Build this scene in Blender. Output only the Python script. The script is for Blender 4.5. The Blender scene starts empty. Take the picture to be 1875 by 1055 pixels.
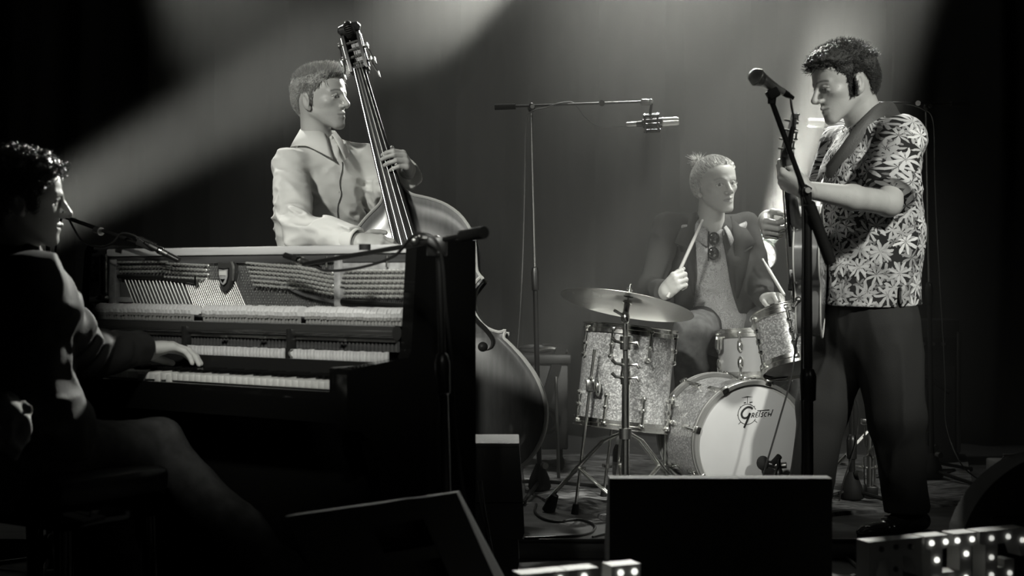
import bpy, bmesh, math, random
import numpy as np
from mathutils import Vector, Matrix

# ------------------------------------------------------------------ camera, light, exposure
SC = bpy.context.scene
COL = SC.collection
F_PX, PITCH, CAM_Z = 2600.0, 0.0075, 1.0
STAGE = 0.07                                   # top of the low stage platform

cam_data = bpy.data.cameras.new('camera')
cam = bpy.data.objects.new('camera', cam_data)
COL.objects.link(cam)
cam.location = (0, 0, CAM_Z)
cam.rotation_euler = (math.pi / 2 - PITCH, 0, 0)
cam_data.sensor_width = 36.0
cam_data.lens = F_PX / 1875.0 * 36.0
cam_data.clip_start = 0.05
cam_data.dof.use_dof = True
cam_data.dof.focus_distance = 5.45
cam_data.dof.aperture_fstop = 3.2
SC.camera = cam

def W(px, py, Y):
    """world point at depth Y seen at photograph pixel (px, py)"""
    a = (px - 937.5) / F_PX
    b = (527.5 - py) / F_PX
    d = (a, math.cos(PITCH) + b * math.sin(PITCH), -math.sin(PITCH) + b * math.cos(PITCH))
    t = Y / d[1]
    return Vector((d[0] * t, Y, CAM_Z + d[2] * t))

SC.view_settings.view_transform = 'Standard'
SC.view_settings.look = 'None'
SC.view_settings.gamma = 1.0
SC.view_settings.use_curve_mapping = False
SC.view_settings.exposure = 0.15

world = bpy.data.worlds.new('world')
SC.world = world
world.use_nodes = True
world.node_tree.nodes['Background'].inputs[0].default_value = (0.9, 0.92, 0.86, 1)
world.node_tree.nodes['Background'].inputs[1].default_value = 0.0

TINT = (1.0, 1.0, 0.925)
def spot(name, loc, target, watts, angle, blend=0.6, radius=0.08):
    L = bpy.data.lights.new(name, 'SPOT')
    L.energy = watts; L.spot_size = math.radians(angle); L.spot_blend = blend
    L.shadow_soft_size = radius; L.color = TINT
    o = bpy.data.objects.new(name, L); COL.objects.link(o)
    o.location = loc
    o.rotation_euler = (Vector(target) - Vector(loc)).to_track_quat('-Z', 'Y').to_euler()
    return o
# lanterns of the stage rig, all hung out of the picture: one bar over the audience, one above the back of the stage
spot('front_rig_bass_offscreen', (-3.14, -0.5, 3.97), (-0.55, 5.3, 1.3), 1380, 12.8, 0.6, 0.2)
spot('front_rig_guitar_offscreen', (3.65, -0.5, 4.13), (1.22, 5.35, 1.1), 1710, 15.2, 0.7, 0.2)
spot('front_rig_drums_offscreen', (-1.56, -0.5, 3.5), (0.6, 5.8, 0.62), 1290, 14.4, 0.8, 0.2)
spot('front_rig_piano_offscreen', (-0.2, -0.5, 3.1), (-0.64, 4.27, 0.92), 1080, 12.5, 0.6, 0.2)
spot('back_rig_bass_offscreen', (-2.4, 8.0, 4.2), (-0.75, 5.35, 1.5), 950, 14, 0.6)
spot('back_rig_guitar_offscreen', (3.0, 7.9, 4.0), (1.35, 5.3, 1.3), 420, 22, 0.6)
spot('back_rig_piano_offscreen', (0.5, 7.8, 3.1), (-1.25, 3.75, 1.05), 2300, 12, 0.5, 0.04)
spot('back_rig_drums_offscreen', (2.4, 6.6, 3.8), (0.9, 6.05, 1.05), 800, 22, 0.5, 0.06)
spot('back_rig_front_edge_offscreen', (0.9, 8.1, 4.3), (0.6, 3.8, 0.3), 2500, 28, 0.7, 0.1)
spot('back_rig_wash_offscreen', (0.3, 7.0, 4.45), (0.1, 7.2, 0.0), 210, 75, 1.0, 0.2)

# ------------------------------------------------------------------ helpers
RND = random.Random(7)
def V(*a): return Vector(a)

def nodes_of(m):
    m.use_nodes = True
    nt = m.node_tree
    return nt, nt.nodes['Principled BSDF']

def M(name, col, rough=0.5, metal=0.0, spec=0.5, coat=0.0, bump=None, var=None, emit=0.0, wave=None):
    """procedural gray material; bump=(scale,strength), var=(scale,low,high) value multiplier"""
    m = bpy.data.materials.new(name)
    nt, p = nodes_of(m)
    c = (col, col, col * 0.97, 1)
    p.inputs['Base Color'].default_value = c
    p.inputs['Roughness'].default_value = rough
    p.inputs['Metallic'].default_value = metal
    p.inputs['Specular IOR Level'].default_value = spec
    p.inputs['Coat Weight'].default_value = coat
    p.inputs['Coat Roughness'].default_value = 0.06
    tc = nt.nodes.new('ShaderNodeTexCoord')
    if var:
        n = nt.nodes.new('ShaderNodeTexNoise'); n.inputs['Scale'].default_value = var[0]
        n.inputs['Detail'].default_value = 4
        nt.links.new(tc.outputs['Object'], n.inputs['Vector'])
        r = nt.nodes.new('ShaderNodeMapRange')
        r.inputs['From Min'].default_value = 0.3; r.inputs['From Max'].default_value = 0.7
        r.inputs['To Min'].default_value = var[1] * col; r.inputs['To Max'].default_value = var[2] * col
        nt.links.new(n.outputs['Fac'], r.inputs['Value'])
        nt.links.new(r.outputs['Result'], p.inputs['Base Color'])
    if bump:
        n = nt.nodes.new('ShaderNodeTexNoise'); n.inputs['Scale'].default_value = bump[0]
        n.inputs['Detail'].default_value = 5
        nt.links.new(tc.outputs['Object'], n.inputs['Vector'])
        b = nt.nodes.new('ShaderNodeBump'); b.inputs['Strength'].default_value = bump[1]
        b.inputs['Distance'].default_value = 0.01
        nt.links.new(n.outputs['Fac'], b.inputs['Height'])
        nt.links.new(b.outputs['Normal'], p.inputs['Normal'])
    if wave:   # (scale x,y,z), low, high : streaked grain
        mp = nt.nodes.new('ShaderNodeMapping'); mp.inputs['Scale'].default_value = wave[0]
        nt.links.new(tc.outputs['Object'], mp.inputs['Vector'])
        n = nt.nodes.new('ShaderNodeTexNoise'); n.inputs['Scale'].default_value = 1.0
        n.inputs['Detail'].default_value = 6
        nt.links.new(mp.outputs['Vector'], n.inputs['Vector'])
        r = nt.nodes.new('ShaderNodeMapRange')
        r.inputs['From Min'].default_value = 0.3; r.inputs['From Max'].default_value = 0.7
        r.inputs['To Min'].default_value = wave[1] * col; r.inputs['To Max'].default_value = wave[2] * col
        nt.links.new(n.outputs['Fac'], r.inputs['Value'])
        nt.links.new(r.outputs['Result'], p.inputs['Base Color'])
    if emit:
        p.inputs['Emission Color'].default_value = (1, 1, 0.93, 1)
        p.inputs['Emission Strength'].default_value = emit
    return m

MAT = {}
MAT['black_gloss'] = M('black_lacquer', 0.004, 0.07, spec=0.35)
MAT['black_satin'] = M('black_paint', 0.008, 0.45, spec=0.3)
MAT['black_metal'] = M('black_powder_metal', 0.012, 0.32, spec=0.45)
MAT['black_rubber'] = M('black_rubber', 0.012, 0.7, spec=0.25)
MAT['cable'] = M('cable_rubber', 0.02, 0.45)
MAT['chrome'] = M('chrome', 0.88, 0.2, 1.0)
MAT['steel'] = M('brushed_steel', 0.5, 0.38, 1.0)
MAT['dull_steel'] = M('dull_steel', 0.22, 0.4, 1.0)
MAT['mic_silver'] = M('microphone_silver', 0.5, 0.3, 1.0)
MAT['mic_grille'] = M('wire_mesh', 0.3, 0.5, 0.9, bump=(900, 0.6))
MAT['felt'] = M('white_felt', 0.62, 0.95, bump=(300, 0.3), var=(60, 0.85, 1.05))
MAT['felt_back'] = M('grey_felt', 0.4, 0.95, var=(80, 0.8, 1.1))
MAT['key_white'] = M('key_ivory', 0.5, 0.3)
MAT['wood_rail'] = M('pale_wood_rail', 0.42, 0.45, wave=((3, 40, 60), 0.8, 1.1))
MAT['wood_dark'] = M('dark_wood', 0.05, 0.4, wave=((4, 60, 60), 0.6, 1.3))
MAT['wood_mid'] = M('action_wood', 0.2, 0.6)
MAT['plate'] = M('bronze_plate', 0.13, 0.42, 0.25, bump=(120, 0.15), var=(14, 0.75, 1.2))
MAT['plate_pale'] = M('worn_plate_rib', 0.36, 0.45, 0.2, bump=(90, 0.2), var=(30, 0.6, 1.2))
MAT['string'] = M('music_wire', 0.5, 0.3, 1.0)
MAT['string_cu'] = M('wound_string', 0.26, 0.4, 1.0)
MAT['pin'] = M('tuning_pin_steel', 0.6, 0.35, 0.6)

class MB:
    """collects verts and faces of one mesh"""
    def __init__(s): s.v = []; s.f = []; s.mi = []; s.cur = 0
    def add(s, vs, fs):
        n = len(s.v)
        s.v += [tuple(p) for p in vs]
        s.f += [tuple(i + n for i in f) for f in fs]
        s.mi += [s.cur] * len(fs)
        return s
    def box(s, c, d, R=None, b=0.0):
        c = Vector(c); h = Vector(d) / 2
        if b <= 0:
            vs = [Vector((x * h.x, y * h.y, z * h.z)) for x in (-1, 1) for y in (-1, 1) for z in (-1, 1)]
            fs = [(0, 1, 3, 2), (4, 6, 7, 5), (0, 4, 5, 1), (2, 3, 7, 6), (0, 2, 6, 4), (1, 5, 7, 3)]
        else:
            vs, fs = bevel_box(h, b)
        if R is not None: vs = [R @ v for v in vs]
        return s.add([c + v for v in vs], fs)
    def cyl(s, p0, p1, r0, r1=None, n=14):
        return s.tube([p0, p1], [r0, r0 if r1 is None else r1], n)
    def tube(s, pts, r, n=8, closed=False, caps=True):
        pts = [Vector(p) for p in pts]; m = len(pts)
        rs = r if isinstance(r, (list, tuple)) else [r] * m
        vs = []; prev = None
        for i in range(m):
            if closed: t = pts[(i + 1) % m] - pts[i - 1]
            else: t = pts[min(i + 1, m - 1)] - pts[max(i - 1, 0)]
            if t.length < 1e-9: t = Vector((0, 0, 1))
            t.normalize()
            if prev is None:
                a = t.cross(Vector((0, 0, 1)))
                if a.length < 0.1: a = t.cross(Vector((1, 0, 0)))
            else:
                a = prev - t * prev.dot(t)
                if a.length < 1e-6: a = t.orthogonal()
            a.normalize(); prev = a; b = t.cross(a)
            for k in range(n):
                w = 2 * math.pi * k / n
                vs.append(pts[i] + (a * math.cos(w) + b * math.sin(w)) * rs[i])
        fs = []
        for i in range(m if closed else m - 1):
            j = (i + 1) % m
            for k in range(n):
                l = (k + 1) % n
                fs.append((i * n + k, i * n + l, j * n + l, j * n + k))
        if caps and not closed:
            fs.append(tuple(reversed(range(n)))); fs.append(tuple((m - 1) * n + k for k in range(n)))
        return s.add(vs, fs)
    def lathe(s, prof, o, axis, n=32, arc=None):
        """prof: (radius, height) pairs along axis from o"""
        o = Vector(o); t = Vector(axis).normalized()
        a = t.cross(Vector((0, 0, 1)))
        if a.length < 0.1: a = t.cross(Vector((1, 0, 0)))
        a.normalize(); b = t.cross(a)
        vs = []; m = len(prof)
        for r, h in prof:
            for k in range(n):
                w = 2 * math.pi * k / n
                vs.append(o + t * h + (a * math.cos(w) + b * math.sin(w)) * max(r, 1e-5))
        fs = []
        for i in range(m - 1):
            for k in range(n):
                l = (k + 1) % n
                fs.append((i * n + k, i * n + l, (i + 1) * n + l, (i + 1) * n + k))
        if prof[0][0] > 1e-4: fs.append(tuple(reversed(range(n))))
        if prof[-1][0] > 1e-4: fs.append(tuple((m - 1) * n + k for k in range(n)))
        return s.add(vs, fs)
    def ring(s, o, axis, R, r, n=40, m=8):
        o = Vector(o); t = Vector(axis).normalized()
        a = t.orthogonal().normalized(); b = t.cross(a)
        return s.tube([o + (a * math.cos(2 * math.pi * k / n) + b * math.sin(2 * math.pi * k / n)) * R for k in range(n)], r, m, closed=True)
    def ball(s, c, r, n=12, R=None):
        c = Vector(c)
        if not isinstance(r, (list, tuple)): r = (r, r, r)
        vs = []; m = n // 2 + 1
        for i in range(m):
            th = math.pi * i / (m - 1)
            for k in range(n):
                ph = 2 * math.pi * k / n
                p = Vector((r[0] * math.sin(th) * math.cos(ph), r[1] * math.sin(th) * math.sin(ph), r[2] * math.cos(th)))
                if R is not None: p = R @ p
                vs.append(c + p)
        fs = [(i * n + k, (i + 1) * n + k, (i + 1) * n + (k + 1) % n, i * n + (k + 1) % n) for i in range(m - 1) for k in range(n)]
        return s.add(vs, fs)
    def prism(s, poly, o, ux, uy, uz, t):
        """poly of 2D points in (ux,uy), extruded by t along uz"""
        o, ux, uy, uz = Vector(o), Vector(ux), Vector(uy), Vector(uz)
        n = len(poly)
        vs = [o + ux * x + uy * y for x, y in poly] + [o + ux * x + uy * y + uz * t for x, y in poly]
        fs = [tuple(range(n)), tuple(reversed(range(n, 2 * n)))]
        fs += [(i, i + n, (i + 1) % n + n, (i + 1) % n) for i in range(n)]
        return s.add(vs, fs)
    def mat(s, i): s.cur = i; return s
    def mesh(s, name, mats, smooth=True, angle=38, off=None):
        me = bpy.data.meshes.new(name)
        vs = s.v if off is None else [(a - off[0], b - off[1], c - off[2]) for a, b, c in s.v]
        me.from_pydata(vs, [], s.f)
        for m in (mats if isinstance(mats, (list, tuple)) else [mats]): me.materials.append(m)
        if max(s.mi, default=0) > 0: me.polygons.foreach_set('material_index', s.mi)
        bm = bmesh.new(); bm.from_mesh(me)
        bmesh.ops.recalc_face_normals(bm, faces=bm.faces)
        bm.to_mesh(me); bm.free()
        if smooth:
            me.shade_smooth(); me.set_sharp_from_angle(angle=math.radians(angle))
        me.update()
        return me
    def build(s, name, mats, parent=None, smooth=True, angle=38, local=False):
        off = None if (parent is None or local) else org(parent)
        o = bpy.data.objects.new(name, s.mesh(name, mats, smooth, angle, off))
        COL.objects.link(o)
        if parent is not None: o.parent = parent
        return o

def bevel_box(h, b):
    bm = bmesh.new(); bmesh.ops.create_cube(bm, size=2.0)
    for v in bm.verts: v.co = Vector((v.co.x * h.x, v.co.y * h.y, v.co.z * h.z))
    bmesh.ops.bevel(bm, geom=list(bm.edges), offset=b, segments=2, profile=0.5, affect='EDGES')
    bm.verts.index_update()
    vs = [v.co.copy() for v in bm.verts]; fs = [tuple(v.index for v in f.verts) for f in bm.faces]
    bm.free(); return vs, fs

def org(o):
    p = Vector((0, 0, 0))
    while o is not None: p += o.location; o = o.parent
    return p
def tag(o, label=None, cat=None, group=None, kind=None):
    if label: o['label'] = label
    if cat: o['category'] = cat
    if group: o['group'] = group
    if kind: o['kind'] = kind
    return o
def thing(name, label, cat, loc=(0, 0, 0), rotz=0.0, group=None):
    o = bpy.data.objects.new(name, None); COL.objects.link(o)
    o.location = loc; o.rotation_euler = (0, 0, rotz)
    o.empty_display_size = 0.1
    return tag(o, label, cat, group)
def solo(mb, name, mats, label, cat, base, smooth=True, group=None, angle=38):
    """a thing that is one mesh, origin at its base"""
    me = mb.mesh(name, mats, smooth, angle, base)
    o = bpy.data.objects.new(name, me); COL.objects.link(o); o.location = base
    return tag(o, label, cat, group)
def inst(name, me, parent, loc, rot=None, kind=None):
    o = bpy.data.objects.new(name, me); COL.objects.link(o)
    o.parent = parent; o.location = loc
    if rot is not None: o.rotation_euler = rot
    return o
def struct(o): o['kind'] = 'structure'; return o
def spline(pts, n=8):
    """Catmull-Rom through pts"""
    pts = [Vector(p) for p in pts]; out = []
    P = [pts[0] * 2 - pts[1]] + pts + [pts[-1] * 2 - pts[-2]]
    for i in range(1, len(P) - 2):
        for k in range(n):
            t = k / n
            a, b, c, d = P[i - 1], P[i], P[i + 1], P[i + 2]
            out.append(0.5 * ((2 * b) + (c - a) * t + (2 * a - 5 * b + 4 * c - d) * t * t + (3 * b - 3 * c + d - a) * t ** 3))
    out.append(pts[-1].copy()); return out
def frame(z, x=None):
    """rotation whose columns are x, y, z with z along the given axis"""
    z = Vector(z).normalized()
    x = Vector(x) if x is not None else z.orthogonal()
    x = (x - z * x.dot(z)).normalized(); y = z.cross(x)
    return Matrix((x, y, z)).transposed()
# ------------------------------------------------------------------ the setting
def floor_pt(px, py, z=STAGE):
    Y = (CAM_Z - z) * F_PX / (py - 508.0)
    p = W(px, py, Y); p.z = z
    return p

MAT['floor'] = M('dark_floor', 0.07, 0.38, bump=(60, 0.06), wave=((1.2, 14, 14), 0.6, 1.3))
MAT['stage'] = M('black_stage_deck', 0.085, 0.45, bump=(80, 0.08), wave=((2, 18, 18), 0.6, 1.4))
MAT['curtain'] = M('black_velvet_curtain', 0.024, 0.95, spec=0.1, bump=(140, 0.2))
struct(MB().box((0, 3.9, -0.05), (14, 10.4, 0.1)).build('floor', MAT['floor']))
dk = MB()
struct(dk.box((0, 6.79, STAGE / 2 - 0.0005), (9.0, 3.5, STAGE), b=0.004).build('floor_stage_platform', MAT['stage']))
struct(MB().box((0, 5.036, STAGE - 0.006), (9.0, 0.012, 0.016), b=0.003).build('trim_1', MAT['black_metal']))
struct(MB().box((0, 8.75, 2.6), (14, 0.1, 5.4)).build('wall_back', MAT['black_satin']))

def curtain(name, x0, x1, y0, y1, label, seed, gap=0.0):
    rng = random.Random(seed); nx, nz = 260, 26
    ph = [rng.uniform(0, 6.28) for _ in range(5)]
    vs = []; fs = []
    for j in range(nz + 1):
        z = 0.02 + 5.0 * j / nz
        for i in range(nx + 1):
            t = i / nx; x = x0 + (x1 - x0) * t
            u = t * abs(x1 - x0) + 0.04 * math.sin(z * 0.9 + ph[0])
            d = 0.055 * math.sin(u * 17 + ph[1] + 0.5 * math.sin(u * 3 + ph[2])) + 0.03 * math.sin(u * 31 + ph[3] + 0.12 * z) + 0.05 * math.sin(u * 5.3 + ph[4])
            d *= 0.75 + 0.25 * math.cos(z * 0.5)
            vs.append((x, y0 + (y1 - y0) * t + d, z))
    for j in range(nz):
        for i in range(nx):
            a = j * (nx + 1) + i
            fs.append((a, a + 1, a + nx + 2, a + nx + 1))
    mb = MB().add(vs, fs)
    o = solo(mb, name, MAT['curtain'], label, 'curtain', Vector(((x0 + x1) / 2, (y0 + y1) / 2, STAGE)), group='stage drapes')
    m = o.modifiers.new('thickness', 'SOLIDIFY'); m.thickness = 0.006
    return o
curtain('stage_curtain', -4.4, 2.35, 8.35, 8.35, 'wide black pleated curtain hanging behind bassist and drums', 3)
curtain('stage_curtain', 2.2, 4.6, 8.15, 6.9, 'black curtain with deep vertical folds beside the small pale amplifier', 11)

# ------------------------------------------------------------------ upright piano
TH = math.radians(34.0)
KEY_A = Vector((-0.485, 3.79, 0.0))
piano = thing('upright_piano', 'black upright piano with front panels removed, hammers and strings bare', 'piano', KEY_A, -TH)
def PW(x, y, z):
    """piano-local to world"""
    c, s = math.cos(TH), math.sin(TH)
    return Vector((KEY_A.x + x * c + y * s, KEY_A.y - x * s + y * c, z))
XB, XT = -1.275, 0.05            # inner faces of the case sides
side = [(-0.035, 0.60), (-0.035, 0.745), (-0.02, 0.758), (0.225, 0.778), (0.238, 0.80), (0.262, 1.085), (0.275, 1.108), (0.545, 1.108),
        (0.545, 0.0), (0.215, 0.0), (0.215, 0.05), (0.195, 0.12), (0.15, 0.25), (0.11, 0.38), (0.09, 0.50), (0.06, 0.565), (0.02, 0.59)]
def case_side(x0):
    return MB().prism(side, (x0, 0, 0), (0, 1, 0), (0, 0, 1), (1, 0, 0), 0.038).build('case_side', MAT['black_gloss'], piano, local=True, angle=25)
case_side(XB - 0.038); case_side(XT)
xc, xw = (XB + XT) / 2, XT - XB
MB().box((xc, 0.525, 0.53), (xw, 0.04, 1.06)).build('case_back', MAT['black_satin'], piano, local=True)
MB().box((xc, 0.235, 0.33), (xw, 0.02, 0.58)).build('bottom_panel', MAT['black_gloss'], piano, local=True)
MB().box((xc, 0.14, 0.645), (xw, 0.34, 0.06)).build('keybed', MAT['black_gloss'], piano, local=True)
MB().box((xc, -0.018, 0.672), (xw, 0.02, 0.05), b=0.004).build('key_slip', MAT['black_gloss'], piano, local=True)
for x0, x1 in ((XB, -1.227), (0.002, XT)):
    MB().box(((x0 + x1) / 2, 0.09, 0.715), (x1 - x0, 0.2, 0.09), b=0.006).build('key_block', MAT['black_gloss'], piano, local=True)
MB().box((xc, 0.175, 0.735), (xw, 0.012, 0.06)).build('fall_rail', MAT['black_satin'], piano, local=True)
# keys
kw = 1.225 / 52
wk = MB().box((0, 0.0755, 0), (kw - 0.0011, 0.151, 0.021), b=0.0022)
wk_me = wk.mesh('white_key', MAT['key_white'])
bk = MB(); bk.prism([(-0.0055, 0), (0.0055, 0), (0.0045, 0.011), (-0.0045, 0.011)], (0, 0.052, 0), (1, 0, 0), (0, 0, 1), (0, 1, 0), 0.1)
bk_me = bk.mesh('black_key', MAT['black_gloss'])
for i in range(52):
    dz = -0.006 if i in (20, 23, 25) else 0.0
    inst('white_key', wk_me, piano, (-1.225 + (i + 0.5) * kw, 0.0, 0.7105 + dz))
    if i < 51 and i % 7 in (0, 2, 3, 5, 6):
        inst('black_key', bk_me, piano, (-1.225 + (i + 1) * kw, 0.0, 0.7205))
# action: hammer rail, hammers and back checks
rail = MB().tube([(XB + 0.012, 0.222, 0.845), (XB + 0.02, 0.222, 0.845), (XT - 0.001, 0.222, 0.845)], [0.014, 0.021, 0.021], 20)
MB.ball(rail, (XB + 0.013, 0.205, 0.845), 0.006, 8)
rail.build('hammer_rail', M('rail_lacquer', 0.03, 0.16, spec=0.8, coat=0.6), piano, local=True)
MB().box((xc, 0.226, 0.822), (xw - 0.01, 0.012, 0.006)).build('rail_lip', MAT['steel'], piano, local=True)
hm = MB()
hm.mat(0).prism([(-0.012, 0.0), (0.016, -0.003), (0.03, 0.006), (0.033, 0.017), (0.024, 0.026), (0.006, 0.029), (-0.01, 0.024), (-0.017, 0.012)],
                (-0.0052, 0, 0.0), (0, 1, 0), (0, 0, 1), (1, 0, 0), 0.0104)
hm.mat(1).box((0, -0.004, -0.012), (0.007, 0.012, 0.022)); hm.box((0, -0.012, -0.004), (0.0085, 0.006, 0.009))
hm_me = hm.mesh('hammer', [MAT['felt'], MAT['wood_mid']], angle=50)
bc = MB(); bc.mat(0).box((0, 0, 0), (0.0112, 0.012, 0.03), b=0.0018); bc.mat(1).cyl((0, 0.0, -0.014), (0, 0.004, -0.04), 0.0012, n=5)
bc.mat(2).box((0, 0.01, -0.036), (0.007, 0.014, 0.016)); bc.mat(3).box((0.002, -0.003, -0.03), (0.003, 0.004, 0.012), Matrix.Rotation(0.4, 3, 'Y'))
bc_me = bc.mesh('back_check', [MAT['felt_back'], MAT['steel'], MAT['wood_mid'], MAT['felt']])
secs = [(-1.245, -0.79, 27), (-0.745, -0.345, 29), (-0.318, 0.042, 29)]
rng = random.Random(5)
for si, (a, b, n) in enumerate(secs):
    for k in range(n):
        x = a + (b - a) * (k + 0.5) / n
        inst('hammer', hm_me, piano, (x, 0.262 + rng.uniform(-.003, .003), 0.886 + rng.uniform(-.0012, .0012)), (rng.uniform(-.04, .04), 0.0, rng.uniform(-.03, .03)))
        inst('back_check', bc_me, piano, (x - 0.004, 0.196 + rng.uniform(-.003, .003), 0.777 + rng.uniform(-.001, .001)), (rng.uniform(-.03, .03), 0, rng.uniform(-.16, .16)))
slat = MB()
for k in range(92): slat.box((XB + 0.02 + k * (xw - 0.03) / 91, 0.236, 0.806), (0.007, 0.012, 0.03))
tag(slat.build('damper_slats', MAT['wood_dark'], piano, local=True), kind='stuff')
bits = MB()
for k in range(170):
    x = XB + 0.025 + k * (xw - 0.04) / 169
    bits.cyl((x, 0.205, 0.728 + rng.uniform(0, .006)), (x + rng.uniform(-.004, .004), 0.203, 0.752 + rng.uniform(0, .008)), 0.0016, n=5)
    if k % 2: bits.ball((x, 0.199, 0.735 + rng.uniform(-.004, .006)), 0.0033, 6)
tag(bits.build('action_screws', MAT['dull_steel'], piano, local=True), kind='stuff')
for x in (-0.768, -0.332):
    MB().box((x, 0.205, 0.80), (0.012, 0.03, 0.10), b=0.002).build('action_bracket', MAT['black_metal'], piano, local=True)
    br = MB(); br.tube(spline([(x + 0.012, 0.19, 0.75), (x + 0.02, 0.188, 0.765), (x + 0.008, 0.188, 0.78), (x + 0.022, 0.19, 0.79)], 4), 0.003, 6)
    br.build('bracket_spring', MAT['steel'], piano, local=True)
for x in (-0.97, -0.60, -0.44, -0.13):
    MB().box((x, 0.20, 0.822), (0.02, 0.008, 0.006)).build('rail_clip', MAT['steel'], piano, local=True)
MB().cyl((XB + 0.012, 0.19, 0.755), (XB + 0.012, 0.19, 0.805), 0.008).cyl((XB + 0.012, 0.19, 0.805), (XB + 0.012, 0.19, 0.83), 0.002).build('rail_post', MAT['steel'], piano, local=True)
# iron plate with ribs, strings and pins
YP = 0.345
MB().box((xc, YP + 0.035, 0.96), (xw, 0.07, 0.23)).build('iron_plate', MAT['plate'], piano, local=True)
MB().box((xc, 0.42, 1.082), (xw, 0.2, 0.026), b=0.006).build('top_rail', MAT['wood_rail'], piano, local=True)
MB().box((xc, YP + 0.01, 1.058), (xw, 0.05, 0.026)).build('pin_block', MAT['wood_dark'], piano, local=True)
MB().box((XB + 0.023, YP - 0.01, 0.985), (0.04, 0.02, 0.15), b=0.004).build('plate_rib', MAT['plate_pale'], piano, local=True)
MB().box((XB + 0.06, YP - 0.006, 0.925), (0.09, 0.014, 0.018), b=0.004).build('plate_rib', MAT['plate_pale'], piano, local=True)
MB().box((-0.255, YP - 0.012, 0.985), (0.024, 0.03, 0.16), b=0.004).build('plate_rib', MAT['plate_pale'], piano, local=True)
MB().box((-0.1, YP - 0.004, 1.035), (0.29, 0.012, 0.03), b=0.003).build('plate_rib', MAT['plate_pale'], piano, local=True)
hg = MB()
for k in range(26): hg.cyl((XB + 0.008, YP - 0.03, 0.945 + k * 0.005), (XB + 0.014, YP - 0.036, 0.951 + k * 0.005), 0.0032, n=6)
tag(hg.build('twisted_cord_edge', MAT['steel'], piano, local=True), kind='stuff')
MB().ball((XB + 0.018, YP - 0.04, 0.932), 0.009, 10).build('lid_screw', MAT['steel'], piano, local=True)
bar = MB().tube([(XB + 0.055, YP - 0.02, 1.003), (-1.0, YP - 0.02, 0.999), (-0.85, YP - 0.02, 0.985)], 0.007, 8)
bar.build('bass_bridge_bar', MAT['black_metal'], piano, local=True)
MB().box((-0.845, YP - 0.024, 0.989), (0.008, 0.012, 0.03)).build('bar_end', MAT['chrome'], piano, local=True)
dg = MB().tube(spline([(-0.60, YP - 0.016, 1.0), (-0.5, YP - 0.016, 0.985), (-0.4, YP - 0.016, 0.95), (-0.27, YP - 0.016, 0.925)], 6), 0.006, 8)
dg.build('pressure_bar', MAT['plate'], piano, local=True)
db = MB().tube(spline([(-0.24, YP - 0.02, 0.928), (-0.1, YP - 0.02, 0.922), (0.045, YP - 0.02, 0.915)], 5), 0.009, 8)
db.build('pressure_bar', MAT['black_metal'], piano, local=True)
st = MB()
for k in range(17):
    x = -1.2 + k * 0.0165
    st.tube([(x, YP - 0.012, 1.0), (x + 0.065, YP - 0.012, 0.885)], 0.0026, 5)
tag(st.build('bass_strings', MAT['string_cu'], piano, local=True), kind='stuff')
st = MB()
for k in range(26):
    x = -1.2 + 17 * 0.0165 + k * 0.0092
    st.tube([(x, YP - 0.01, 0.998 - k * 0.0005), (x + 0.06, YP - 0.01, 0.885)], 0.0017, 4)
tag(st.build('tenor_strings', MAT['string'], piano, local=True), kind='stuff')
st = MB()
for k in range(120):
    x = -0.86 + k * 0.0075
    st.tube([(x, YP - 0.006, 1.05), (x - 0.055, YP - 0.006, 0.885)], 0.0008, 3)
tag(st.build('treble_strings', MAT['string'], piano, local=True), kind='stuff')
ds = MB()
for r in range(17):
    for k in range(50):
        x = -0.82 + k * 0.0112 + (r % 2) * 0.0056; z = 0.905 + r * 0.0085
        if x > -0.27 or (x > -0.6 and z > 1.0 - (x + 0.6) * 0.25): continue
        if z > 1.04 or abs(x + 0.71) < 0.04 and z > 0.96: continue
        ds.ball((x - (z - 0.9) * 0.0, YP - 0.003, z), 0.0021, 5)
tag(ds.build('plate_studs', MAT['pin'], piano, local=True), kind='stuff')
tp = MB()
def pin(x, z):
    tp.cyl((x, YP + 0.005, z), (x - 0.001, YP - 0.03, z + 0.002), 0.0034, n=6)
    tp.ring((x, YP - 0.008, z), (0, 1, 0), 0.0045, 0.0012, 7, 4)
for r in range(3):
    for k in range(14): pin(-1.215 + k * 0.0175 + (r % 2) * 0.006, 1.018 + r * 0.0155)
for r in range(4):
    for k in range(11): pin(-0.985 + k * 0.0165 + (r % 2) * 0.008, 1.0 + r * 0.0145 - k * 0.0006)
for r in range(6):
    for k in range(22):
        x = -0.62 + k * 0.0165 + r * 0.006; z = 1.043 - r * 0.0135 - k * 0.0010 - (0.012 if k > 12 else 0) * (k - 12) / 10
        if x < -0.275 and z > 0.93: pin(x, z)
for r in range(6):
    for k in range(17):
        x = -0.225 + k * 0.0165 - r * 0.004; z = 1.018 - r * 0.0148
        if x < 0.045 and x > -0.238: pin(x, z)
tag(tp.build('tuning_pins', MAT['pin'], piano, local=True), kind='stuff')
bad = [(-0.032, 0.045), (-0.03, 0.0), (-0.018, -0.036), (0, -0.05), (0.018, -0.036), (0.03, 0.0), (0.032, 0.045), (0.0, 0.04)]
eb = MB().prism(bad, (-0.715, YP - 0.028, 1.003), (1, 0, 0), (0, 0, 1), (0, 1, 0), 0.03).build('emblem_shield', M('emblem_base', 0.03, 0.4), piano, local=True)
tag(eb, 'dark shield-shaped maker emblem on the string plate')
inn = [(x * 0.68, z * 0.62 + 0.0) for x, z in bad]
def emb(y, k, col, nm):
    MB().prism([(x * k, z * k) for x, z in inn], (-0.717, y, 1.002), (1, 0, 0), (0, 0, 1), (0, 1, 0), 0.004).build(nm, col, eb, local=True)
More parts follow.
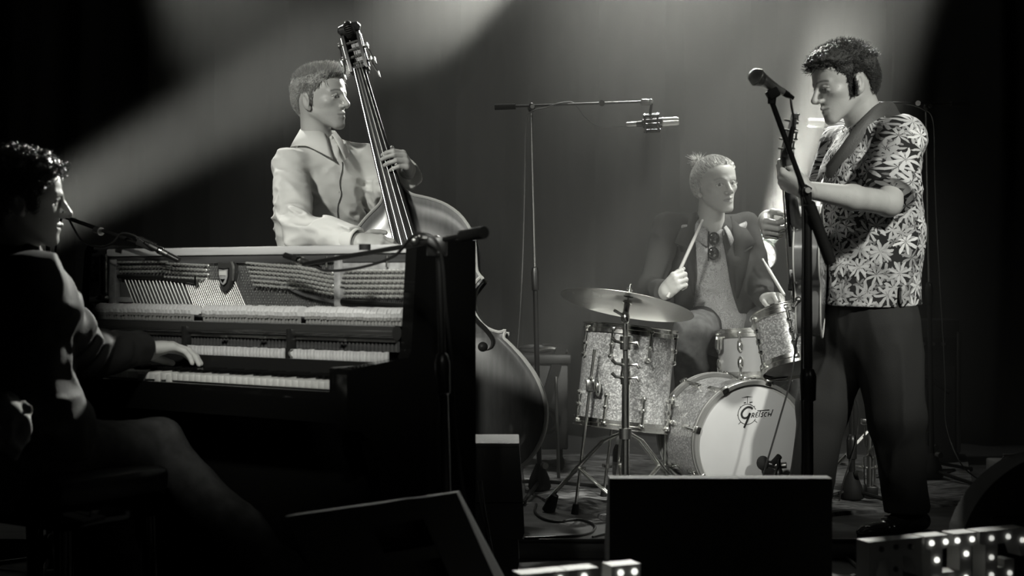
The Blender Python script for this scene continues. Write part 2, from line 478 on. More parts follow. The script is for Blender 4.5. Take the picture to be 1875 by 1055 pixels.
emb(YP - 0.031, 1.0, MAT['black_gloss'], 'emblem_rim'); emb(YP - 0.034, 0.84, MAT['plate_pale'], 'emblem_face')
ek = MB()
for k in range(6): ek.box((-0.717 - 0.0125 + k * 0.005, YP - 0.0355, 1.013), (0.0032, 0.004, 0.013))
ek.build('emblem_keys', MAT['key_white'], eb, local=True)
MB().prism([(-0.01, 0.0), (0.01, 0.0), (0.0, -0.012)], (-0.717, YP - 0.037, 0.995), (1, 0, 0), (0, 0, 1), (0, 1, 0), 0.004).build('emblem_mark', MAT['black_gloss'], eb, local=True)
MB().tube(spline([(-0.683, YP - 0.03, 1.048), (-0.672, YP - 0.034, 1.03), (-0.674, YP - 0.034, 0.99)], 5), 0.004, 6).build('emblem_edge', MAT['steel'], piano, local=True)
for x in (-0.3, -0.07):
    MB().cyl((x, YP - 0.02, 1.03), (x, YP - 0.02, 1.062), 0.004).build('plate_bolt', MAT['chrome'], piano, local=True)
# ------------------------------------------------------------------ double bass
MAT['bass_wood'] = M('bass_varnish', 0.075, 0.3, spec=0.5, coat=0.5, wave=((60, 3, 10), 0.75, 1.2))
MAT['bass_edge'] = M('bass_worn_edge', 0.4, 0.3, coat=0.5)
MAT['ebony'] = M('ebony', 0.012, 0.5, spec=0.25)
def mirror_outline(half):
    return half + [(-x, y) for x, y in reversed(half) if abs(x) > 1e-6]
def smooth2(pts, n=4):
    return [(p.x, p.y) for p in spline([(x, y, 0) for x, y in pts], n)]

class Loc:
    """local frame: x across, y along the neck, z out of the front"""
    def __init__(s, o, up, front):
        s.o = Vector(o); s.y = Vector(up).normalized()
        f = Vector(front); s.z = (f - s.y * f.dot(s.y)).normalized(); s.x = s.y.cross(s.z)
    def __call__(s, x, y, z): return s.o + s.x * x + s.y * y + s.z * z
    def R(s): return Matrix((s.x, s.y, s.z)).transposed()

def plate_body(L, outline, depth, arch, name, mats, parent, cx=0.5, rings=9, edge=0.006, taper=None):
    """arched top and back joined by ribs; returns the arch height function"""
    n = len(outline)
    def dp(y):
        if taper is None: return depth
        t = min(1, max(0, (y - taper[0]) / (taper[1] - taper[0]))); return depth * (1 - taper[2] * t * t * (3 - 2 * t))
    def z_of(t):                     # t: 1 at edge, 0 at centre
        return arch * (1 - t * t) ** 1.2 - 0.25 * arch * math.exp(-((t - 0.9) / 0.06) ** 2)
    for sgn, z0, nm in ((1, 0, 'front_plate'), (-1, -depth, 'back_plate')):
        vs = []; fs = []
        for r in range(rings + 1):
            t = [1.0, 0.985, 0.95, 0.9, 0.84, 0.76, 0.64, 0.48, 0.3, 0.12][r]
            for x, y in outline: vs.append(L(x * t, cx + (y - cx) * t, (0 if sgn > 0 else -dp(cx + (y - cx) * t)) + sgn * z_of(t)))
        for r in range(rings):
            for k in range(n):
                l = (k + 1) % n
                fs.append((r * n + k, r * n + l, (r + 1) * n + l, (r + 1) * n + k))
        fs.append(tuple(rings * n + k for k in range(n)))
        MB().add(vs, fs).build(nm, mats[0], parent, angle=60)
    rb = MB(); vs = []; fs = []
    for z in (0, 1):
        for x, y in outline: vs.append(L(x * 0.985, cx + (y - cx) * 0.985, -dp(y) * z))
    for k in range(n):
        l = (k + 1) % n; fs.append((k, l, n + l, n + k))
    rb.add(vs, fs).build('ribs', mats[0], parent, angle=50)
    ed = MB().tube([L(x, y, 0) for x, y in outline], edge, 6, closed=True)
    ed.tube([L(x, y, -dp(y)) for x, y in outline], edge, 6, closed=True)
    ed.build('edge_binding', mats[1], parent)
    return lambda x, y: z_of(min(1, max(abs(x) / 0.3, 0)))

b_bot = W(870, 890, 5.22); b_top = W(641, 62, 5.42)
BL = Loc(b_bot, b_top - b_bot, (-0.03, -0.999, -0.02))
half = [(0, 0), (0.12, 0.008), (0.22, 0.042), (0.295, 0.12), (0.33, 0.22), (0.325, 0.32), (0.295, 0.41), (0.262, 0.475), (0.25, 0.498), (0.262, 0.522), (0.238, 0.522),
        (0.195, 0.555), (0.172, 0.61), (0.172, 0.66), (0.19, 0.71), (0.224, 0.738), (0.236, 0.728), (0.222, 0.765), (0.234, 0.83), (0.243, 0.89), (0.225, 0.97), (0.18, 1.035), (0.12, 1.08), (0.06, 1.115), (0.035, 1.16)]
half = [(x * 1.0, y) for x, y in half]
ol = mirror_outline(smooth2(half, 3))
bass = thing('double_bass', 'varnished double bass held upright behind the piano', 'double bass', Vector((b_bot.x, b_bot.y, STAGE)))
plate_body(BL, ol, 0.17, 0.03, 'bass', [MAT['bass_wood'], MAT['bass_edge']], bass, cx=0.56, taper=(0.8, 1.14, 0.5))
bl = (b_top - b_bot).length
y_nut = 1.62
# fingerboard with a rounded top, neck behind
def board(y0, y1, w0, w1, z0, z1, th, curve=0.007, n=7):
    vs = []; fs = []
    for y, w, z in ((y0, w0, z0), (y1, w1, z1)):
        for k in range(n):
            u = -1 + 2 * k / (n - 1); vs.append(BL(u * w / 2, y, z + curve * (1 - u * u)))
        vs.append(BL(w / 2, y, z - th)); vs.append(BL(-w / 2, y, z - th))
    m = n + 2
    fs += [(k, (k + 1) % m, m + (k + 1) % m, m + k) for k in range(m)] + [tuple(reversed(range(m))), tuple(range(m, 2 * m))]
    return MB().add(vs, fs)
board(0.80, y_nut, 0.098, 0.046, 0.085, 0.048, 0.022).build('fingerboard', MAT['ebony'], bass, angle=50)
nk = MB(); nk.tube([BL(0, 1.08, 0.02), BL(0, 1.14, 0.035), BL(0, 1.3, 0.038), BL(0, y_nut + 0.02, 0.018)], [0.034, 0.03, 0.026, 0.021], 14)
nk.tube([BL(0, 1.08, -0.06), BL(0, 1.13, -0.03), BL(0, 1.2, 0.02)], [0.024, 0.028, 0.026], 12)
nk.build('neck', MAT['bass_wood'], bass)
MB().box(BL(0, y_nut + 0.004, 0.05), (0.048, 0.01, 0.022), BL.R()).build('nut', MAT['ebony'], bass)
for k in range(4):
    u = (k - 1.5)
    MB().tube([BL(u * 0.031, 0.60, 0.135), BL(u * 0.010, y_nut, 0.066), BL(u * 0.007, y_nut + 0.035 + 0.024 * k, 0.03)], 0.0014 - 0.00015 * k, 6).build('string', MAT['string'], bass)
# pegbox cheeks, machine plates, peg rollers, scroll
pbx = MB()
for s in (-1, 1):
    pbx.prism([(y_nut + 0.0000, -0.02), (y_nut + 0.0000, 0.04), (y_nut + 0.0792, 0.035), (y_nut + 0.1518, 0.012), (y_nut + 0.1716, -0.03), (y_nut + 0.1320, -0.055), (y_nut + 0.0528, -0.045)],
              BL(s * 0.03 - 0.006, 0, 0), BL.y, BL.z, BL.x, 0.012)
pbx.box(BL(0, y_nut + 0.0792, -0.04), (0.055, 0.165, 0.012), BL.R())
pbx.build('pegbox', MAT['bass_wood'], bass)
for k in range(4):
    y = y_nut + 0.0330 + 0.028 * k; s = -1 if k % 2 else 1
    tn = MB(); tn.cyl(BL(-0.035, y, 0.008), BL(0.035, y, 0.008), 0.006, n=8)
    tn.cyl(BL(s * 0.03, y, 0.004), BL(s * 0.058, y, 0.004), 0.005, n=8)
    tn.lathe([(0.004, 0), (0.014, 0.003), (0.014, 0.008), (0.004, 0.011)], BL(s * 0.046, y, 0.004), BL.x * s, 14)
    tn.tube([BL(s * 0.05, y, -0.002), BL(s * 0.056, y - 0.035, -0.012), BL(s * 0.062, y - 0.05, -0.014)], 0.0035, 6)
    tn.box(BL(s * 0.064, y - 0.058, -0.015), (0.006, 0.026, 0.018), BL.R(), b=0.002)
    tn.build('tuning_machine', MAT['dull_steel'], bass)
for s in (-1, 1): MB().box(BL(s * 0.0385, y_nut + 0.0792, -0.003), (0.003, 0.132, 0.022), BL.R()).build('machine_plate', MAT['steel'], bass)
sc_ = MB(); pts = []; rs = []
for k in range(34):
    a = k / 33 * 4.2 * math.pi / 2; r = 0.038 * (1 - 0.8 * k / 33)
    pts.append(BL(0, y_nut + 0.1815 + r * math.sin(a + 2.6) * 0.85, -0.012 + r * math.cos(a + 2.6))); rs.append(0.022 - 0.008 * k / 33)
for k in range(33): sc_.tube([pts[k], pts[k + 1]], [rs[k], rs[k + 1]], 12)
for s in (-1, 1):
    sc_.lathe([(0.004, 0), (0.02, 0.004), (0.017, 0.018), (0.008, 0.024), (0.002, 0.026)], BL(s * 0.02, y_nut + 0.1795, -0.012), BL.x * s, 16)
    sc_.lathe([(0.027, 0), (0.026, 0.006), (0.024, 0.012), (0.01, 0.012)], BL(s * 0.012, y_nut + 0.1749, -0.012), BL.x * s, 18)
sc_.build('scroll', MAT['wood_dark'], bass)
# f-holes, bridge, tailpiece, endpin
for s in (-1, 1):
    fp = [(0.108, 0.715), (0.128, 0.70), (0.13, 0.67), (0.125, 0.63), (0.14, 0.58), (0.158, 0.54), (0.168, 0.50), (0.16, 0.475), (0.14, 0.468), (0.122, 0.48)]
    t = MB(); pp = spline([BL(s * x * 1.24, y, 0.021 - 0.2 * max(0, x - 0.1)) for x, y in fp], 5)
    m = len(pp); t.tube(pp, [0.004 + 0.006 * math.sin(math.pi * i / (m - 1)) for i in range(m)], 6)
    t.ball(pp[0], 0.011, 10, BL.R()); t.ball(BL(s * 0.166, 0.484, 0.013), 0.02, 12, BL.R())
    fo = t.build('f_hole', MAT['black_satin'], bass)
br = [(-0.075, 0), (-0.075, 0.012), (-0.05, 0.04), (-0.055, 0.09), (-0.045, 0.13), (0, 0.14), (0.045, 0.13), (0.055, 0.09), (0.05, 0.04), (0.075, 0.012), (0.075, 0), (0.045, 0), (0.02, 0.04), (-0.02, 0.04), (-0.045, 0)]
MB().prism(br, BL(0, 0.59, 0.02), BL.x, BL.z, BL.y, 0.016).build('bridge', MAT['wood_rail'], bass)
MB().prism([(-0.03, 0.05), (0.03, 0.05), (0.05, 0.4), (-0.05, 0.4)], BL(0, 0, 0.05), BL.x, BL.y, BL.z, 0.014).build('tailpiece', MAT['ebony'], bass)
MB().cyl(BL(0, 0.05, 0.055), BL(0, -0.005, -0.02), 0.004, n=6).build('tail_wire', MAT['string'], bass)
e0 = BL(0, 0.0, -0.085); e1 = Vector((e0.x + 0.012, e0.y - 0.01, STAGE))
MB().cyl(BL(0, 0.03, -0.085), e0 + (e1 - e0) * 0.15, 0.02, n=12).cyl(e0, e1, 0.007, n=8).build('endpin', MAT['steel'], bass)

# ------------------------------------------------------------------ drum kit
MAT['pearl'] = m = bpy.data.materials.new('sparkle_wrap'); nt, p = nodes_of(m)
tc = nt.nodes.new('ShaderNodeTexCoord'); vo = nt.nodes.new('ShaderNodeTexVoronoi'); vo.inputs['Scale'].default_value = 190
nt.links.new(tc.outputs['Object'], vo.inputs['Vector'])
sep = nt.nodes.new('ShaderNodeSeparateColor'); nt.links.new(vo.outputs['Color'], sep.inputs['Color'])
mr = nt.nodes.new('ShaderNodeMapRange'); mr.inputs['To Min'].default_value = 0.26; mr.inputs['To Max'].default_value = 0.74
pw = nt.nodes.new('ShaderNodeMath'); pw.operation = 'POWER'; pw.inputs[1].default_value = 2.0
nt.links.new(sep.outputs[0], pw.inputs[0]); nt.links.new(pw.outputs[0], mr.inputs['Value']); nt.links.new(mr.outputs['Result'], p.inputs['Base Color'])
bmp = nt.nodes.new('ShaderNodeBump'); bmp.inputs['Strength'].default_value = 0.8; bmp.inputs['Distance'].default_value = 0.004
nt.links.new(sep.outputs[1], bmp.inputs['Height']); nt.links.new(bmp.outputs['Normal'], p.inputs['Normal'])
p.inputs['Roughness'].default_value = 0.28; p.inputs['Metallic'].default_value = 0.25; p.inputs['Coat Weight'].default_value = 0.6
MAT['drum_plain'] = M('pale_satin_shell', 0.42, 0.35, coat=0.4, var=(5, 0.9, 1.1))
MAT['head'] = M('coated_drum_head', 0.62, 0.5, bump=(400, 0.05))
MAT['bass_head'] = M('cream_bass_drum_head', 0.5, 0.38, coat=0.15, var=(4, 0.92, 1.06))
MAT['hoop_wood'] = M('drum_hoop', 0.2, 0.3, coat=0.4)
MAT['hoop_inlay'] = M('drum_hoop_inlay', 0.42, 0.3, coat=0.4)
MAT['logo'] = M('black_print', 0.012, 0.5)

def drum(name, label, c0, axis, R, H, nl, shell, phase=0.0, lug='tube', wood=False):
    """c0 bottom centre of the shell, axis towards the batter side"""
    t = thing(name, label, 'drum', Vector(c0))
    ax = Vector(axis).normalized(); fr = frame(ax); c0 = Vector(c0)
    MB().lathe([(R, 0), (R, H)], c0, ax, 56).build('shell', shell, t)
    for h, d, nm in ((H, 1, 'batter_head'), (0, -1, 'resonant_head')):
        MB().lathe([(0.0, d * 0.010), (R * 0.93, d * 0.010), (R * 0.985, d * 0.006), (R * 1.004, -d * 0.004), (R * 1.0, -d * 0.006)], c0 + ax * h, ax, 56).build(nm, MAT['head'], t)
        hp = MB(); b = c0 + ax * h
        hp.lathe([(R + 0.004, -d * 0.016), (R + 0.011, -d * 0.016), (R + 0.011, d * 0.0), (R + 0.007, d * 0.003), (R + 0.007, d * 0.016), (R + 0.012, d * 0.018), (R + 0.012, d * 0.021), (R + 0.004, d * 0.021), (R + 0.004, -d * 0.016)], b, ax, 56)
        hp.build('hoop', MAT['chrome'], t)
    for k in range(nl):
        w = phase + 2 * math.pi * k / nl
        rd = fr @ Vector((math.cos(w), math.sin(w), 0)); tg = ax.cross(rd)
        Rm = Matrix((tg, ax, rd)).transposed()
        lg = MB()
        if lug == 'tube':
            ends = ((0.0, 0.36), (0.64, 1.0))
            for a, b in ((H - 0.11 if H > 0.25 else H * 0.52, H), (0.0, 0.11 if H > 0.25 else H * 0.48)):
                lo, hi = min(a, b), max(a, b)
                inner = lo if b == H else hi; outer = hi if b == H else lo
                for q in (inner, inner + (outer - inner) * 0.42):
                    lg.ball(c0 + ax * q + rd * (R + 0.012), (0.0115, 0.0115, 0.0125), 8, Rm)
                    lg.cyl(c0 + ax * q + rd * R, c0 + ax * q + rd * (R + 0.012), 0.006, n=8)
                lg.cyl(c0 + ax * inner + rd * (R + 0.014), c0 + ax * outer + rd * (R + 0.014), 0.0058, n=8)
                lg.box(c0 + ax * outer + rd * (R + 0.012), (0.02, 0.016, 0.018), Rm, b=0.003)
                lg.build('lug', MAT['chrome'], t); lg = MB()
        else:
            for q in (H * 0.3, H * 0.7):
                lg.ball(c0 + ax * q + rd * (R + 0.006), (0.0145, 0.03, 0.013), 10, Rm)
                o = H if q > H / 2 else 0
                lg.cyl(c0 + ax * q + rd * (R + 0.014), c0 + ax * o + rd * (R + 0.014), 0.0036, n=8)
                lg.box(c0 + ax * o + rd * (R + 0.012), (0.014, 0.012, 0.014), Rm, b=0.003)
                lg.build('lug', MAT['chrome'], t); lg = MB()
    return t, ax, fr

# bass drum
bd_c = W(1376, 812, 5.50)
bd_n = Vector((math.sin(math.radians(16)), -math.cos(math.radians(16)), -0.02)).normalized()
BR, BH = 0.228, 0.36
bd = thing('bass_drum', 'sparkle bass drum with pale logo head on its spurs', 'drum', Vector((bd_c.x, bd_c.y + 0.15, STAGE)))
b0 = bd_c - bd_n * BH
MB().lathe([(BR, 0), (BR, BH)], b0, bd_n, 72).build('shell', MAT['pearl'], bd)
MB().lathe([(0.0, 0.006), (BR * 0.9, 0.006), (BR * 0.985, 0.002), (BR * 1.004, -0.01)], bd_c, bd_n, 72).build('front_head', MAT['bass_head'], bd)
MB().lathe([(0.0, -0.006), (BR * 0.985, -0.003), (BR * 1.004, 0.01)], b0, bd_n, 72).build('batter_head', MAT['head'], bd)
for h in (0.0, BH):
    s = 1 if h else -1
    hp = MB().lathe([(BR + 0.002, -s * 0.022), (BR + 0.016, -s * 0.022), (BR + 0.018, -s * 0.018), (BR + 0.018, s * 0.014), (BR + 0.016, s * 0.018), (BR + 0.002, s * 0.018), (BR + 0.002, -s * 0.022)], b0 + bd_n * h, bd_n, 72)
    h_ = hp.build('hoop', MAT['hoop_wood'], bd)
    MB().lathe([(BR + 0.0183, -0.005), (BR + 0.019, -0.005), (BR + 0.019, 0.003), (BR + 0.0183, 0.003)], b0 + bd_n * h, bd_n, 72).build('inlay', MAT['hoop_inlay'], h_)
bfr = Loc(bd_c, Vector((0, 0, 1)) - bd_n * bd_n.z, bd_n)
for k in range(8):
    w = math.radians(22.5 + 8 + 45 * k); rd = bfr.x * math.cos(w) + bfr.y * math.sin(w); tg = bd_n.cross(rd)
    Rm = Matrix((tg, bd_n, rd)).transposed()
    lg = MB()
    for q in (0.1, BH - 0.1):
        lg.box(b0 + bd_n * q + rd * (BR + 0.008), (0.02, 0.07, 0.018), Rm, b=0.005); lg.ball(b0 + bd_n * (q + (0.024 if q > 0.2 else -0.024)) + rd * (BR + 0.01), 0.009, 8)
        o = BH + 0.012 if q > 0.2 else -0.012
        lg.cyl(b0 + bd_n * q + rd * (BR + 0.014), b0 + bd_n * o + rd * (BR + 0.02), 0.005, n=8)
        lg.box(b0 + bd_n * o + rd * (BR + 0.014), (0.027, 0.022, 0.026), Rm, b=0.004)
        e = b0 + bd_n * (o + (0.016 if o > 0 else -0.016)) + rd * (BR + 0.02)
        lg.box(e, (0.028, 0.006, 0.01), Rm, b=0.002)
        lg.build('claw_tension_rod', MAT['chrome'], bd); lg = MB()
for s in (-1, 1):
    w = math.radians(-90 + s * 52); rd = bfr.x * math.cos(w) + bfr.y * math.sin(w)
    p0 = b0 + bd_n * (BH - 0.11) + rd * (BR + 0.006)
    sp = MB().ball(p0, (0.02, 0.014, 0.04), 10, Matrix((bd_n.cross(rd), bd_n, rd)).transposed())
    p1 = p0 + rd * 0.05 + Vector((0, 0, 0.02)); ft = Vector((p1.x + s * 0.07, p1.y - 0.13, STAGE + 0.002))
    sp.tube([p0, p1], 0.009, 10); sp.ball(p1, 0.014, 10); sp.tube([p1, ft + Vector((0, 0, 0.02))], 0.0065, 10); sp.cyl(ft + Vector((0, 0, 0.02)), ft, 0.01, 0.004, 10)
    sp.box(p1 + Vector((0.0, -0.01, 0.012)), (0.034, 0.008, 0.01), b=0.002)
    sp.build('spur', MAT['chrome'], bd)
# logo printed on the front head
lo = bd_c + bd_n * 0.0068
lgm = MB(); PX = 0.002115
def lp(px, py): return (px - 1376) * PX * 1.10, -(py - 812) * PX
def ink(pts, w, z=0.0):
    """flat ribbon through 2D pts"""
    P2 = [Vector((x, y, 0)) for x, y in pts]
    ws = w if isinstance(w, (list, tuple)) else [w] * len(P2)
    vs = []; fs = []
    for i, q in enumerate(P2):
        t = (P2[min(i + 1, len(P2) - 1)] - P2[max(i - 1, 0)]).normalized(); nrm = Vector((-t.y, t.x, 0)) * ws[i] / 2
        for u in (q + nrm, q - nrm): vs.append(lo + bfr.x * u.x + bfr.y * u.y + bd_n * z)
    for i in range(len(P2) - 1): fs.append((2 * i, 2 * i + 1, 2 * i + 3, 2 * i + 2))
    lgm.add(vs, fs)
def zp(x, y): return lp(1330 + x / 10.55, 700 + y / 10.55)   # from the enlarged logo crop
ck = [zp(385 + 178 * math.cos(a), 612 + 195 * math.sin(a)) for a in [math.radians(d) for d in range(28, 338, 6)]]
ink(ck, 0.0028)
ink([zp(385, 405), zp(385, 265)], 0.0022); ink([zp(275, 290), zp(385, 272), zp(485, 280)], [0.0008, 0.004, 0.0008])
ink([zp(315, 392), zp(360, 386)], 0.004); ink([zp(425, 386), zp(482, 380)], 0.004)
for a, b in (((265, 752), (218, 800)), ((530, 740), (575, 778)), ((215, 620), (190, 625)), ((258, 475), (245, 458)), ((508, 470), (530, 455))): ink([zp(*a), zp(*b)], 0.0025)
gp = spline([(490, 510, 0), (440, 480, 0), (380, 480, 0), (310, 530, 0), (275, 600, 0), (295, 665, 0), (345, 685, 0), (400, 660, 0), (435, 595, 0)], 6)
ink([zp(q.x, q.y) for q in gp], 0.0085); ink([zp(445, 590), zp(325, 875)], 0.0085)
letters = [[(490, 595), (462, 680)], [(478, 597), (515, 592), (520, 615), (500, 640), (472, 645)], [(495, 640), (515, 678)],
           [(560, 590), (540, 670), (580, 670)], [(560, 590), (598, 588)], [(552, 632), (585, 630)],
           [(575, 552), (810, 540)], [(640, 548), (605, 672)],
           [(700, 590), (672, 588), (660, 610), (685, 635), (672, 662), (640, 664)],
           [(768, 592), (738, 588), (712, 625), (718, 660), (750, 662)],
           [(800, 580), (782, 665)], [(880, 530), (832, 665)], [(790, 625), (850, 618)]]
for L_ in letters: ink([zp(*q) for q in L_], 0.0038)
ink([zp(700, 692), zp(712, 692)], 0.002)
lgo = lgm.build('printed_logo', MAT['logo'], bd, smooth=False)
tag(lgo, 'black printed GRETSCH lettering with drum-and-cymbal emblem')

# floor tom
ft0 = W(1137, 776, 5.76); ft1 = W(1154, 608, 5.785)
ftom, fax, ffr = drum('floor_tom', 'tall sparkle floor tom on three chrome legs under the cymbal', ft0, ft1 - ft0, 0.184, (ft1 - ft0).length, 8, MAT['pearl'], 0.35)
for px, py, px2, py2, Y in ((1089, 640, 1062, 862, 5.57), (1222, 680, 1216, 860, 5.74), (1130, 700, 1112, 850, 5.965)):
    a = W(px, py, Y); b_ = W(px2, py2, Y); d = (b_ - a).normalized(); f_ = a + d * ((a.z - STAGE) / -d.z)
    lgm2 = MB().tube([a, f_ - d * 0.03], 0.0065, 10); mid = a + (f_ - a) * 0.22
    lgm2.box(mid, (0.034, 0.03, 0.05), b=0.005); lgm2.ball(mid + Vector((0.03, 0.012, -0.01)), (0.012, 0.016, 0.034), 10); lgm2.ball(mid + Vector((0.0, -0.02, 0.03)), 0.009, 8)
    k = a + (f_ - a) * 0.72; lgm2.lathe([(0.008, -0.006), (0.022, -0.006), (0.022, 0.006), (0.008, 0.006)], k, d, 14)
    q = lgm2.build('leg', MAT['chrome'], ftom)
    MB().cyl(f_ - d * 0.04, f_, 0.012, 0.015, 12).build('rubber_foot', MAT['black_rubber'], q)
# snare and rack tom
sn0 = W(1388, 688, 6.09); sn1 = W(1385, 612, 6.105)
snare, sax, sfr = drum('snare_drum', 'pale plain snare drum behind the tilted tom', sn0, sn1 - sn0, 0.166, (sn1 - sn0).length, 8, MAT['drum_plain'], 0.2, lug='oval')
MB().box(W(1316, 628, 6.03), (0.03, 0.03, 0.055), b=0.004).cyl(W(1316, 622, 6.0), W(1316, 640, 6.0), 0.012).build('throw_off', MAT['chrome'], snare)
rt0 = W(1462, 668, 5.60); rta = Vector((-0.14, 0.33, 0.93))
rtom, rax, rfr = drum('rack_tom', 'small sparkle tom tilted away above the bass drum', rt0, rta, 0.14, 0.2, 6, MAT['pearl'], 0.55)
ss = thing('snare_stand', 'chrome basket stand holding the pale snare drum', 'stand', Vector((sn0.x, sn0.y, STAGE)))
ssm = MB().cyl((sn0.x, sn0.y, 0.2), (sn0.x, sn0.y, sn0.z - 0.06), 0.012)
for k in range(3):
    w = 0.5 + k * 2.094; d = Vector((math.cos(w), math.sin(w), 0))
    ssm.tube([Vector((sn0.x, sn0.y, sn0.z - 0.07)), sn0 + d * 0.12 + V(0, 0, -0.06), sn0 + d * 0.184 + V(0, 0, -0.03), sn0 + d * 0.184 + V(0, 0, 0.02)], 0.006, 8)
ssm.build('basket', MAT['chrome'], ss)
for k in range(3):
    w = (0.12, 1.57, 3.02)[k]; d = Vector((math.cos(w), math.sin(w), 0)); b_ = Vector((sn0.x, sn0.y, 0.30))
    MB().tube([b_, Vector((sn0.x, sn0.y, STAGE + 0.012)) + d * 0.2], 0.008, 8).build('leg', MAT['chrome'], ss)
tmnt = MB().tube([rt0 + rta * 0.05 + V(-0.02, 0.05, -0.03), W(1440, 690, 5.72), Vector((bd_c.x + 0.02, bd_c.y + 0.18, bd_c.z + BR + 0.0))], 0.01, 10)
tmnt.box((bd_c.x + 0.02, bd_c.y + 0.18, bd_c.z + BR + 0.01), (0.05, 0.06, 0.02), b=0.004)
tmnt.build('tom_mount', MAT['chrome'], rtom)

# cymbal and its stand
cy_c = W(1150, 548, 5.44)
cy_n = Vector((0.19, 0.20, 1)).normalized()
cs = thing('cymbal_stand', 'chrome tripod cymbal stand in front of floor tom', 'stand', Vector((cy_c.x - 0.01, cy_c.y, STAGE)))
hub = W(1145, 794, 5.42); base = Vector((hub.x, hub.y, STAGE + 0.05))
top = W(1145, 582, 5.43)
MB().cyl(base, W(1146, 692, 5.425), 0.0155, n=16).build('lower_tube', MAT['chrome'], cs)
MB().cyl(W(1146, 692, 5.425), top, 0.0105, n=14).build('upper_tube', MAT['chrome'], cs)
jn = MB()
for y, r, h in ((692, 0.02, 0.05), (668, 0.017, 0.05), (628, 0.022, 0.05)):
    c = W(1145.5, y, 5.427); jn.cyl(c + V(0, 0, -h / 2), c + V(0, 0, h / 2), r, n=16)
    jn.tube([c + V(-0.01, -0.01, 0), c + V(-0.04, -0.03, 0.006), c + V(-0.055, -0.03, 0.022)], 0.007, 8); jn.tube([c + V(0.01, -0.01, 0), c + V(0.042, -0.025, 0.002), c + V(0.05, -0.025, -0.014)], 0.006, 8)
    jn.build('height_clamp', MAT['chrome'], cs); jn = MB()
tl = MB().ball(top, (0.018, 0.02, 0.028), 12).tube([top, cy_c - cy_n * 0.015], 0.012, 12).tube([cy_c - cy_n * 0.03, cy_c + cy_n * 0.06], 0.0042, 8)
tl.tube([top + V(-0.012, -0.012, 0.01), top + V(-0.045, -0.02, 0.03)], 0.006, 8); tl.lathe([(0.006, 0), (0.018, 0.002), (0.018, 0.012), (0.006, 0.014)], cy_c - cy_n * 0.018, cy_n, 16)
tl.build('tilter', MAT['chrome'], cs)
MB().box(cy_c + cy_n * 0.04, (0.03, 0.008, 0.012), frame(cy_n), b=0.002).cyl(cy_c + cy_n * 0.03, cy_c + cy_n * 0.045, 0.007).build('wing_nut', MAT['chrome'], cs)
MB().lathe([(0.006, 0.008), (0.019, 0.01), (0.019, 0.024), (0.006, 0.026)], cy_c, cy_n, 16).build('felt_washer', MAT['black_rubber'], cs)
jn2 = MB().cyl(hub + V(0, 0, -0.02), hub + V(0, 0, 0.02), 0.024, n=18); jn2.build('leg_collar', MAT['dull_steel'], cs)
for ex, ey, Y in ((1004, 938, 5.40), (1250, 930, 5.42), (1150, 890, 5.86)):
    f_ = floor_pt(ex, ey) if Y != 5.86 else Vector((hub.x, hub.y + 0.34, STAGE)); d = (f_ - Vector((hub.x, hub.y, STAGE))).normalized(); sd = d.cross(V(0, 0, 1))
    a = hub + d * 0.02; kn = hub + d * 0.1 + V(0, 0, -0.035); lg = MB()
    low = hub * 1.0; low.z = STAGE + 0.06
    for s in (-1, 1):
        o = sd * 0.011 * s
        lg.tube([a + o, kn + o, f_ + o + V(0, 0, 0.05)], 0.0055, 8)
        mid = kn + (f_ + V(0, 0, 0.05) - kn) * 0.45
        lg.tube([mid + o * 0.6, low + d * 0.02 + o * 0.6], 0.005, 8)
    lg.ball(a, 0.01, 8).ball(mid, 0.011, 8)
    q = lg.build('leg', MAT['chrome'], cs)
    R_ = frame((V(0, 0, 1) - d * 0.5))
    MB().tube([f_ + V(0, 0, 0.004), f_ - d * 0.03 + V(0, 0, 0.07)], [0.027, 0.017], 12).build('rubber_foot', MAT['black_rubber'], q)
MAT['cymbal'] = m = M('hammered_bronze', 0.62, 0.36, 1.0)
nt, p = nodes_of(m)
tc = nt.nodes.new('ShaderNodeTexCoord'); sx = nt.nodes.new('ShaderNodeSeparateXYZ'); nt.links.new(tc.outputs['Object'], sx.inputs[0])
cb = nt.nodes.new('ShaderNodeVectorMath'); cb.operation = 'LENGTH'; nt.links.new(tc.outputs['Object'], cb.inputs[0])
wn = nt.nodes.new('ShaderNodeTexNoise'); wn.noise_dimensions = '1D'; wn.inputs['Scale'].default_value = 900; nt.links.new(cb.outputs['Value'], wn.inputs['W'])
bp = nt.nodes.new('ShaderNodeBump'); bp.inputs['Strength'].default_value = 0.35; bp.inputs['Distance'].default_value = 0.002
nt.links.new(wn.outputs['Fac'], bp.inputs['Height']); nt.links.new(bp.outputs['Normal'], p.inputs['Normal'])
cyb = MB().lathe([(0.006, 0.018), (0.03, 0.017), (0.05, 0.010), (0.06, 0.002), (0.11, -0.004), (0.19, -0.013), (0.258, -0.024), (0.258, -0.0255), (0.19, -0.0145), (0.11, -0.0055), (0.06, 0.0005), (0.05, 0.0085), (0.03, 0.0155), (0.006, 0.0165)], cy_c, cy_n, 72)
cymbal = solo(cyb, 'ride_cymbal', MAT['cymbal'], 'large bronze ride cymbal tilted on its stand above the floor tom', 'cymbal', cy_c)

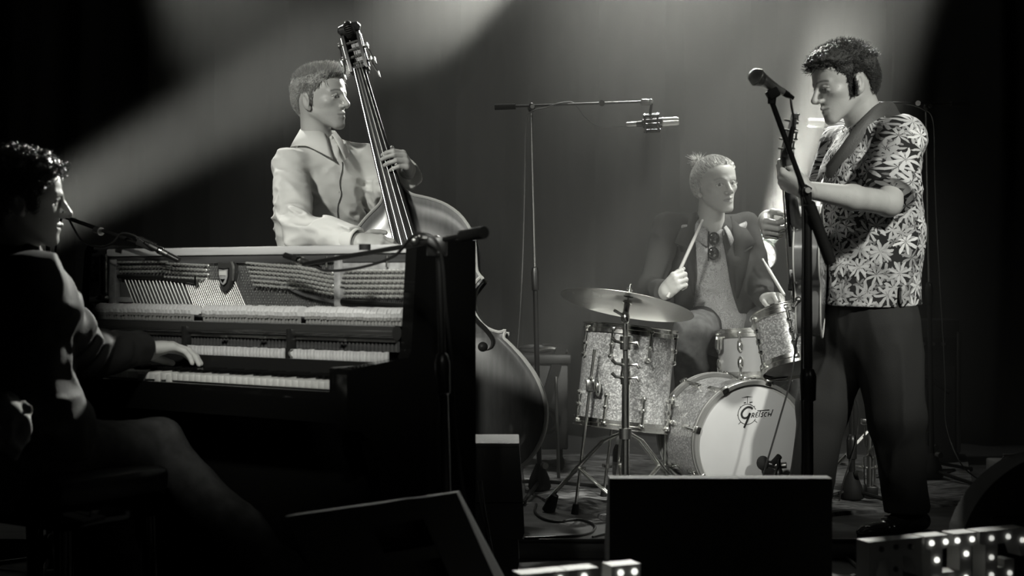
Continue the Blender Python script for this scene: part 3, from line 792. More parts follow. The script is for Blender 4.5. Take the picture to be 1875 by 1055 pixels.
# hi-hat stand: chrome rods glimpsed between the guitarist's legs
hh0 = floor_pt(1592, 915); HX, HY = hh0.x, hh0.y
hh = thing('hi_hat_stand', 'chrome hi-hat stand with looped wire pull frame between guitarist legs', 'stand', Vector((HX, HY, STAGE)))
MB().cyl((HX, HY, STAGE + 0.06), (HX, HY, 0.86), 0.012, n=12).build('tube', MAT['dull_steel'], hh)
s_ = HY / F_PX
def hp_(px, py): return W(px, py, HY - 0.02)
for sg in (-1, 1):
    MB().tube([hp_(1592 + sg * 3, 770), hp_(1592 + sg * 8.5, 782), hp_(1592 + sg * 8.5, 815), hp_(1592 + sg * 2.5, 824), hp_(1592 + sg * 2.5, 832), hp_(1592 + sg * 10.5, 838), hp_(1592 + sg * 9, 885), hp_(1592, 900)], 0.0035, 6).build('pull_wire', MAT['chrome'], hh)
MB().box(hp_(1590, 772), (0.06, 0.03, 0.025), b=0.004).ball(hp_(1603, 772), 0.01, 8).build('clamp', MAT['chrome'], hh)
MB().box((HX, HY - 0.02, STAGE + 0.03), (0.05, 0.06, 0.06), b=0.004).build('heel_plate', MAT['black_metal'], hh)
for k, (dx, dy) in enumerate(((-0.28, -0.05), (0.2, -0.14), (0.1, 0.3))):
    MB().tube([(HX, HY, 0.36), (HX + dx, HY + dy, STAGE + 0.012)], 0.008, 8).tube([(HX, HY, 0.2), (HX + dx * 0.5, HY + dy * 0.5, 0.225)], 0.006, 6).build('leg', MAT['chrome'], hh)
for dz in (0.0, 0.012):
    pass
hhc = Vector((HX, HY, 0.88))
for up, nm in ((1, 'top'), (-1, 'bottom')):
    q = MB().lathe([(0.006, up * 0.02), (0.03, up * 0.018), (0.05, up * 0.008), (0.11, up * 0.002), (0.178, -up * 0.001), (0.178, -up * 0.002), (0.11, up * 0.001), (0.05, up * 0.006), (0.006, up * 0.018)], hhc + V(0, 0, up * 0.006), (0, 0, 1), 48)
    solo(q, 'hi_hat_cymbal', MAT['cymbal'], 'bronze hi-hat cymbal, the %s one of the pair behind the guitarist' % ('upper' if up > 0 else 'lower'), 'cymbal', hhc + V(0, 0, up * 0.006), group='hi-hat cymbals')
# bass drum pedal, stool
st_ = thing('drum_stool', 'round padded drum stool under the drummer', 'stool', Vector((0.97, 6.58, STAGE)))
MB().lathe([(0.0, 0.585), (0.15, 0.585), (0.17, 0.60), (0.17, 0.64), (0.15, 0.66), (0.0, 0.665)], (0.97, 6.58, -0.085), (0, 0, 1), 32).build('seat', MAT['black_rubber'], st_)
MB().cyl((0.97, 6.58, 0.2), (0.97, 6.58, 0.51), 0.016).build('post', MAT['chrome'], st_)
for k in range(3):
    w = 0.4 + k * 2.094; MB().tube([(0.97, 6.58, 0.34), (0.97 + 0.2 * math.cos(w), 6.58 + 0.2 * math.sin(w), STAGE + 0.01)], 0.011, 8).build('leg', MAT['chrome'], st_)
# ------------------------------------------------------------------ rug, bottle, stage furniture
rugm = bpy.data.materials.new('woven_rug'); nt, p = nodes_of(rugm); MAT['rug'] = rugm
tc = nt.nodes.new('ShaderNodeTexCoord'); mp = nt.nodes.new('ShaderNodeMapping'); mp.inputs['Scale'].default_value = (3, 7, 1)
nt.links.new(tc.outputs['Object'], mp.inputs['Vector'])
ns = nt.nodes.new('ShaderNodeTexNoise'); ns.inputs['Scale'].default_value = 2.4; ns.inputs['Detail'].default_value = 6; ns.inputs['Distortion'].default_value = 1.5
nt.links.new(mp.outputs['Vector'], ns.inputs['Vector'])
rr = nt.nodes.new('ShaderNodeMapRange'); rr.inputs['From Min'].default_value = 0.35; rr.inputs['From Max'].default_value = 0.65; rr.inputs['To Min'].default_value = 0.04; rr.inputs['To Max'].default_value = 0.26
nt.links.new(ns.outputs['Fac'], rr.inputs['Value']); nt.links.new(rr.outputs['Result'], p.inputs['Base Color'])
p.inputs['Roughness'].default_value = 0.95; p.inputs['Specular IOR Level'].default_value = 0.1
edge = [(962, 903), (985, 912), (1012, 930), (1050, 938), (1085, 944), (1115, 956), (1200, 962), (1330, 962), (1450, 955), (1530, 946), (1620, 939), (1700, 932), (1790, 924)]
fe = spline([floor_pt(a, b) for a, b in edge], 6)
rx = MB(); n = len(fe); nb = 14; vs = []
for i, q in enumerate(fe):
    bx = 0.05 + (2.35 - 0.05) * i / (n - 1); by = 7.35
    for j in range(nb + 1):
        t = j / nb; h = 0.012 + 0.02 * math.exp(-((t - 0.015) / 0.02) ** 2) * (0.6 + 0.4 * math.sin(i * 0.9)) + 0.004 * math.sin(i * 0.7 + t * 9)
        if j == 0: h = 0.0
        if j == 1: t = 0.004
        vs.append((q.x + (bx - q.x) * t, q.y + (by - q.y) * t, STAGE + max(h, 0)))
fs = [(i * (nb + 1) + j, (i + 1) * (nb + 1) + j, (i + 1) * (nb + 1) + j + 1, i * (nb + 1) + j + 1) for i in range(n - 1) for j in range(nb)]
rx.add(vs, fs)
solo(rx, 'rug', MAT['rug'], 'worn patterned rug with wavy raised edge under the drum kit', 'rug', Vector((1.0, 6.4, STAGE)), angle=60)

bt = Vector((W(1134, 880, 6.42).x, 6.42, STAGE + 0.012))
bo = thing('beer_bottle', 'brown glass bottle with paper labels standing under the floor tom', 'bottle', bt)
MB().lathe([(0.0, 0), (0.03, 0), (0.031, 0.005), (0.031, 0.12), (0.028, 0.14), (0.014, 0.17), (0.0125, 0.21), (0.014, 0.212), (0.014, 0.222), (0.0, 0.222)], bt, (0, 0, 1), 20).build('glass', M('brown_glass', 0.02, 0.1, spec=0.7), bo)
MB().lathe([(0.0313, 0.03), (0.0315, 0.03), (0.0315, 0.085), (0.0313, 0.085)], bt, (0, 0, 1), 20).build('paper_label', M('paper_label', 0.3, 0.7, var=(60, 0.4, 1.2)), bo)
MB().lathe([(0.0165, 0.16), (0.0175, 0.16), (0.0145, 0.2), (0.0135, 0.2)], bt, (0, 0, 1), 20).build('neck_label', M('neck_label', 0.25, 0.7), bo)

# trolley trunk with cables behind the bass
MAT['case'] = M('black_case_laminate', 0.022, 0.5, bump=(200, 0.1))
tY = 6.75; tb = Vector((W(985, 880, tY).x, tY, STAGE))
tr = thing('equipment_trunk', 'black wheeled equipment trunk behind the double bass', 'trunk', tb)
x0, x1 = W(925, 800, tY).x, W(1046, 800, tY).x; zt = W(985, 662, tY).z
MB().box(((x0 + x1) / 2, tY + 0.2, (zt + 0.17) / 2 + 0.01), (x1 - x0 - 0.03, 0.4, zt - 0.17), b=0.008).build('body', MAT['case'], tr)
MB().box(((x0 + x1) / 2, tY + 0.19, zt + 0.012), (x1 - x0, 0.44, 0.045), b=0.01).build('lid', MAT['case'], tr)
MB().prism([(0, 0), (0.05, 0.0), (0.13, 0.28), (0.08, 0.28)], W(990, 738, tY - 0.012), (1, 0, 0), (0, 0, 1), (0, 1, 0), 0.012).build('corner_strap', MAT['black_metal'], tr)
wc = W(1000, 770, tY - 0.03); MB().ring(wc, (0, 1, 0), 0.055, 0.012, 32, 8).lathe([(0.0, 0), (0.03, 0), (0.03, 0.02), (0.0, 0.02)], wc, (0, 1, 0), 20).build('wheel', MAT['black_rubber'], tr)
for sx in (x0 + 0.05, x1 - 0.05):
    MB().ball((sx, tY + 0.05, STAGE + 0.04), (0.02, 0.04, 0.04), 12).cyl((sx, tY + 0.05, STAGE + 0.04), (sx, tY + 0.05, 0.19), 0.012).build('caster', MAT['black_rubber'], tr)
cl = []
for k in range(90):
    w = k / 89 * 2 * math.pi * 3.2
    cl.append(Vector((W(985, 640, tY).x + 0.085 * math.cos(w), tY + 0.12 + 0.06 * math.sin(w), zt + 0.045 + 0.006 * (k / 28.0) + 0.006 * math.sin(w * 2.3))))
solo(MB().tube(cl, 0.008, 8), 'cable', MAT['cable'], 'coiled black cable lying on top of the equipment trunk', 'cable', Vector((cl[0].x, tY, zt + 0.035)))
solo(MB().tube(spline([V(W(985, 650, tY).x, tY + 0.02, zt + 0.047), V(W(1008, 637, tY).x, tY + 0.01, zt + 0.06), V(W(1030, 648, tY).x, tY + 0.02, zt + 0.05), V(W(1038, 655, tY).x, tY + 0.03, zt + 0.045)], 6), 0.011, 8), 'cable_plug', MAT['dull_steel'], 'bright metal plug end resting on the trunk lid', 'plug', W(1010, 655, tY))
rd0 = floor_pt(1023, 880); solo(MB().cyl(rd0, W(1018, 690, rd0.y + 0.02), 0.008, n=10), 'steel_rod', MAT['dull_steel'], 'thin pale steel rod standing before the equipment trunk', 'rod', rd0)

# amplifier and short boom at the back right
aY = 7.05; ab = Vector((W(1695, 800, aY).x, aY, STAGE))
am = thing('guitar_amplifier', 'dark amplifier cabinet with small knobs behind the guitarist', 'amplifier', ab)
MB().box((ab.x, aY + 0.13, 0.43), (0.34, 0.26, 0.72), b=0.012).build('cabinet', MAT['case'], am)
MB().box((ab.x, aY - 0.004, 0.67), (0.30, 0.01, 0.07)).build('control_panel', MAT['black_metal'], am)
for k in range(5): MB().cyl((ab.x - 0.12 + 0.05 * k, aY - 0.008, 0.67), (ab.x - 0.12 + 0.05 * k, aY - 0.028, 0.67), 0.009, n=10).build('knob', MAT['dull_steel'], am)
MB().box((ab.x + 0.16, aY - 0.01, 0.43), (0.02, 0.015, 0.6), b=0.004).build('corner_trim', MAT['dull_steel'], am)
MB().box((ab.x, aY - 0.004, 0.33), (0.28, 0.01, 0.46)).build('speaker_cloth', M('speaker_cloth', 0.035, 0.95, bump=(500, 0.5)), am)
pp = [(0, 0.02), (0.02, 0.05), (0.045, 0.035), (0.06, 0.0), (0.05, -0.05), (0.028, -0.03), (0.005, -0.015)]
solo(MB().prism(pp, W(1668, 645, aY - 0.05), (1, 0, 0.0), (0.1, 0.1, 1), (0, 1, 0), 0.003), 'paper_note', M('pale_paper', 0.3, 0.8), 'crumpled pale paper stuck to the front of the amplifier', 'paper', W(1680, 660, aY - 0.05))
pY = 6.6; pb = Vector((W(1872, 885, pY).x, pY, STAGE))
pa = thing('small_amplifier', 'small pale ribbed amplifier on the floor by the side curtain', 'amplifier', pb)
h_ = W(1860, 848, pY).z
MB().box((pb.x, pY + 0.1, (h_ + STAGE) / 2), (0.21, 0.2, h_ - STAGE), b=0.01).build('cabinet', M('pale_vinyl', 0.3, 0.5), pa)
for k in range(8): MB().box((pb.x, pY - 0.004, STAGE + 0.03 + k * 0.011), (0.18, 0.01, 0.005)).build('front_rib', M('rib_grey', 0.2, 0.5) if k == 0 else bpy.data.materials['rib_grey'], pa)
MB().tube([(pb.x - 0.06, pY + 0.1, h_ - 0.002), (pb.x - 0.05, pY + 0.1, h_ + 0.02), (pb.x + 0.05, pY + 0.1, h_ + 0.02), (pb.x + 0.06, pY + 0.1, h_ - 0.002)], 0.006, 8).build('handle', MAT['black_rubber'], pa)

# LED floor lantern behind the drummer
pr = W(1391, 466, 6.95); pdir = Vector((0.10, -0.80, 0.62)).normalized()
lan = thing('stage_lantern', 'round LED stage lantern with lit lenses on a stand behind the drummer', 'stage light', Vector((pr.x, 7.0, STAGE)))
fdir = Vector((0.12, -0.93, 0.32)).normalized()
MB().lathe([(0.0, -0.16), (0.05, -0.16), (0.088, -0.10), (0.094, 0.0), (0.09, 0.006), (0.084, 0.004), (0.082, -0.012), (0.0, -0.012)], pr, fdir, 36).build('housing', MAT['black_metal'], lan)
fr_ = frame(fdir); lens_m = M('lit_lens', 0.8, 0.2, emit=1.3)
MB().lathe([(0.0, -0.011), (0.083, -0.011), (0.083, -0.006), (0.0, -0.006)], pr, fdir, 30).build('reflector', M('lit_reflector', 0.6, 0.4, emit=0.45), lan)
for k in range(19):
    if k == 0: c = (0, 0)
    elif k < 7: c = (0.033 * math.cos(k * math.pi / 3), 0.033 * math.sin(k * math.pi / 3))
    else: c = (0.065 * math.cos(k * math.pi / 6), 0.065 * math.sin(k * math.pi / 6))
    MB().ball(pr + fr_ @ Vector((c[0], c[1], -0.006)), (0.0145, 0.0145, 0.008), 12, fr_).build('lens', lens_m, lan)
yk = MB(); sx_ = fr_.col[0]
yk.box(W(1408, 505, 6.98), (0.03, 0.012, 0.2), Matrix.Rotation(0.1, 3, 'Y'), b=0.003).box(W(1371, 505, 6.98), (0.03, 0.012, 0.2), b=0.003).box(W(1390, 538, 6.98), (0.12, 0.03, 0.02), b=0.003)
yk.build('yoke', MAT['dull_steel'], lan)
MB().cyl((pr.x, 7.0, STAGE + 0.1), (pr.x, 7.0, W(1390, 540, 6.98).z), 0.016).build('stand_pole', MAT['black_metal'], lan)
for k in range(3):
    w = 0.5 + 2.094 * k; MB().tube([(pr.x, 7.0, 0.3), (pr.x + 0.25 * math.cos(w), 7.0 + 0.25 * math.sin(w), STAGE + 0.01)], 0.01, 8).build('stand_leg', MAT['black_metal'], lan)
b1 = spot('lantern_beam', pr + fdir * 0.06, pr + pdir * 3, 1900, 16, 0.8, 0.05)
# second lantern low behind the piano, throwing the left beam
pl = W(-650, 800, 6.0); pld = (W(340, 245, 6.5) - pl).normalized()
la2 = thing('stage_lantern', 'black floor lantern throwing the beam that passes behind the pianist', 'stage light', Vector((pl.x, 6.0, STAGE)))
MB().lathe([(0.0, -0.2), (0.06, -0.2), (0.09, -0.12), (0.1, 0.0), (0.094, 0.0), (0.09, -0.02), (0.0, -0.02)], pl, pld, 30).build('housing', MAT['black_metal'], la2)
MB().lathe([(0.0, -0.018), (0.088, -0.018), (0.088, -0.012), (0.0, -0.008)], pl, pld, 24).build('lens', lens_m, la2)
MB().box((pl.x, 6.0, STAGE + 0.015), (0.24, 0.2, 0.03), b=0.004).box(pl + V(0.0, 0.11, -0.1), (0.03, 0.012, 0.26), b=0.003).box(pl + V(0.0, -0.11, -0.1), (0.03, 0.012, 0.26), b=0.003).build('floor_bracket', MAT['black_metal'], la2)
b2 = spot('lantern_beam_piano_offscreen', pl + pld * 0.03, pl + pld * 3, 4200, 10, 0.9, 0.06)

# ------------------------------------------------------------------ microphone stands and microphones
def mic_stand(label, foot, top, legs_r=0.3, base='tripod', mats=None, split=0.45, r0=0.011, r1=0.008, ang0=0.6, nlegs=3, z0=STAGE):
    t = thing('microphone_stand', label, 'mic stand', Vector((foot.x, foot.y, z0)))
    low, up = mats or (MAT['black_metal'], MAT['black_metal'])
    f = Vector((foot.x, foot.y, z0 + 0.06)); top = Vector(top); mid = f + (top - f) * split
    MB().cyl(f, mid, r0, n=12).build('lower_tube', low, t)
    MB().cyl(mid - (top - f).normalized() * 0.02, top, r1, n=10).build('upper_tube', up, t)
    MB().lathe([(r0 * 0.9, -0.05), (r0 * 1.45, -0.045), (r0 * 1.6, 0.03), (r0 * 1.2, 0.05), (r1, 0.055)], mid, top - f, 14).build('clutch', low, t)
    MB().lathe([(0.0, 0.02), (0.045, 0.02), (0.05, 0.03), (0.042, 0.07), (0.02, 0.12), (0.016, 0.13)], Vector((foot.x, foot.y, z0)), (0, 0, 1), 20).build('hub', MAT['black_rubber'], t)
    MB().cyl(Vector((foot.x + 0.015, foot.y - 0.02, z0 + 0.125)), Vector((foot.x + 0.025, foot.y - 0.045, z0 + 0.125)), 0.014, n=12).build('hub_knob', MAT['dull_steel'], t)
    for k in range(nlegs):
        w = ang0 + k * 2 * math.pi / nlegs; d = Vector((math.cos(w), math.sin(w), 0))
        e = Vector((foot.x, foot.y, z0 + 0.012)) + d * legs_r
        q = MB().tube([Vector((foot.x, foot.y, z0 + 0.05)) + d * 0.03, e], 0.0085, 8).build('leg', MAT['black_metal'], t)
        MB().tube([e - d * 0.03, e + d * 0.005], 0.0115, 8).build('rubber_foot', MAT['black_rubber'], q)
    return t
def boom(t, pivot, a, b, r=0.007, weight=0.09, mat=None, wr=0.013):
    """boom arm from counterweight end a to tip b through the pivot"""
    a, b, pivot = Vector(a), Vector(b), Vector(pivot); d = (b - a).normalized()
    MB().cyl(a, b, r, n=10).build('boom_arm', mat or MAT['black_metal'], t)
    MB().cyl(a - d * 0.005, a + d * weight, wr, n=12).build('counterweight', MAT['black_rubber'], t)
    MB().ball(pivot, (0.018, 0.02, 0.022), 10).cyl(pivot + V(0, -0.035, 0), pivot + V(0, 0.02, 0), 0.013, n=12).build('boom_clutch', MAT['black_metal'], t)
    MB().cyl(pivot + V(0.004, -0.034, 0), pivot + V(0.004, -0.044, 0), 0.009, n=10).build('clutch_screw', MAT['steel'], t)
# overhead left
oY = 6.10; ft_ = floor_pt(990, 898); ft_.y = oY; ft_.x = W(988, 880, oY).x
ol_ = mic_stand('tall boom stand between bass and cymbal with large studio microphone', ft_, W(973, 205, oY), 0.34, mats=(MAT['black_metal'], MAT['dull_steel']), split=0.545, ang0=0.3, r1=0.0065)
boom(ol_, W(973, 197, oY), W(908, 196, oY), W(1190, 186, oY - 0.05), 0.0055, 0.085, MAT['black_metal'])
MB().box(W(1183, 187, oY - 0.05), (0.045, 0.022, 0.024), b=0.004).ball(W(1192, 185, oY - 0.075), 0.01, 8).build('boom_tip', MAT['steel'], ol_)
MB().cyl(W(1102, 189, oY - 0.06), W(1102, 189, oY - 0.09), 0.013, n=14).build('boom_knob', MAT['chrome'], ol_)
def studio_mic(label, c, d, s, body, hang):
    t = thing('studio_microphone', label, 'microphone', Vector(c))
    c, d = Vector(c), Vector(d).normalized(); up = V(0, 0, 1)
    MB().lathe([(0.0, -0.085 * s), (0.012 * s, -0.085 * s), (0.014 * s, -0.06 * s), (0.021 * s, -0.055 * s), (0.022 * s, 0.03 * s)], c, d, 24).build('body', MAT['black_metal'], t)
    MB().lathe([(0.022 * s, 0.03 * s), (0.0235 * s, 0.033 * s), (0.0235 * s, 0.036 * s), (0.022 * s, 0.038 * s), (0.0215 * s, 0.095 * s), (0.017 * s, 0.105 * s), (0.0, 0.107 * s)], c, d, 24).build('grille', body, t)
    MB().lathe([(0.01 * s, -0.13 * s), (0.0115 * s, -0.125 * s), (0.0115 * s, -0.085 * s)], c, d, 14).build('plug', MAT['steel'], t)
    for h in (-0.045, 0.012):
        MB().ring(c + d * h * s, d, 0.042 * s, 0.0045 * s, 28, 6).build('shock_mount_ring', MAT['black_metal'], t)
    for k in range(6):
        w = 0.5 + k * math.pi / 3; R_ = frame(d); o = R_ @ Vector((math.cos(w), math.sin(w), 0))
        MB().cyl(c + o * 0.041 * s + d * -0.052 * s, c + o * 0.041 * s + d * 0.02 * s, 0.0055 * s, n=8).build('shock_mount_post', MAT['black_metal'], t)
        MB().tube([c + o * 0.041 * s - d * 0.03 * s, c + o * 0.023 * s - d * 0.016 * s, c + o * 0.041 * s], 0.0018, 5).build('elastic', MAT['black_rubber'], t)
    MB().tube([c + (Vector(hang) - c).normalized() * 0.042 * s - d * 0.015, Vector(hang)], 0.007 * s, 8).build('swivel', MAT['black_metal'], t)
    return t
mc = W(1200, 225, oY - 0.05); studio_mic('large black studio microphone in a shock mount above the cymbal', mc, (1, -0.15, 0.05), 0.95, MAT['mic_silver'], W(1193, 190, oY - 0.05))
solo(MB().tube(spline([W(1160, 232, oY - 0.03), W(1130, 232, oY - 0.04), W(1095, 231, oY - 0.04), W(1072, 215, oY - 0.05), W(1056, 195, oY - 0.03), W(1045, 187, oY - 0.02), W(1020, 190, oY - 0.03), W(1000, 197, oY - 0.03), W(972, 205, oY - 0.03), W(963, 230, oY - 0.02), W(961, 330, oY), W(957, 480, oY), W(950, 600, oY), W(942, 700, oY), W(942, 860, oY), floor_pt(945, 900)], 8), 0.0032, 6), 'cable', M('grey_cable', 0.1, 0.5), 'thin grey cable drooping from the large studio microphone to the floor', 'cable', floor_pt(945, 900))
# overhead right
rY = 6.45; ft2 = Vector((W(1707, 880, rY).x, rY, STAGE))
or_ = mic_stand('tall thin boom stand behind the guitarist near the side curtain', ft2, W(1696, 205, rY), 0.34, mats=(MAT['black_metal'], MAT['dull_steel']), split=0.49, ang0=1.0, r1=0.006)
boom(or_, W(1697, 196, rY), W(1772, 191, rY), W(1520, 186, rY - 0.05), 0.005, 0.08)
MB().cyl(W(1681, 189, rY - 0.03), W(1681, 189, rY - 0.05), 0.012, n=12).build('boom_knob', MAT['chrome'], or_)
mc2 = W(1520, 226, rY - 0.05); studio_mic('pale silver studio microphone peeking out past the guitarist chin', mc2, (-1, -0.1, 0.03), 1.0, M('silver_basket', 0.62, 0.32, 0.85, bump=(700, 0.3)), W(1522, 188, rY - 0.05))
solo(MB().tube(spline([W(1545, 228, rY - 0.03), W(1600, 200, rY), W(1640, 188, rY), W(1690, 200, rY - 0.03), W(1709, 225, rY - 0.02), W(1712, 330, rY), W(1719, 480, rY), W(1727, 620, rY), W(1731, 700, rY), W(1733, 780, rY), W(1760, 850, rY - 0.1), floor_pt(1800, 885)], 8), 0.0032, 6), 'cable', bpy.data.materials['grey_cable'], 'thin cable hanging from the stand near the side curtain', 'cable', floor_pt(1800, 885))
# vocal stand
vY = 4.42; vf = Vector((W(1481, 900, vY).x, vY, 0.0))
vo_ = mic_stand('black boom stand holding the singer microphone before the guitarist', vf, W(1478, 352, vY), 0.32, split=0.5, r0=0.0165, r1=0.0145, ang0=0.9, z0=0.0)
boom(vo_, W(1472, 350, vY - 0.02), W(1520, 478, vY + 0.02), W(1413, 186, vY - 0.12), 0.0085, 0.2, wr=0.019)
MB().cyl(W(1470, 345, vY - 0.04), W(1482, 352, vY - 0.04), 0.016, n=12).build('boom_knob', MAT['black_metal'], vo_)
MB().ball(W(1487, 402, vY - 0.02), 0.008, 8).build('clutch_bolt', MAT['steel'], vo_)
MB().tube([W(1413, 190, vY - 0.12), W(1414, 165, vY - 0.12)], [0.012, 0.015], 12).box(W(1415, 172, vY - 0.12), (0.035, 0.04, 0.03), Matrix.Rotation(-0.5, 3, 'Y'), b=0.005).build('mic_clip', MAT['black_rubber'], vo_)
vm = thing('vocal_microphone', 'silver handheld vocal microphone clipped on the black boom stand', 'microphone', W(1405, 155, vY - 0.12))
g0 = W(1386, 141, vY - 0.14); g1 = W(1434, 169, vY - 0.10); gd = (g1 - g0).normalized()
MB().lathe([(0.0, -0.026), (0.012, -0.0245), (0.02, -0.018), (0.0255, -0.006), (0.0262, 0.002), (0.0245, 0.012), (0.02, 0.022)], g0, gd, 24).build('grille', MAT['mic_grille'], vm)
MB().ring(g0 + gd * 0.001, gd, 0.0262, 0.0022, 28, 6).build('grille_band', MAT['steel'], vm)
ln = (g1 - g0).length
MB().lathe([(0.02, 0.022), (0.0205, 0.026), (0.0175, 0.04), (0.0125, ln - 0.02), (0.0115, ln)], g0, gd, 20).build('handle', M('mic_handle', 0.65, 0.35, 0.8), vm)
MB().lathe([(0.0105, ln), (0.0105, ln + 0.018), (0.0085, ln + 0.022), (0.006, ln + 0.04)], g0, gd, 14).build('plug', MAT['black_metal'], vm)
solo(MB().tube(spline([g1 + gd * 0.03, W(1449, 192, vY - 0.09), W(1453, 220, vY - 0.08), W(1450, 255, vY - 0.06), W(1447, 285, vY - 0.04), W(1462, 330, vY - 0.05), W(1470, 400, vY - 0.03), W(1469, 560, vY - 0.03), W(1468, 700, vY - 0.03), W(1466, 900, vY - 0.03), Vector((vf.x - 0.1, vf.y - 0.05, 0.006))], 8), 0.0035, 8), 'cable', MAT['cable'], 'black cable running from the vocal microphone down its stand', 'cable', Vector((vf.x - 0.1, vf.y - 0.05, 0.0)))
# piano stands
pY2 = 4.80; pf = Vector((W(90, 900, pY2).x, pY2, 0.0))
pl_ = mic_stand('black boom stand behind the pianist with pencil microphone over bass strings', pf, W(88, 398, pY2), 0.24, split=0.6, ang0=0.7, z0=0.0)
tipL = W(282, 456, 4.50); boom(pl_, W(90, 392, pY2), W(48, 372, pY2 + 0.03), tipL, 0.0065, 0.08)
MB().cyl(W(176, 422, 4.64), W(185, 424, 4.62), 0.014, n=12).build('boom_knob', MAT['steel'], pl_)
MB().box(W(268, 447, 4.50), (0.06, 0.03, 0.03), Matrix.Rotation(0.4, 3, 'Y'), b=0.005).build('mic_clip', MAT['black_rubber'], pl_)
def pencil_mic(label, a, b, band=0.2):
    t = thing('pencil_microphone', label, 'microphone', Vector(a)); a, b = Vector(a), Vector(b); d = (b - a).normalized(); n_ = (b - a).length
    MB().lathe([(0.0, 0), (0.009, 0.0), (0.0105, 0.004), (0.0105, n_ * 0.62)], a, d, 16).build('body', MAT['dull_steel'], t)
    MB().lathe([(0.012, n_ * 0.3), (0.013, n_ * 0.32), (0.013, n_ * 0.42), (0.012, n_ * 0.44)], a, d, 16).build('ring', MAT['chrome'], t)
    MB().lathe([(0.0105, n_ * 0.62), (0.0095, n_ * 0.66), (0.0095, n_), (0.0, n_)], a, d, 16).build('capsule', MAT['black_metal'], t)
    MB().tube([a, a - d * 0.05], [0.008, 0.004], 10).build('plug', MAT['black_metal'], t)
    return t
pencil_mic('slim pencil microphone pointing at the bass strings of the piano', W(274, 449, 4.485), W(328, 477, 4.46))
solo(MB().tube(spline([W(264, 444, 4.48), W(245, 431, 4.50), W(222, 428, 4.53), W(205, 445, 4.55), W(180, 452, 4.60), W(150, 440, 4.66), W(128, 405, 4.69), W(118, 385, 4.73), W(108, 420, 4.77), W(100, 480, 4.80), W(104, 560, 4.82), W(100, 700, 4.84), Vector((pf.x + 0.06, pf.y + 0.03, 0.006))], 8), 0.0035, 8), 'cable', MAT['cable'], 'black cable looping below the boom behind the pianist', 'cable', Vector((pf.x + 0.06, pf.y + 0.03, 0)))
qY = 3.52; qf = Vector((W(826, 1000, qY).x, qY, 0.0))
pr_ = mic_stand('black boom stand in front of the piano side reaching over treble strings', qf, W(804, 466, qY), 0.2, split=0.70, r0=0.012, r1=0.0095, ang0=1.2, z0=0.0)
tipR = W(556, 484, 4.08); boom(pr_, W(800, 447, qY + 0.03), W(884, 426, qY - 0.14), tipR, 0.0068, 0.085, wr=0.0155)
MB().box(W(800, 452, qY), (0.05, 0.03, 0.05), b=0.006).build('boom_bracket', MAT['black_metal'], pr_)
for a_, b_, r_ in ((758, 441, 0.012), (768, 433, 0.007), (805, 463, 0.009)): MB().ball(W(a_, b_, qY + (0.05 if a_ < 800 else -0.03)), r_, 10).build('boom_knob', MAT['dull_steel'], pr_)
MB().cyl(W(668, 447, 3.83), W(668, 458, 3.83), 0.016, n=14).build('arm_knob', MAT['black_rubber'], pr_)
pencil_mic('slim pencil microphone on the boom above the treble strings', W(566, 483, 4.07), W(522, 468, 4.13))
solo(MB().tube(spline([W(572, 486, 4.05), W(600, 496, 3.98), W(660, 490, 3.82), W(720, 470, 3.66), W(752, 436, 3.52), W(772, 428, 3.46), W(797, 440, 3.45), W(810, 480, 3.465), W(816, 560, 3.475), W(826, 650, 3.48), W(832, 760, 3.48), W(846, 880, 3.47), W(862, 985, 3.45), Vector((-0.05, 3.42, 0.006))], 8), 0.004, 8), 'cable', MAT['cable'], 'black cable taped down the stand in front of the piano side', 'cable', Vector((-0.05, 3.42, 0)))
# short stand by the hi-hat
sY = 5.84; sf = Vector((W(1560, 900, sY).x, sY, STAGE))
sh = mic_stand('short black microphone stand between the guitarist legs', sf, W(1559, 728, sY), 0.24, split=0.45, r0=0.014, r1=0.011, ang0=1.41)
sm = thing('snare_microphone', 'small black microphone on the short stand by the hi-hat', 'microphone', W(1560, 725, sY))
MB().ball(W(1560, 718, sY - 0.01), 0.022, 14).build('grille', M('dark_grille', 0.06, 0.6, 0.6, bump=(700, 0.5)), sm)
MB().tube([W(1560, 722, sY - 0.01), W(1576, 672, sY + 0.02)], [0.014, 0.011], 12).build('body', MAT['dull_steel'], sm)
solo(MB().tube(spline([W(1567, 730, sY), W(1572, 752, sY), W(1571, 780, sY), W(1569, 800, sY - 0.026), W(1562, 830, sY - 0.03), W(1545, 880, sY - 0.05), floor_pt(1535, 925)], 6), 0.0032, 6), 'cable', MAT['cable'], 'black cable hugging the short microphone stand', 'cable', floor_pt(1535, 925))
# boom with drooping arm by the amplifier
kY = 6.75; kf = Vector((W(1700, 880, kY).x, kY, STAGE))
kd = mic_stand('low black boom stand with drooping arm in front of the dark amplifier', kf, W(1697, 703, kY), 0.22, split=0.5, ang0=0.2, mats=(MAT['black_metal'], MAT['black_metal']))
boom(kd, W(1697, 703, kY), W(1738, 718, kY - 0.04), W(1664, 667, kY + 0.02), 0.008, 0.09)
MB().cyl(W(1697, 703, kY - 0.05), W(1697, 703, kY - 0.02), 0.02, n=14).build('boom_knob', MAT['black_rubber'], kd)
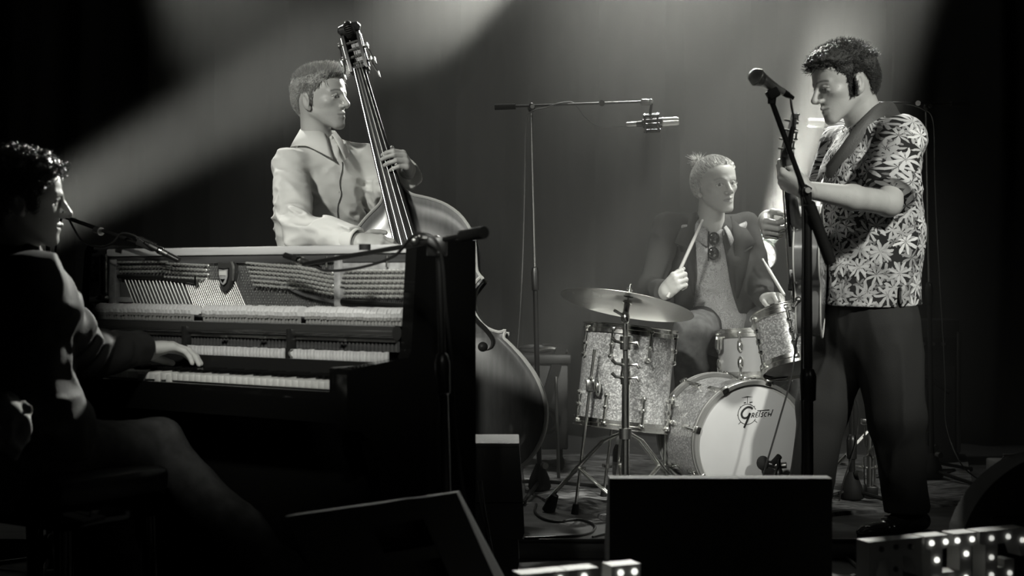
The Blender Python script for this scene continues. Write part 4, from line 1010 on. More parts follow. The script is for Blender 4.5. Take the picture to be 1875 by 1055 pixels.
# kick drum microphone
km = thing('kick_drum_microphone', 'black ball-shaped microphone in front of the bass drum head', 'microphone', W(1398, 850, 5.42))
MB().ball(W(1397, 848, 5.42), (0.025, 0.025, 0.028), 16).build('grille', M('foam_black', 0.012, 0.9, bump=(500, 0.6)), km)
MB().cyl(W(1408, 850, 5.42), W(1424, 853, 5.41), 0.014, n=14).build('body', MAT['black_metal'], km)
MB().cyl(W(1419, 852, 5.413), W(1428, 853, 5.407), 0.0145, n=14).cyl(W(1428, 853, 5.407), W(1440, 852, 5.40), 0.012, n=14).build('plug', MAT['dull_steel'], km)
kst = mic_stand('tiny black stand carrying the bass drum microphone', Vector((W(1424, 900, 5.385).x, 5.385, STAGE)), W(1426, 838, 5.385), 0.075, split=0.5, ang0=0.5)
MB().tube([W(1427, 836, 5.385), W(1416, 848, 5.408)], 0.012, 10).build('mic_clip', MAT['black_rubber'], kst)

# floor cable on the stage edge
fc = [(982, 924), (980, 938), (994, 950), (1020, 956), (1060, 952), (1088, 962), (1085, 974), (1062, 981), (1020, 984), (960, 986)]
solo(MB().tube(spline([floor_pt(a, b, STAGE + 0.005) for a, b in fc], 8), 0.0048, 8), 'cable', MAT['cable'], 'black cable snaking over the stage boards beside the rug', 'cable', floor_pt(1020, 956))
solo(MB().tube(spline([floor_pt(a, b, STAGE + 0.005) for a, b in [(1085, 984), (1105, 979), (1130, 975), (1180, 974)]], 8), 0.004, 8), 'cable', MAT['cable'], 'short black cable end along the stage front by the monitor', 'cable', floor_pt(1110, 978))

# ------------------------------------------------------------------ floor monitors
MAT['monitor'] = M('monitor_paint', 0.02, 0.65, spec=0.15, bump=(300, 0.15))
MAT['monitor_grey'] = MAT['monitor']
MAT['grille'] = M('monitor_grille', 0.05, 0.6, 0.5, bump=(420, 0.8))
MAT['grille_top'] = MAT['grille']
def hull_box(name, q, mat, parent):
    """q: 8 points, front 4 (ccw from top-left) then back 4"""
    fs = [(0, 1, 2, 3), (7, 6, 5, 4), (0, 4, 5, 1), (1, 5, 6, 2), (2, 6, 7, 3), (3, 7, 4, 0)]
    return MB().add(q, fs).build(name, mat, parent, smooth=False)
mY = 3.62; ml, mr_ = W(1116, 884, mY).x, W(1524, 878, mY).x; mz = W(1300, 882, mY).z
cm = thing('floor_monitor', 'big black wedge monitor with its plain back to the audience', 'speaker', Vector(((ml + mr_) / 2, mY, 0)))
prof = [(0.0, 0.0), (-0.0, mz), (0.055, mz + 0.002), (0.34, 0.09), (0.36, 0.0)]
MB().prism([(y, z) for y, z in prof], (ml, mY, 0), (0, 1, 0), (0, 0, 1), (1, 0, 0), mr_ - ml).build('cabinet', MAT['monitor'], cm, angle=20)
MB().box(((ml + mr_) / 2, mY + 0.028, mz + 0.004), (mr_ - ml, 0.056, 0.008), b=0.002).build('top_edge', MAT['grille_top'], cm)
dv = Vector((0, 0.285, 0.09 - mz)); L_ = dv.length
MB().box(Vector(((ml + mr_) / 2, mY + 0.2, (mz + 0.09) / 2 + 0.008)), (mr_ - ml - 0.02, 0.012, L_ - 0.02), frame(dv, (1, 0, 0))).build('grille', MAT['grille'], cm)
# pianist's wedge, tilted, with carrying handle
TL, TR, BR_ = W(522, 946, 3.02), W(836, 902, 3.24), W(900, 1046, 3.30)
ux = (TR - TL); wl = ux.length; ux.normalize(); uy = (BR_ - TR); uy -= ux * uy.dot(ux); uy.normalize(); uz = ux.cross(uy)
if uz.y > 0: uz = -uz
sk = (BR_ - TR).dot(ux) / (BR_ - TR).dot(uy)
Lf = 0.0
wm = thing('floor_monitor', 'tilted wedge monitor with recessed carrying handle beside the piano', 'speaker', Vector(((TL.x + TR.x) / 2, 3.1, 0)))
def WP(u, v, w=0.0): return TL + ux * (u * wl + v * sk) + uy * v + uz * w
vmax = 0.4
hole = (0.43, 0.74, 0.05, 0.235)
bkd = V(0, 0.16, -0.02)
def strip(u0, u1, v0, v1): 
    q = [WP(u0, v0), WP(u1, v0), WP(u1, v1), WP(u0, v1)]
    return q
pm = MB()
for a in ((0, 1, 0, hole[2]), (0, 1, hole[3], vmax), (0, hole[0], hole[2], hole[3]), (hole[1], 1, hole[2], hole[3])):
    pm.add(strip(*a), [(0, 1, 2, 3)])
c4 = [WP(0, 0), WP(1, 0), WP(1, vmax), WP(0, vmax)]; k4 = [c4[0] + bkd, c4[1] + bkd, c4[2] + V(0, 0.34, 0), c4[3] + V(0, 0.34, 0)]
pm.add(c4 + k4, [(0, 1, 5, 4), (1, 2, 6, 5), (2, 3, 7, 6), (3, 0, 4, 7), (4, 5, 6, 7)])
i4 = [WP(hole[0], hole[2]), WP(hole[1], hole[2]), WP(hole[1], hole[3]), WP(hole[0], hole[3])]; d4 = [WP(*h, -0.07) for h in ((hole[0], hole[2]), (hole[1], hole[2]), (hole[1], hole[3]), (hole[0], hole[3]))]
pm.build('cabinet', MAT['monitor_grey'], wm, smooth=False)
MB().add(i4 + d4, [(0, 1, 5, 4), (1, 2, 6, 5), (2, 3, 7, 6), (3, 0, 4, 7), (4, 5, 6, 7)]).build('handle_recess', MAT['black_rubber'], wm, smooth=False)
MB().add([WP(0.43, 0.115, -0.004), WP(0.74, 0.115, -0.004), WP(0.74, 0.145, -0.004), WP(0.43, 0.145, -0.004), WP(0.43, 0.115, -0.03), WP(0.74, 0.115, -0.03), WP(0.74, 0.145, -0.03), WP(0.43, 0.145, -0.03)], [(0, 1, 2, 3), (7, 6, 5, 4), (0, 4, 5, 1), (2, 6, 7, 3)]).build('handle_bar', MAT['monitor_grey'], wm, smooth=False)
lowz = min(q.z for q in c4); zz = []
hull_box('skid_base', [Vector((q.x, q.y, lowz + 0.02)) for q in (c4[3], c4[2], k4[2], k4[3])][:4] + [Vector((q.x, q.y, 0.0)) for q in (c4[3], c4[2], k4[2], k4[3])], MAT['black_satin'], wm)
# bassist's monitor standing on end
eY = 4.42; ex0, ex1 = -0.21, W(951, 830, eY).x; ez = W(915, 817, eY).z; ez2 = W(915, 920, eY).z; ez3 = W(915, 988, eY).z
em = thing('floor_monitor', 'grey monitor cabinet standing upright between piano and double bass', 'speaker', Vector(((ex0 + ex1) / 2, eY + 0.12, 0)))
MB().prism([(ex0, ez2), (ex1 + 0.012, ez2), (ex1, ez), (ex0, ez)], (0, eY, 0), (1, 0, 0), (0, 0, 1), (0, 1, 0), 0.24).build('cabinet', MAT['monitor'], em)
MB().box(((ex0 + ex1) / 2, eY + 0.12, ez + 0.004), (ex1 - ex0, 0.25, 0.012), b=0.003).build('top_edge', MAT['grille_top'], em)
MB().prism([(ex0, ez3), (ex1 + 0.008, ez3), (ex1 + 0.016, ez3 + 0.02), (ex1 + 0.012, ez2 - 0.003), (ex0, ez2 - 0.003)], (0, eY, 0), (1, 0, 0), (0, 0, 1), (0, 1, 0), 0.24).build('lower_cabinet', MAT['monitor_grey'], em)
MB().prism([(ex0, 0.0), (ex1 - 0.02, 0.0), (ex1 + 0.0, ez3 * 0.6), (ex1 - 0.005, ez3), (ex0, ez3)], (0, eY + 0.02, 0), (1, 0, 0), (0, 0, 1), (0, 1, 0), 0.2).build('foot', MAT['black_rubber'], em)
solo(MB().tube(spline([W(878, 880, 4.25), W(884, 930, 4.24), W(893, 980, 4.22), W(902, 1040, 4.2), Vector((-0.05, 4.2, 0.008))], 8), [0.008 + 0.00002 * i for i in range(33)], 10), 'cable', M('glossy_cable', 0.02, 0.15, spec=0.7), 'thick glossy black cable hanging behind the piano end', 'cable', Vector((-0.05, 4.2, 0)))
# round-shouldered monitor at the right edge
gY = 3.75; gp_ = [(1764, 972), (1778, 940), (1798, 908), (1822, 882), (1850, 860), (1876, 846), (1920, 835), (1980, 835)]
rm = thing('floor_monitor', 'black round-shouldered monitor behind the light-up letters', 'speaker', Vector((W(1850, 1000, gY).x, gY, 0)))
poly = [(W(a, b, gY).x, W(a, b, gY).z) for a, b in gp_]; poly = smooth2(poly, 4); poly += [(poly[-1][0], 0.0), (poly[0][0] - 0.02, 0.0)]
MB().prism(poly, (0, gY, 0), (1, 0, 0), (0, 0, 1), (0, 1, 0), 0.12).build('cabinet', MAT['monitor'], rm, angle=30)
MB().box((poly[-2][0] - 0.14, gY - 0.004, 0.22), (0.2, 0.01, 0.3), b=0.004).build('back_plate', MAT['black_metal'], rm)
# cable on the lower floor in front
solo(MB().tube(spline([floor_pt(1530, 1000, 0.006), floor_pt(1560, 1030, 0.006), floor_pt(1600, 1060, 0.006), floor_pt(1640, 1090, 0.006)], 6), 0.008, 8), 'cable', MAT['dull_steel'], 'pale cable running along the floor beside the back-turned monitor', 'cable', floor_pt(1580, 1045, 0.0))

# ------------------------------------------------------------------ light-up letters on a low shelf
MAT['letter'] = M('white_letter_plastic', 0.42, 0.5)
MAT['letter_face'] = M('letter_face', 0.2, 0.5)
MAT['bulb_on'] = M('lit_bulb', 0.8, 0.3, emit=1.3); MAT['bulb_dim'] = M('dim_bulb', 0.8, 0.3, emit=0.55); MAT['bulb_off'] = M('unlit_bulb', 0.05, 0.3)
ang = math.radians(24); ld = Vector((math.cos(ang), math.sin(ang), 0)); ln_ = Vector((math.sin(ang), -math.cos(ang), 0))
LT = Vector((W(1590, 995, 3.33).x, 3.33, 0)); LZ = W(1590, 993, 3.33).z; LH = 0.217; LS = 1.06
def lshape(polys, bulbs, u0, label, bm, name, mirror=False):
    """letter in local (u along the row, v up)"""
    o = LT + ld * u0; t = thing(name, label, 'letter', Vector((o.x, o.y, LZ - LH)), group='light-up letters')
    for pl_i, poly in enumerate(polys):
        nm = 'stroke'
        base_ = Vector((o.x, o.y, LZ - LH)) + ln_ * 0.0
        poly = [(u_ * LS, v_) for u_, v_ in poly]
        q = MB().prism(poly, base_ - ln_ * 0.045, ld, V(0, 0, 1), ln_, 0.045).build(nm, MAT['letter'], t, smooth=False)
    for u, v in bulbs:
        MB().ball(Vector((o.x, o.y, LZ - LH + v)) + ld * u * LS + ln_ * 0.002, 0.0068, 10).build('bulb', bm, t)
    return t
def rect(u0, u1, v0, v1): return [(u0, v0), (u1, v0), (u1, v1), (u0, v1)]
H_ = LH; s_t = 0.036
def letT(): return [[(0, H_), (0.15, H_), (0.15, H_ - 0.09), (0.135, H_ - 0.09), (0.118, H_ - 0.045), (0.095, H_ - 0.04), (0.095, 0.035), (0.115, 0.03), (0.115, 0), (0.035, 0), (0.035, 0.03), (0.055, 0.035), (0.055, H_ - 0.04), (0.034, H_ - 0.045), (0.016, H_ - 0.09), (0, H_ - 0.09)]]
def letH():
    return [[(0, H_), (0.066, H_), (0.066, H_ - 0.03), (0.05, H_ - 0.034), (0.05, H_ / 2 + 0.018), (0.1, H_ / 2 + 0.018), (0.1, H_ - 0.034), (0.084, H_ - 0.03), (0.084, H_), (0.15, H_), (0.15, H_ - 0.03), (0.135, H_ - 0.034),
             (0.135, 0.034), (0.15, 0.03), (0.15, 0), (0.084, 0), (0.084, 0.03), (0.1, 0.034), (0.1, H_ / 2 - 0.018), (0.05, H_ / 2 - 0.018), (0.05, 0.034), (0.066, 0.03), (0.066, 0), (0, 0), (0, 0.03), (0.015, 0.034), (0.015, H_ - 0.034), (0, H_ - 0.03)]]
def letE():
    return [[(0, H_), (0.14, H_), (0.14, H_ - 0.07), (0.126, H_ - 0.07), (0.112, H_ - 0.034), (0.055, H_ - 0.034), (0.055, H_ / 2 + 0.016), (0.075, H_ / 2 + 0.016), (0.075, H_ / 2 + 0.034), (0.105, H_ / 2 + 0.034), (0.105, H_ / 2 - 0.034), (0.075, H_ / 2 - 0.034), (0.075, H_ / 2 - 0.016), (0.055, H_ / 2 - 0.016), (0.055, 0.034), (0.112, 0.034), (0.126, 0.07), (0.14, 0.07), (0.14, 0), (0, 0), (0, 0.03), (0.018, 0.034), (0.018, H_ - 0.034), (0, H_ - 0.03)]]
def letI(): return [[(0, H_), (0.1, H_), (0.1, H_ - 0.03), (0.07, H_ - 0.036), (0.07, 0.036), (0.1, 0.03), (0.1, 0), (0, 0), (0, 0.03), (0.03, 0.036), (0.03, H_ - 0.036), (0, H_ - 0.03)]]
def letN():
    return [[(0, H_), (0.066, H_), (0.11, 0.075), (0.11, H_ - 0.034), (0.098, H_ - 0.03), (0.098, H_), (0.165, H_), (0.165, H_ - 0.03), (0.148, H_ - 0.034), (0.148, 0), (0.1, 0), (0.05, H_ - 0.07), (0.05, 0.034), (0.066, 0.03), (0.066, 0), (0, 0), (0, 0.03), (0.014, 0.034), (0.014, H_ - 0.034), (0, H_ - 0.03)]]
lshape(letT(), [(0.035, H_ - 0.02), (0.075, H_ - 0.018), (0.115, H_ - 0.02), (0.075, H_ - 0.07), (0.075, 0.07), (0.075, 0.02)], 0.0, 'white slab letter T with unlit bulbs on the shelf', MAT['bulb_off'], 'marquee_letter')
lshape(letH(), [(0.018, H_ - 0.016), (0.058, H_ - 0.016), (0.092, H_ - 0.016), (0.135, H_ - 0.016), (0.033, H_ - 0.058), (0.118, H_ - 0.05), (0.033, H_ / 2), (0.075, H_ / 2 - 0.003), (0.118, H_ / 2), (0.033, 0.05), (0.118, 0.05), (0.033, 0.015), (0.118, 0.015)], 0.167, 'white slab letter H with lit bulbs next to the T', MAT['bulb_on'], 'marquee_letter')
lshape(letE(), [(0.035, H_ - 0.018), (0.085, H_ - 0.018), (0.128, H_ - 0.03), (0.035, H_ - 0.065), (0.09, H_ / 2), (0.035, H_ / 2), (0.035, 0.05), (0.035, 0.016), (0.085, 0.016)], 0.334, 'white slab letter E with lit bulbs at the row end', MAT['bulb_dim'], 'marquee_letter')
lshape(letI(), [(0.018, H_ - 0.016), (0.05, H_ - 0.06), (0.085, H_ - 0.016), (0.05, 0.1), (0.05, 0.05), (0.05, 0.015)], -0.895, 'white slab letter I with lit bulbs standing next to the N', MAT['bulb_on'], 'marquee_letter')
lshape(letN(), [(0.035, H_ - 0.016), (0.118, H_ - 0.016), (0.15, H_ - 0.016), (0.033, 0.1), (0.128, 0.1), (0.075, 0.12), (0.033, 0.015)], -0.785, 'white slab letter N with lit bulbs in front of the monitor corner', MAT['bulb_on'], 'marquee_letter')
shc = LT + ld * -0.2 - ln_ * 0.022
tbl = thing('low_shelf', 'low black shelf carrying the row of light-up letters', 'shelf', Vector((shc.x, shc.y, 0)))
Rz = Matrix.Rotation(ang, 3, 'Z')
MB().box((shc.x, shc.y, LZ - LH - 0.0125), (1.6, 0.12, 0.025), Rz, b=0.003).build('board', MAT['black_satin'], tbl)
for s in (-0.75, 0, 0.75): MB().box(Vector((shc.x, shc.y, (LZ - LH - 0.025) / 2)) + ld * s, (0.03, 0.1, LZ - LH - 0.025), Rz).build('support', MAT['black_satin'], tbl)

# piano bench
bq = Vector((W(88, 860, 3.82).x, 3.82, 0)); bz = W(180, 856, 3.78).z
be = thing('piano_bench', 'black piano bench with padded leather seat under the pianist', 'bench', bq, -TH)
MB().box((0, 0, bz - 0.035), (0.56, 0.36, 0.07), b=0.02).build('cushion', M('black_leather', 0.03, 0.35, bump=(150, 0.2)), be, local=True)
MB().box((0, 0, bz - 0.1), (0.54, 0.34, 0.06), b=0.005).build('seat_frame', MAT['black_gloss'], be, local=True)
for sx in (-1, 1):
    for sy in (-1, 1): MB().tube([(sx * 0.24, sy * 0.14, bz - 0.12), (sx * 0.245, sy * 0.145, 0.0)], [0.026, 0.02], 10).build('leg', MAT['black_gloss'], be, local=True)
    MB().box((sx * 0.24, 0, 0.12), (0.025, 0.28, 0.03)).build('stretcher', MAT['black_gloss'], be, local=True)
# ------------------------------------------------------------------ guitar
MAT['guitar_wood'] = M('guitar_varnish', 0.16, 0.25, spec=0.6, coat=0.8, wave=((30, 4, 8), 0.8, 1.15))
MAT['guitar_edge'] = M('guitar_binding', 0.5, 0.4)
gup = Vector((-0.20, -0.74, 0.645)).normalized()
GL = Loc(W(1467, 568, 5.20), gup, (-0.955, 0.28, 0.0))
gh = [(0, 0), (0.08, 0.004), (0.15, 0.035), (0.19, 0.10), (0.195, 0.165), (0.165, 0.225), (0.135, 0.262), (0.13, 0.30), (0.142, 0.35), (0.135, 0.41), (0.1, 0.455), (0.05, 0.475), (0.03, 0.478)]
gol = mirror_outline(smooth2(gh, 4))
gt = thing('archtop_guitar', 'dark archtop guitar held neck-up by the man in floral shirt', 'guitar', GL(0, 0, 0))
plate_body(GL, gol, 0.085, 0.012, 'guitar', [MAT['guitar_wood'], MAT['guitar_edge']], gt, cx=0.23, edge=0.0028)
MB().box(GL(0, 0.60, 0.018), (0.05, 0.44, 0.008), GL.R()).build('fingerboard', MAT['ebony'], gt)
for k in range(17):
    MB().box(GL(0, 0.81 - 0.63 * (1 - 0.9439 ** (k + 1)), 0.0225), (0.049, 0.0018, 0.002), GL.R()).build('fret', MAT['steel'], gt)
MB().tube([GL(0, 0.46, -0.02), GL(0, 0.5, 0.0), GL(0, 0.62, 0.004), GL(0, 0.82, 0.002)], [0.03, 0.022, 0.02, 0.019], 12).build('neck', MAT['guitar_wood'], gt)
hp2 = [(-0.024, 0.0), (0.024, 0.0), (0.036, 0.03), (0.034, 0.15), (0.012, 0.162), (0, 0.156), (-0.012, 0.162), (-0.034, 0.15), (-0.036, 0.03)]
hd = (GL.y * 0.96 - GL.z * 0.24).normalized(); hn = (GL.z - hd * GL.z.dot(hd)).normalized()
MB().prism(hp2, GL(0, 0.815, 0.006), GL.x, hd, hn, 0.015).build('headstock', MAT['ebony'], gt)
for s in (-1, 1):
    for k in range(3):
        c = GL(0, 0.815, 0.006) + GL.x * s * 0.022 + hd * (0.035 + 0.042 * k)
        MB().cyl(c + hn * 0.012, c + hn * 0.034, 0.0035, n=8).cyl(c - hn * 0.012, c, 0.007, n=10).tube([c - hn * 0.008, c - hn * 0.008 + GL.x * s * 0.03], 0.003, 6).ball(c - hn * 0.008 + GL.x * s * 0.034, (0.007, 0.0075, 0.004), 8).build('tuning_peg', MAT['steel'], gt)
for k in range(6):
    u = k - 2.5
    MB().tube([GL(u * 0.009, 0.13, 0.035), GL(u * 0.007, 0.81, 0.027), GL(u * 0.007, 0.815, 0.026) + hd * 0.05], 0.0008, 4).build('string', MAT['string'], gt)
MB().box(GL(0, 0.17, 0.025), (0.09, 0.012, 0.022), GL.R(), b=0.003).build('bridge', MAT['ebony'], gt)
MB().prism([(-0.02, 0), (0.02, 0), (0.035, 0.1), (-0.035, 0.1)], GL(0, 0.01, 0.026), GL.x, GL.y, GL.z, 0.006).build('tailpiece', MAT['chrome'], gt)
for s in (-1, 1):
    MB().tube(spline([GL(s * 0.06, 0.28, 0.011), GL(s * 0.075, 0.25, 0.011), GL(s * 0.07, 0.2, 0.012), GL(s * 0.085, 0.15, 0.010), GL(s * 0.1, 0.13, 0.008)], 5), 0.006, 6).build('f_hole', MAT['black_satin'], gt)
MB().ball(GL(0.155, 0.25, -0.01), 0.012, 10).cyl(GL(0.15, 0.25, -0.01), GL(0.19, 0.25, 0.005), 0.006).build('strap_button', MAT['dull_steel'], gt)
solo(MB().tube(spline([GL(0.06, 0.012, -0.05), W(1462, 610, 5.22), W(1449, 690, 5.24), W(1424, 780, 5.25), W(1398, 872, 5.26), floor_pt(1385, 950)], 8), 0.0035, 8), 'cable', MAT['cable'], 'black guitar cable slanting across the bass drum head to the floor', 'cable', floor_pt(1385, 950))
# ------------------------------------------------------------------ smooth-surface toolkit for people and cloth
A3 = lambda v: np.array((v[0], v[1], v[2]), np.float32)
def _hash(ix, iy, iz, seed):
    h = (ix * 374761393 + iy * 668265263 + iz * 2147483647 + seed * 974634777) & 0xffffffff
    h = ((h ^ (h >> 13)) * 1274126177) & 0xffffffff
    return ((h ^ (h >> 16)) & 0xffff).astype(np.float32) / 65535.0
def noise3(P, s, seed=0):
    """value noise in 0..1; s may be a scalar or a per-axis scale"""
    Q = P * np.asarray(s, np.float32); i = np.floor(Q).astype(np.int64); f = Q - i; f = f * f * (3 - 2 * f)
    out = 0
    for dx in (0, 1):
        for dy in (0, 1):
            for dz in (0, 1):
                w = (f[:, 0] if dx else 1 - f[:, 0]) * (f[:, 1] if dy else 1 - f[:, 1]) * (f[:, 2] if dz else 1 - f[:, 2])
                out = out + w * _hash(i[:, 0] + dx, i[:, 1] + dy, i[:, 2] + dz, seed)
    return out
def d_rc(P, a, b, r1, r2):
    a = A3(a); ba = A3(b) - a; pa = P - a; l2 = float(ba @ ba) + 1e-12
    h = np.clip(pa @ ba / l2, 0, 1)
    return np.linalg.norm(pa - h[:, None] * ba, axis=1) - (r1 + (r2 - r1) * h)
def d_el(P, c, R, r):
    q = (P - A3(c))
    if R is not None: q = q @ np.array(R, np.float32)
    r = np.array(r, np.float32); k0 = np.linalg.norm(q / r, axis=1); k1 = np.linalg.norm(q / (r * r), axis=1) + 1e-9
    return k0 * (k0 - 1.0) / k1
def d_box(P, c, R, h):
    q = np.abs((P - A3(c)) @ np.array(R, np.float32)) - np.array(h, np.float32)
    return np.linalg.norm(np.maximum(q, 0), axis=1) + np.minimum(q.max(1), 0)
def d_erc(P, a, b, r1, r2, w, q):
    """round cone squashed by factor q along direction w"""
    a = A3(a); b = A3(b); w = A3(Vector(w).normalized()); k = 1.0 / q - 1.0
    P2 = P + ((P - a) @ w)[:, None] * w * k; b2 = b + ((b - a) @ w) * w * k
    return d_rc(P2, a, b2, r1, r2) * (0.5 + 0.5 * q)
class SDF:
    def __init__(s): s.ops = []
    def rc(s, a, b, r1, r2=None, k=0.02): s.ops.append(('u', lambda P: d_rc(P, a, b, r1, r1 if r2 is None else r2), k)); return s
    def el(s, c, r, R=None, k=0.02): s.ops.append(('u', lambda P: d_el(P, c, R, r), k)); return s
    def erc(s, a, b, r1, r2, w, q, k=0.03): s.ops.append(('u', lambda P: d_erc(P, a, b, r1, r2, w, q), k)); return s
    def fn(s, f, k=0.01): s.ops.append(('u', f, k)); return s
    def sub(s, f, k=0.01): s.ops.append(('s', f, k)); return s
    def cut(s, c, n): c = A3(c); n = A3(Vector(n).normalized()); s.ops.append(('i', lambda P: (P - c) @ n, 0)); return s
    def disp(s, f): s.ops.append(('d', f, 0)); return s
    def chain(s, pts, rs, k=0.02):
        for i in range(len(pts) - 1): s.rc(pts[i], pts[i + 1], rs[i], rs[i + 1], k)
        return s
    def __call__(s, P):
        d = None
        for t, f, k in s.ops:
            x = f(P)
            if d is None: d = x; continue
            if t == 'u': h = np.clip(0.5 + 0.5 * (d - x) / k, 0, 1); d = d + (x - d) * h - k * h * (1 - h)
            elif t == 's': x = -x; h = np.clip(0.5 - 0.5 * (d - x) / k, 0, 1); d = d + (x - d) * h + k * h * (1 - h)
            elif t == 'i': d = np.maximum(d, x)
            else: d = d - x
        return d
def surface(f, lo, hi, h, slack=0.02, B=6):
    """sparse surface nets: (verts, quads)"""
    lo = np.array(lo, np.float32) - 2 * h; hi = np.array(hi, np.float32) + 2 * h
    nb = np.ceil((hi - lo) / (h * B)).astype(int); n = nb * B + 1
    g = [lo[i] + (np.arange(nb[i]) + 0.5) * h * B for i in range(3)]
    C = np.stack(np.meshgrid(*g, indexing='ij'), -1).reshape(-1, 3).astype(np.float32)
    dc = f(C); act = np.abs(dc) < (h * B * 0.87 + slack)
    D = np.ones(tuple(n), np.float32)
    base = np.where(dc < 0, -1.0, 1.0).astype(np.float32).reshape(tuple(nb))
    D[:-1, :-1, :-1] = np.repeat(np.repeat(np.repeat(base, B, 0), B, 1), B, 2)
    bi = np.argwhere(act.reshape(tuple(nb))) * B
    o = np.stack(np.meshgrid(*[np.arange(B + 1)] * 3, indexing='ij'), -1).reshape(-1, 3)
    idx = (bi[:, None, :] + o[None]).reshape(-1, 3)
    lin = np.unique(np.ravel_multi_index(idx.T, tuple(n)))
    ii = np.stack(np.unravel_index(lin, tuple(n)), -1)
    D.reshape(-1)[lin] = f((lo + ii * h).astype(np.float32))
    S = D < 0
    c8 = np.zeros(tuple(n - 1), np.int8)
    for dx in (0, 1):
        for dy in (0, 1):
            for dz in (0, 1): c8 += S[dx:n[0] - 1 + dx, dy:n[1] - 1 + dy, dz:n[2] - 1 + dz]
    cells = np.argwhere((c8 > 0) & (c8 < 8))
    vid = -np.ones(tuple(n - 1), np.int64); vid[tuple(cells.T)] = np.arange(len(cells))
    acc = np.zeros((len(cells), 3)); cnt = np.zeros(len(cells))
    cor = [np.array((x, y, z)) for x in (0, 1) for y in (0, 1) for z in (0, 1)]
    for a in range(8):
        for b in range(a + 1, 8):
            if np.abs(cor[a] - cor[b]).sum() != 1: continue
            da = D[tuple((cells + cor[a]).T)]; db = D[tuple((cells + cor[b]).T)]
            m = (da < 0) != (db < 0); t = np.where(m, da / np.where(m, da - db, 1), 0)
            acc += np.where(m[:, None], cor[a] + (cor[b] - cor[a]) * t[:, None], 0); cnt += m
    verts = lo + (cells + acc / np.maximum(cnt, 1)[:, None]) * h
    quads = []
    for ax in range(3):
        sl0 = [slice(1, -1)] * 3; sl1 = [slice(1, -1)] * 3
        sl0[ax] = slice(0, -1); sl1[ax] = slice(1, None)
        a = S[tuple(sl0)]; b = S[tuple(sl1)]
        e = np.argwhere(a != b); o1 = np.ones(3, int); o1[ax] = 0; e = e + o1
        u, v = [(1, 2), (2, 0), (0, 1)][ax]; U = np.eye(3, dtype=int)[u]; Vv = np.eye(3, dtype=int)[v]
        q = np.stack([vid[tuple((e - U - Vv).T)], vid[tuple((e - Vv).T)], vid[tuple(e.T)], vid[tuple((e - U).T)]], -1)
        flip = ~S[tuple(e.T)]
        q[flip] = q[flip][:, ::-1]
        quads.append(q)
    quads = np.concatenate(quads); quads = quads[(quads >= 0).all(1)]
    return verts.astype(np.float32), quads
def np_mesh(name, parts, mat, parent, attrs=None):
    """parts: list of (verts, quads, tone or None)"""
    off = A3(org(parent)) if parent is not None else np.zeros(3, np.float32)
    vs = []; qs = []; tn = []; n = 0
    for p_ in parts:
        v, q = p_[0], p_[1]; vs.append(v - off); qs.append(q + n); n += len(v)
        tn.append(p_[2] if len(p_) > 2 and p_[2] is not None else np.ones(len(v), np.float32))
    vs = np.concatenate(vs); qs = np.concatenate(qs); tn = np.concatenate(tn)
    me = bpy.data.meshes.new(name); me.vertices.add(len(vs)); me.vertices.foreach_set('co', vs.astype(np.float32).ravel())
    me.loops.add(qs.size); me.loops.foreach_set('vertex_index', qs.ravel().astype(np.int32))
    me.polygons.add(len(qs)); me.polygons.foreach_set('loop_start', (np.arange(len(qs)) * 4).astype(np.int32))
    me.update(calc_edges=True); me.validate()
    at = me.attributes.new('tone', 'FLOAT', 'POINT'); at.data.foreach_set('value', tn.astype(np.float32))
    for k, a in (attrs or {}).items():
        at = me.attributes.new(k, 'FLOAT_VECTOR', 'POINT'); at.data.foreach_set('vector', a.astype(np.float32).ravel())
    me.materials.append(mat); me.shade_smooth()
    o = bpy.data.objects.new(name, me); COL.objects.link(o)
    if parent is not None: o.parent = parent
    return o
def bounds(pts, m):
    p = np.array([tuple(q) for q in pts]); return p.min(0) - m, p.max(0) + m
def trace(f, o, d, n=60):
    """march from o along d to the surface"""
    o = Vector(o); d = Vector(d).normalized(); t = 0.0
    for _ in range(n):
        if t > 2.0: return None
        s = float(f(np.array([tuple(o + d * t)], np.float32))[0])
        if s < 0.0006: break
        t += max(s * 0.7, 0.0008)
    return o + d * t if t < 2.0 else None
def folds(P, sc, amp, seed=0, dirs=None):
    q = P if dirs is None else P @ np.array(dirs, np.float32)
    a = noise3(q, sc, seed) + 0.35 * (noise3(q, np.asarray(sc) * 2.3, seed + 5) - 0.5)
    r = 1 - np.abs(2 * a - 1)
    return amp * (2.0 * r - 1.0 + 1.6 * np.clip(r - 0.72, 0, 1))

def tone_mat(name, col, rough, bump=None, spec=0.4, sss=0.0):
    m = M(name, col, rough, spec=spec, bump=bump); nt, p = nodes_of(m)
    at = nt.nodes.new('ShaderNodeAttribute'); at.attribute_name = 'tone'
    mx = nt.nodes.new('ShaderNodeMix'); mx.data_type = 'RGBA'; mx.blend_type = 'MULTIPLY'; mx.inputs[0].default_value = 1.0
    mx.inputs[6].default_value = (col, col, col * 0.97, 1); nt.links.new(at.outputs['Fac'], mx.inputs[7]); nt.links.new(mx.outputs[2], p.inputs['Base Color'])
    if sss: p.inputs['Subsurface Weight'].default_value = sss; p.inputs['Subsurface Radius'].default_value = (0.006, 0.006, 0.006)
    return m
MAT['skin'] = tone_mat('skin', 0.40, 0.42, bump=(260, 0.1), spec=0.35)

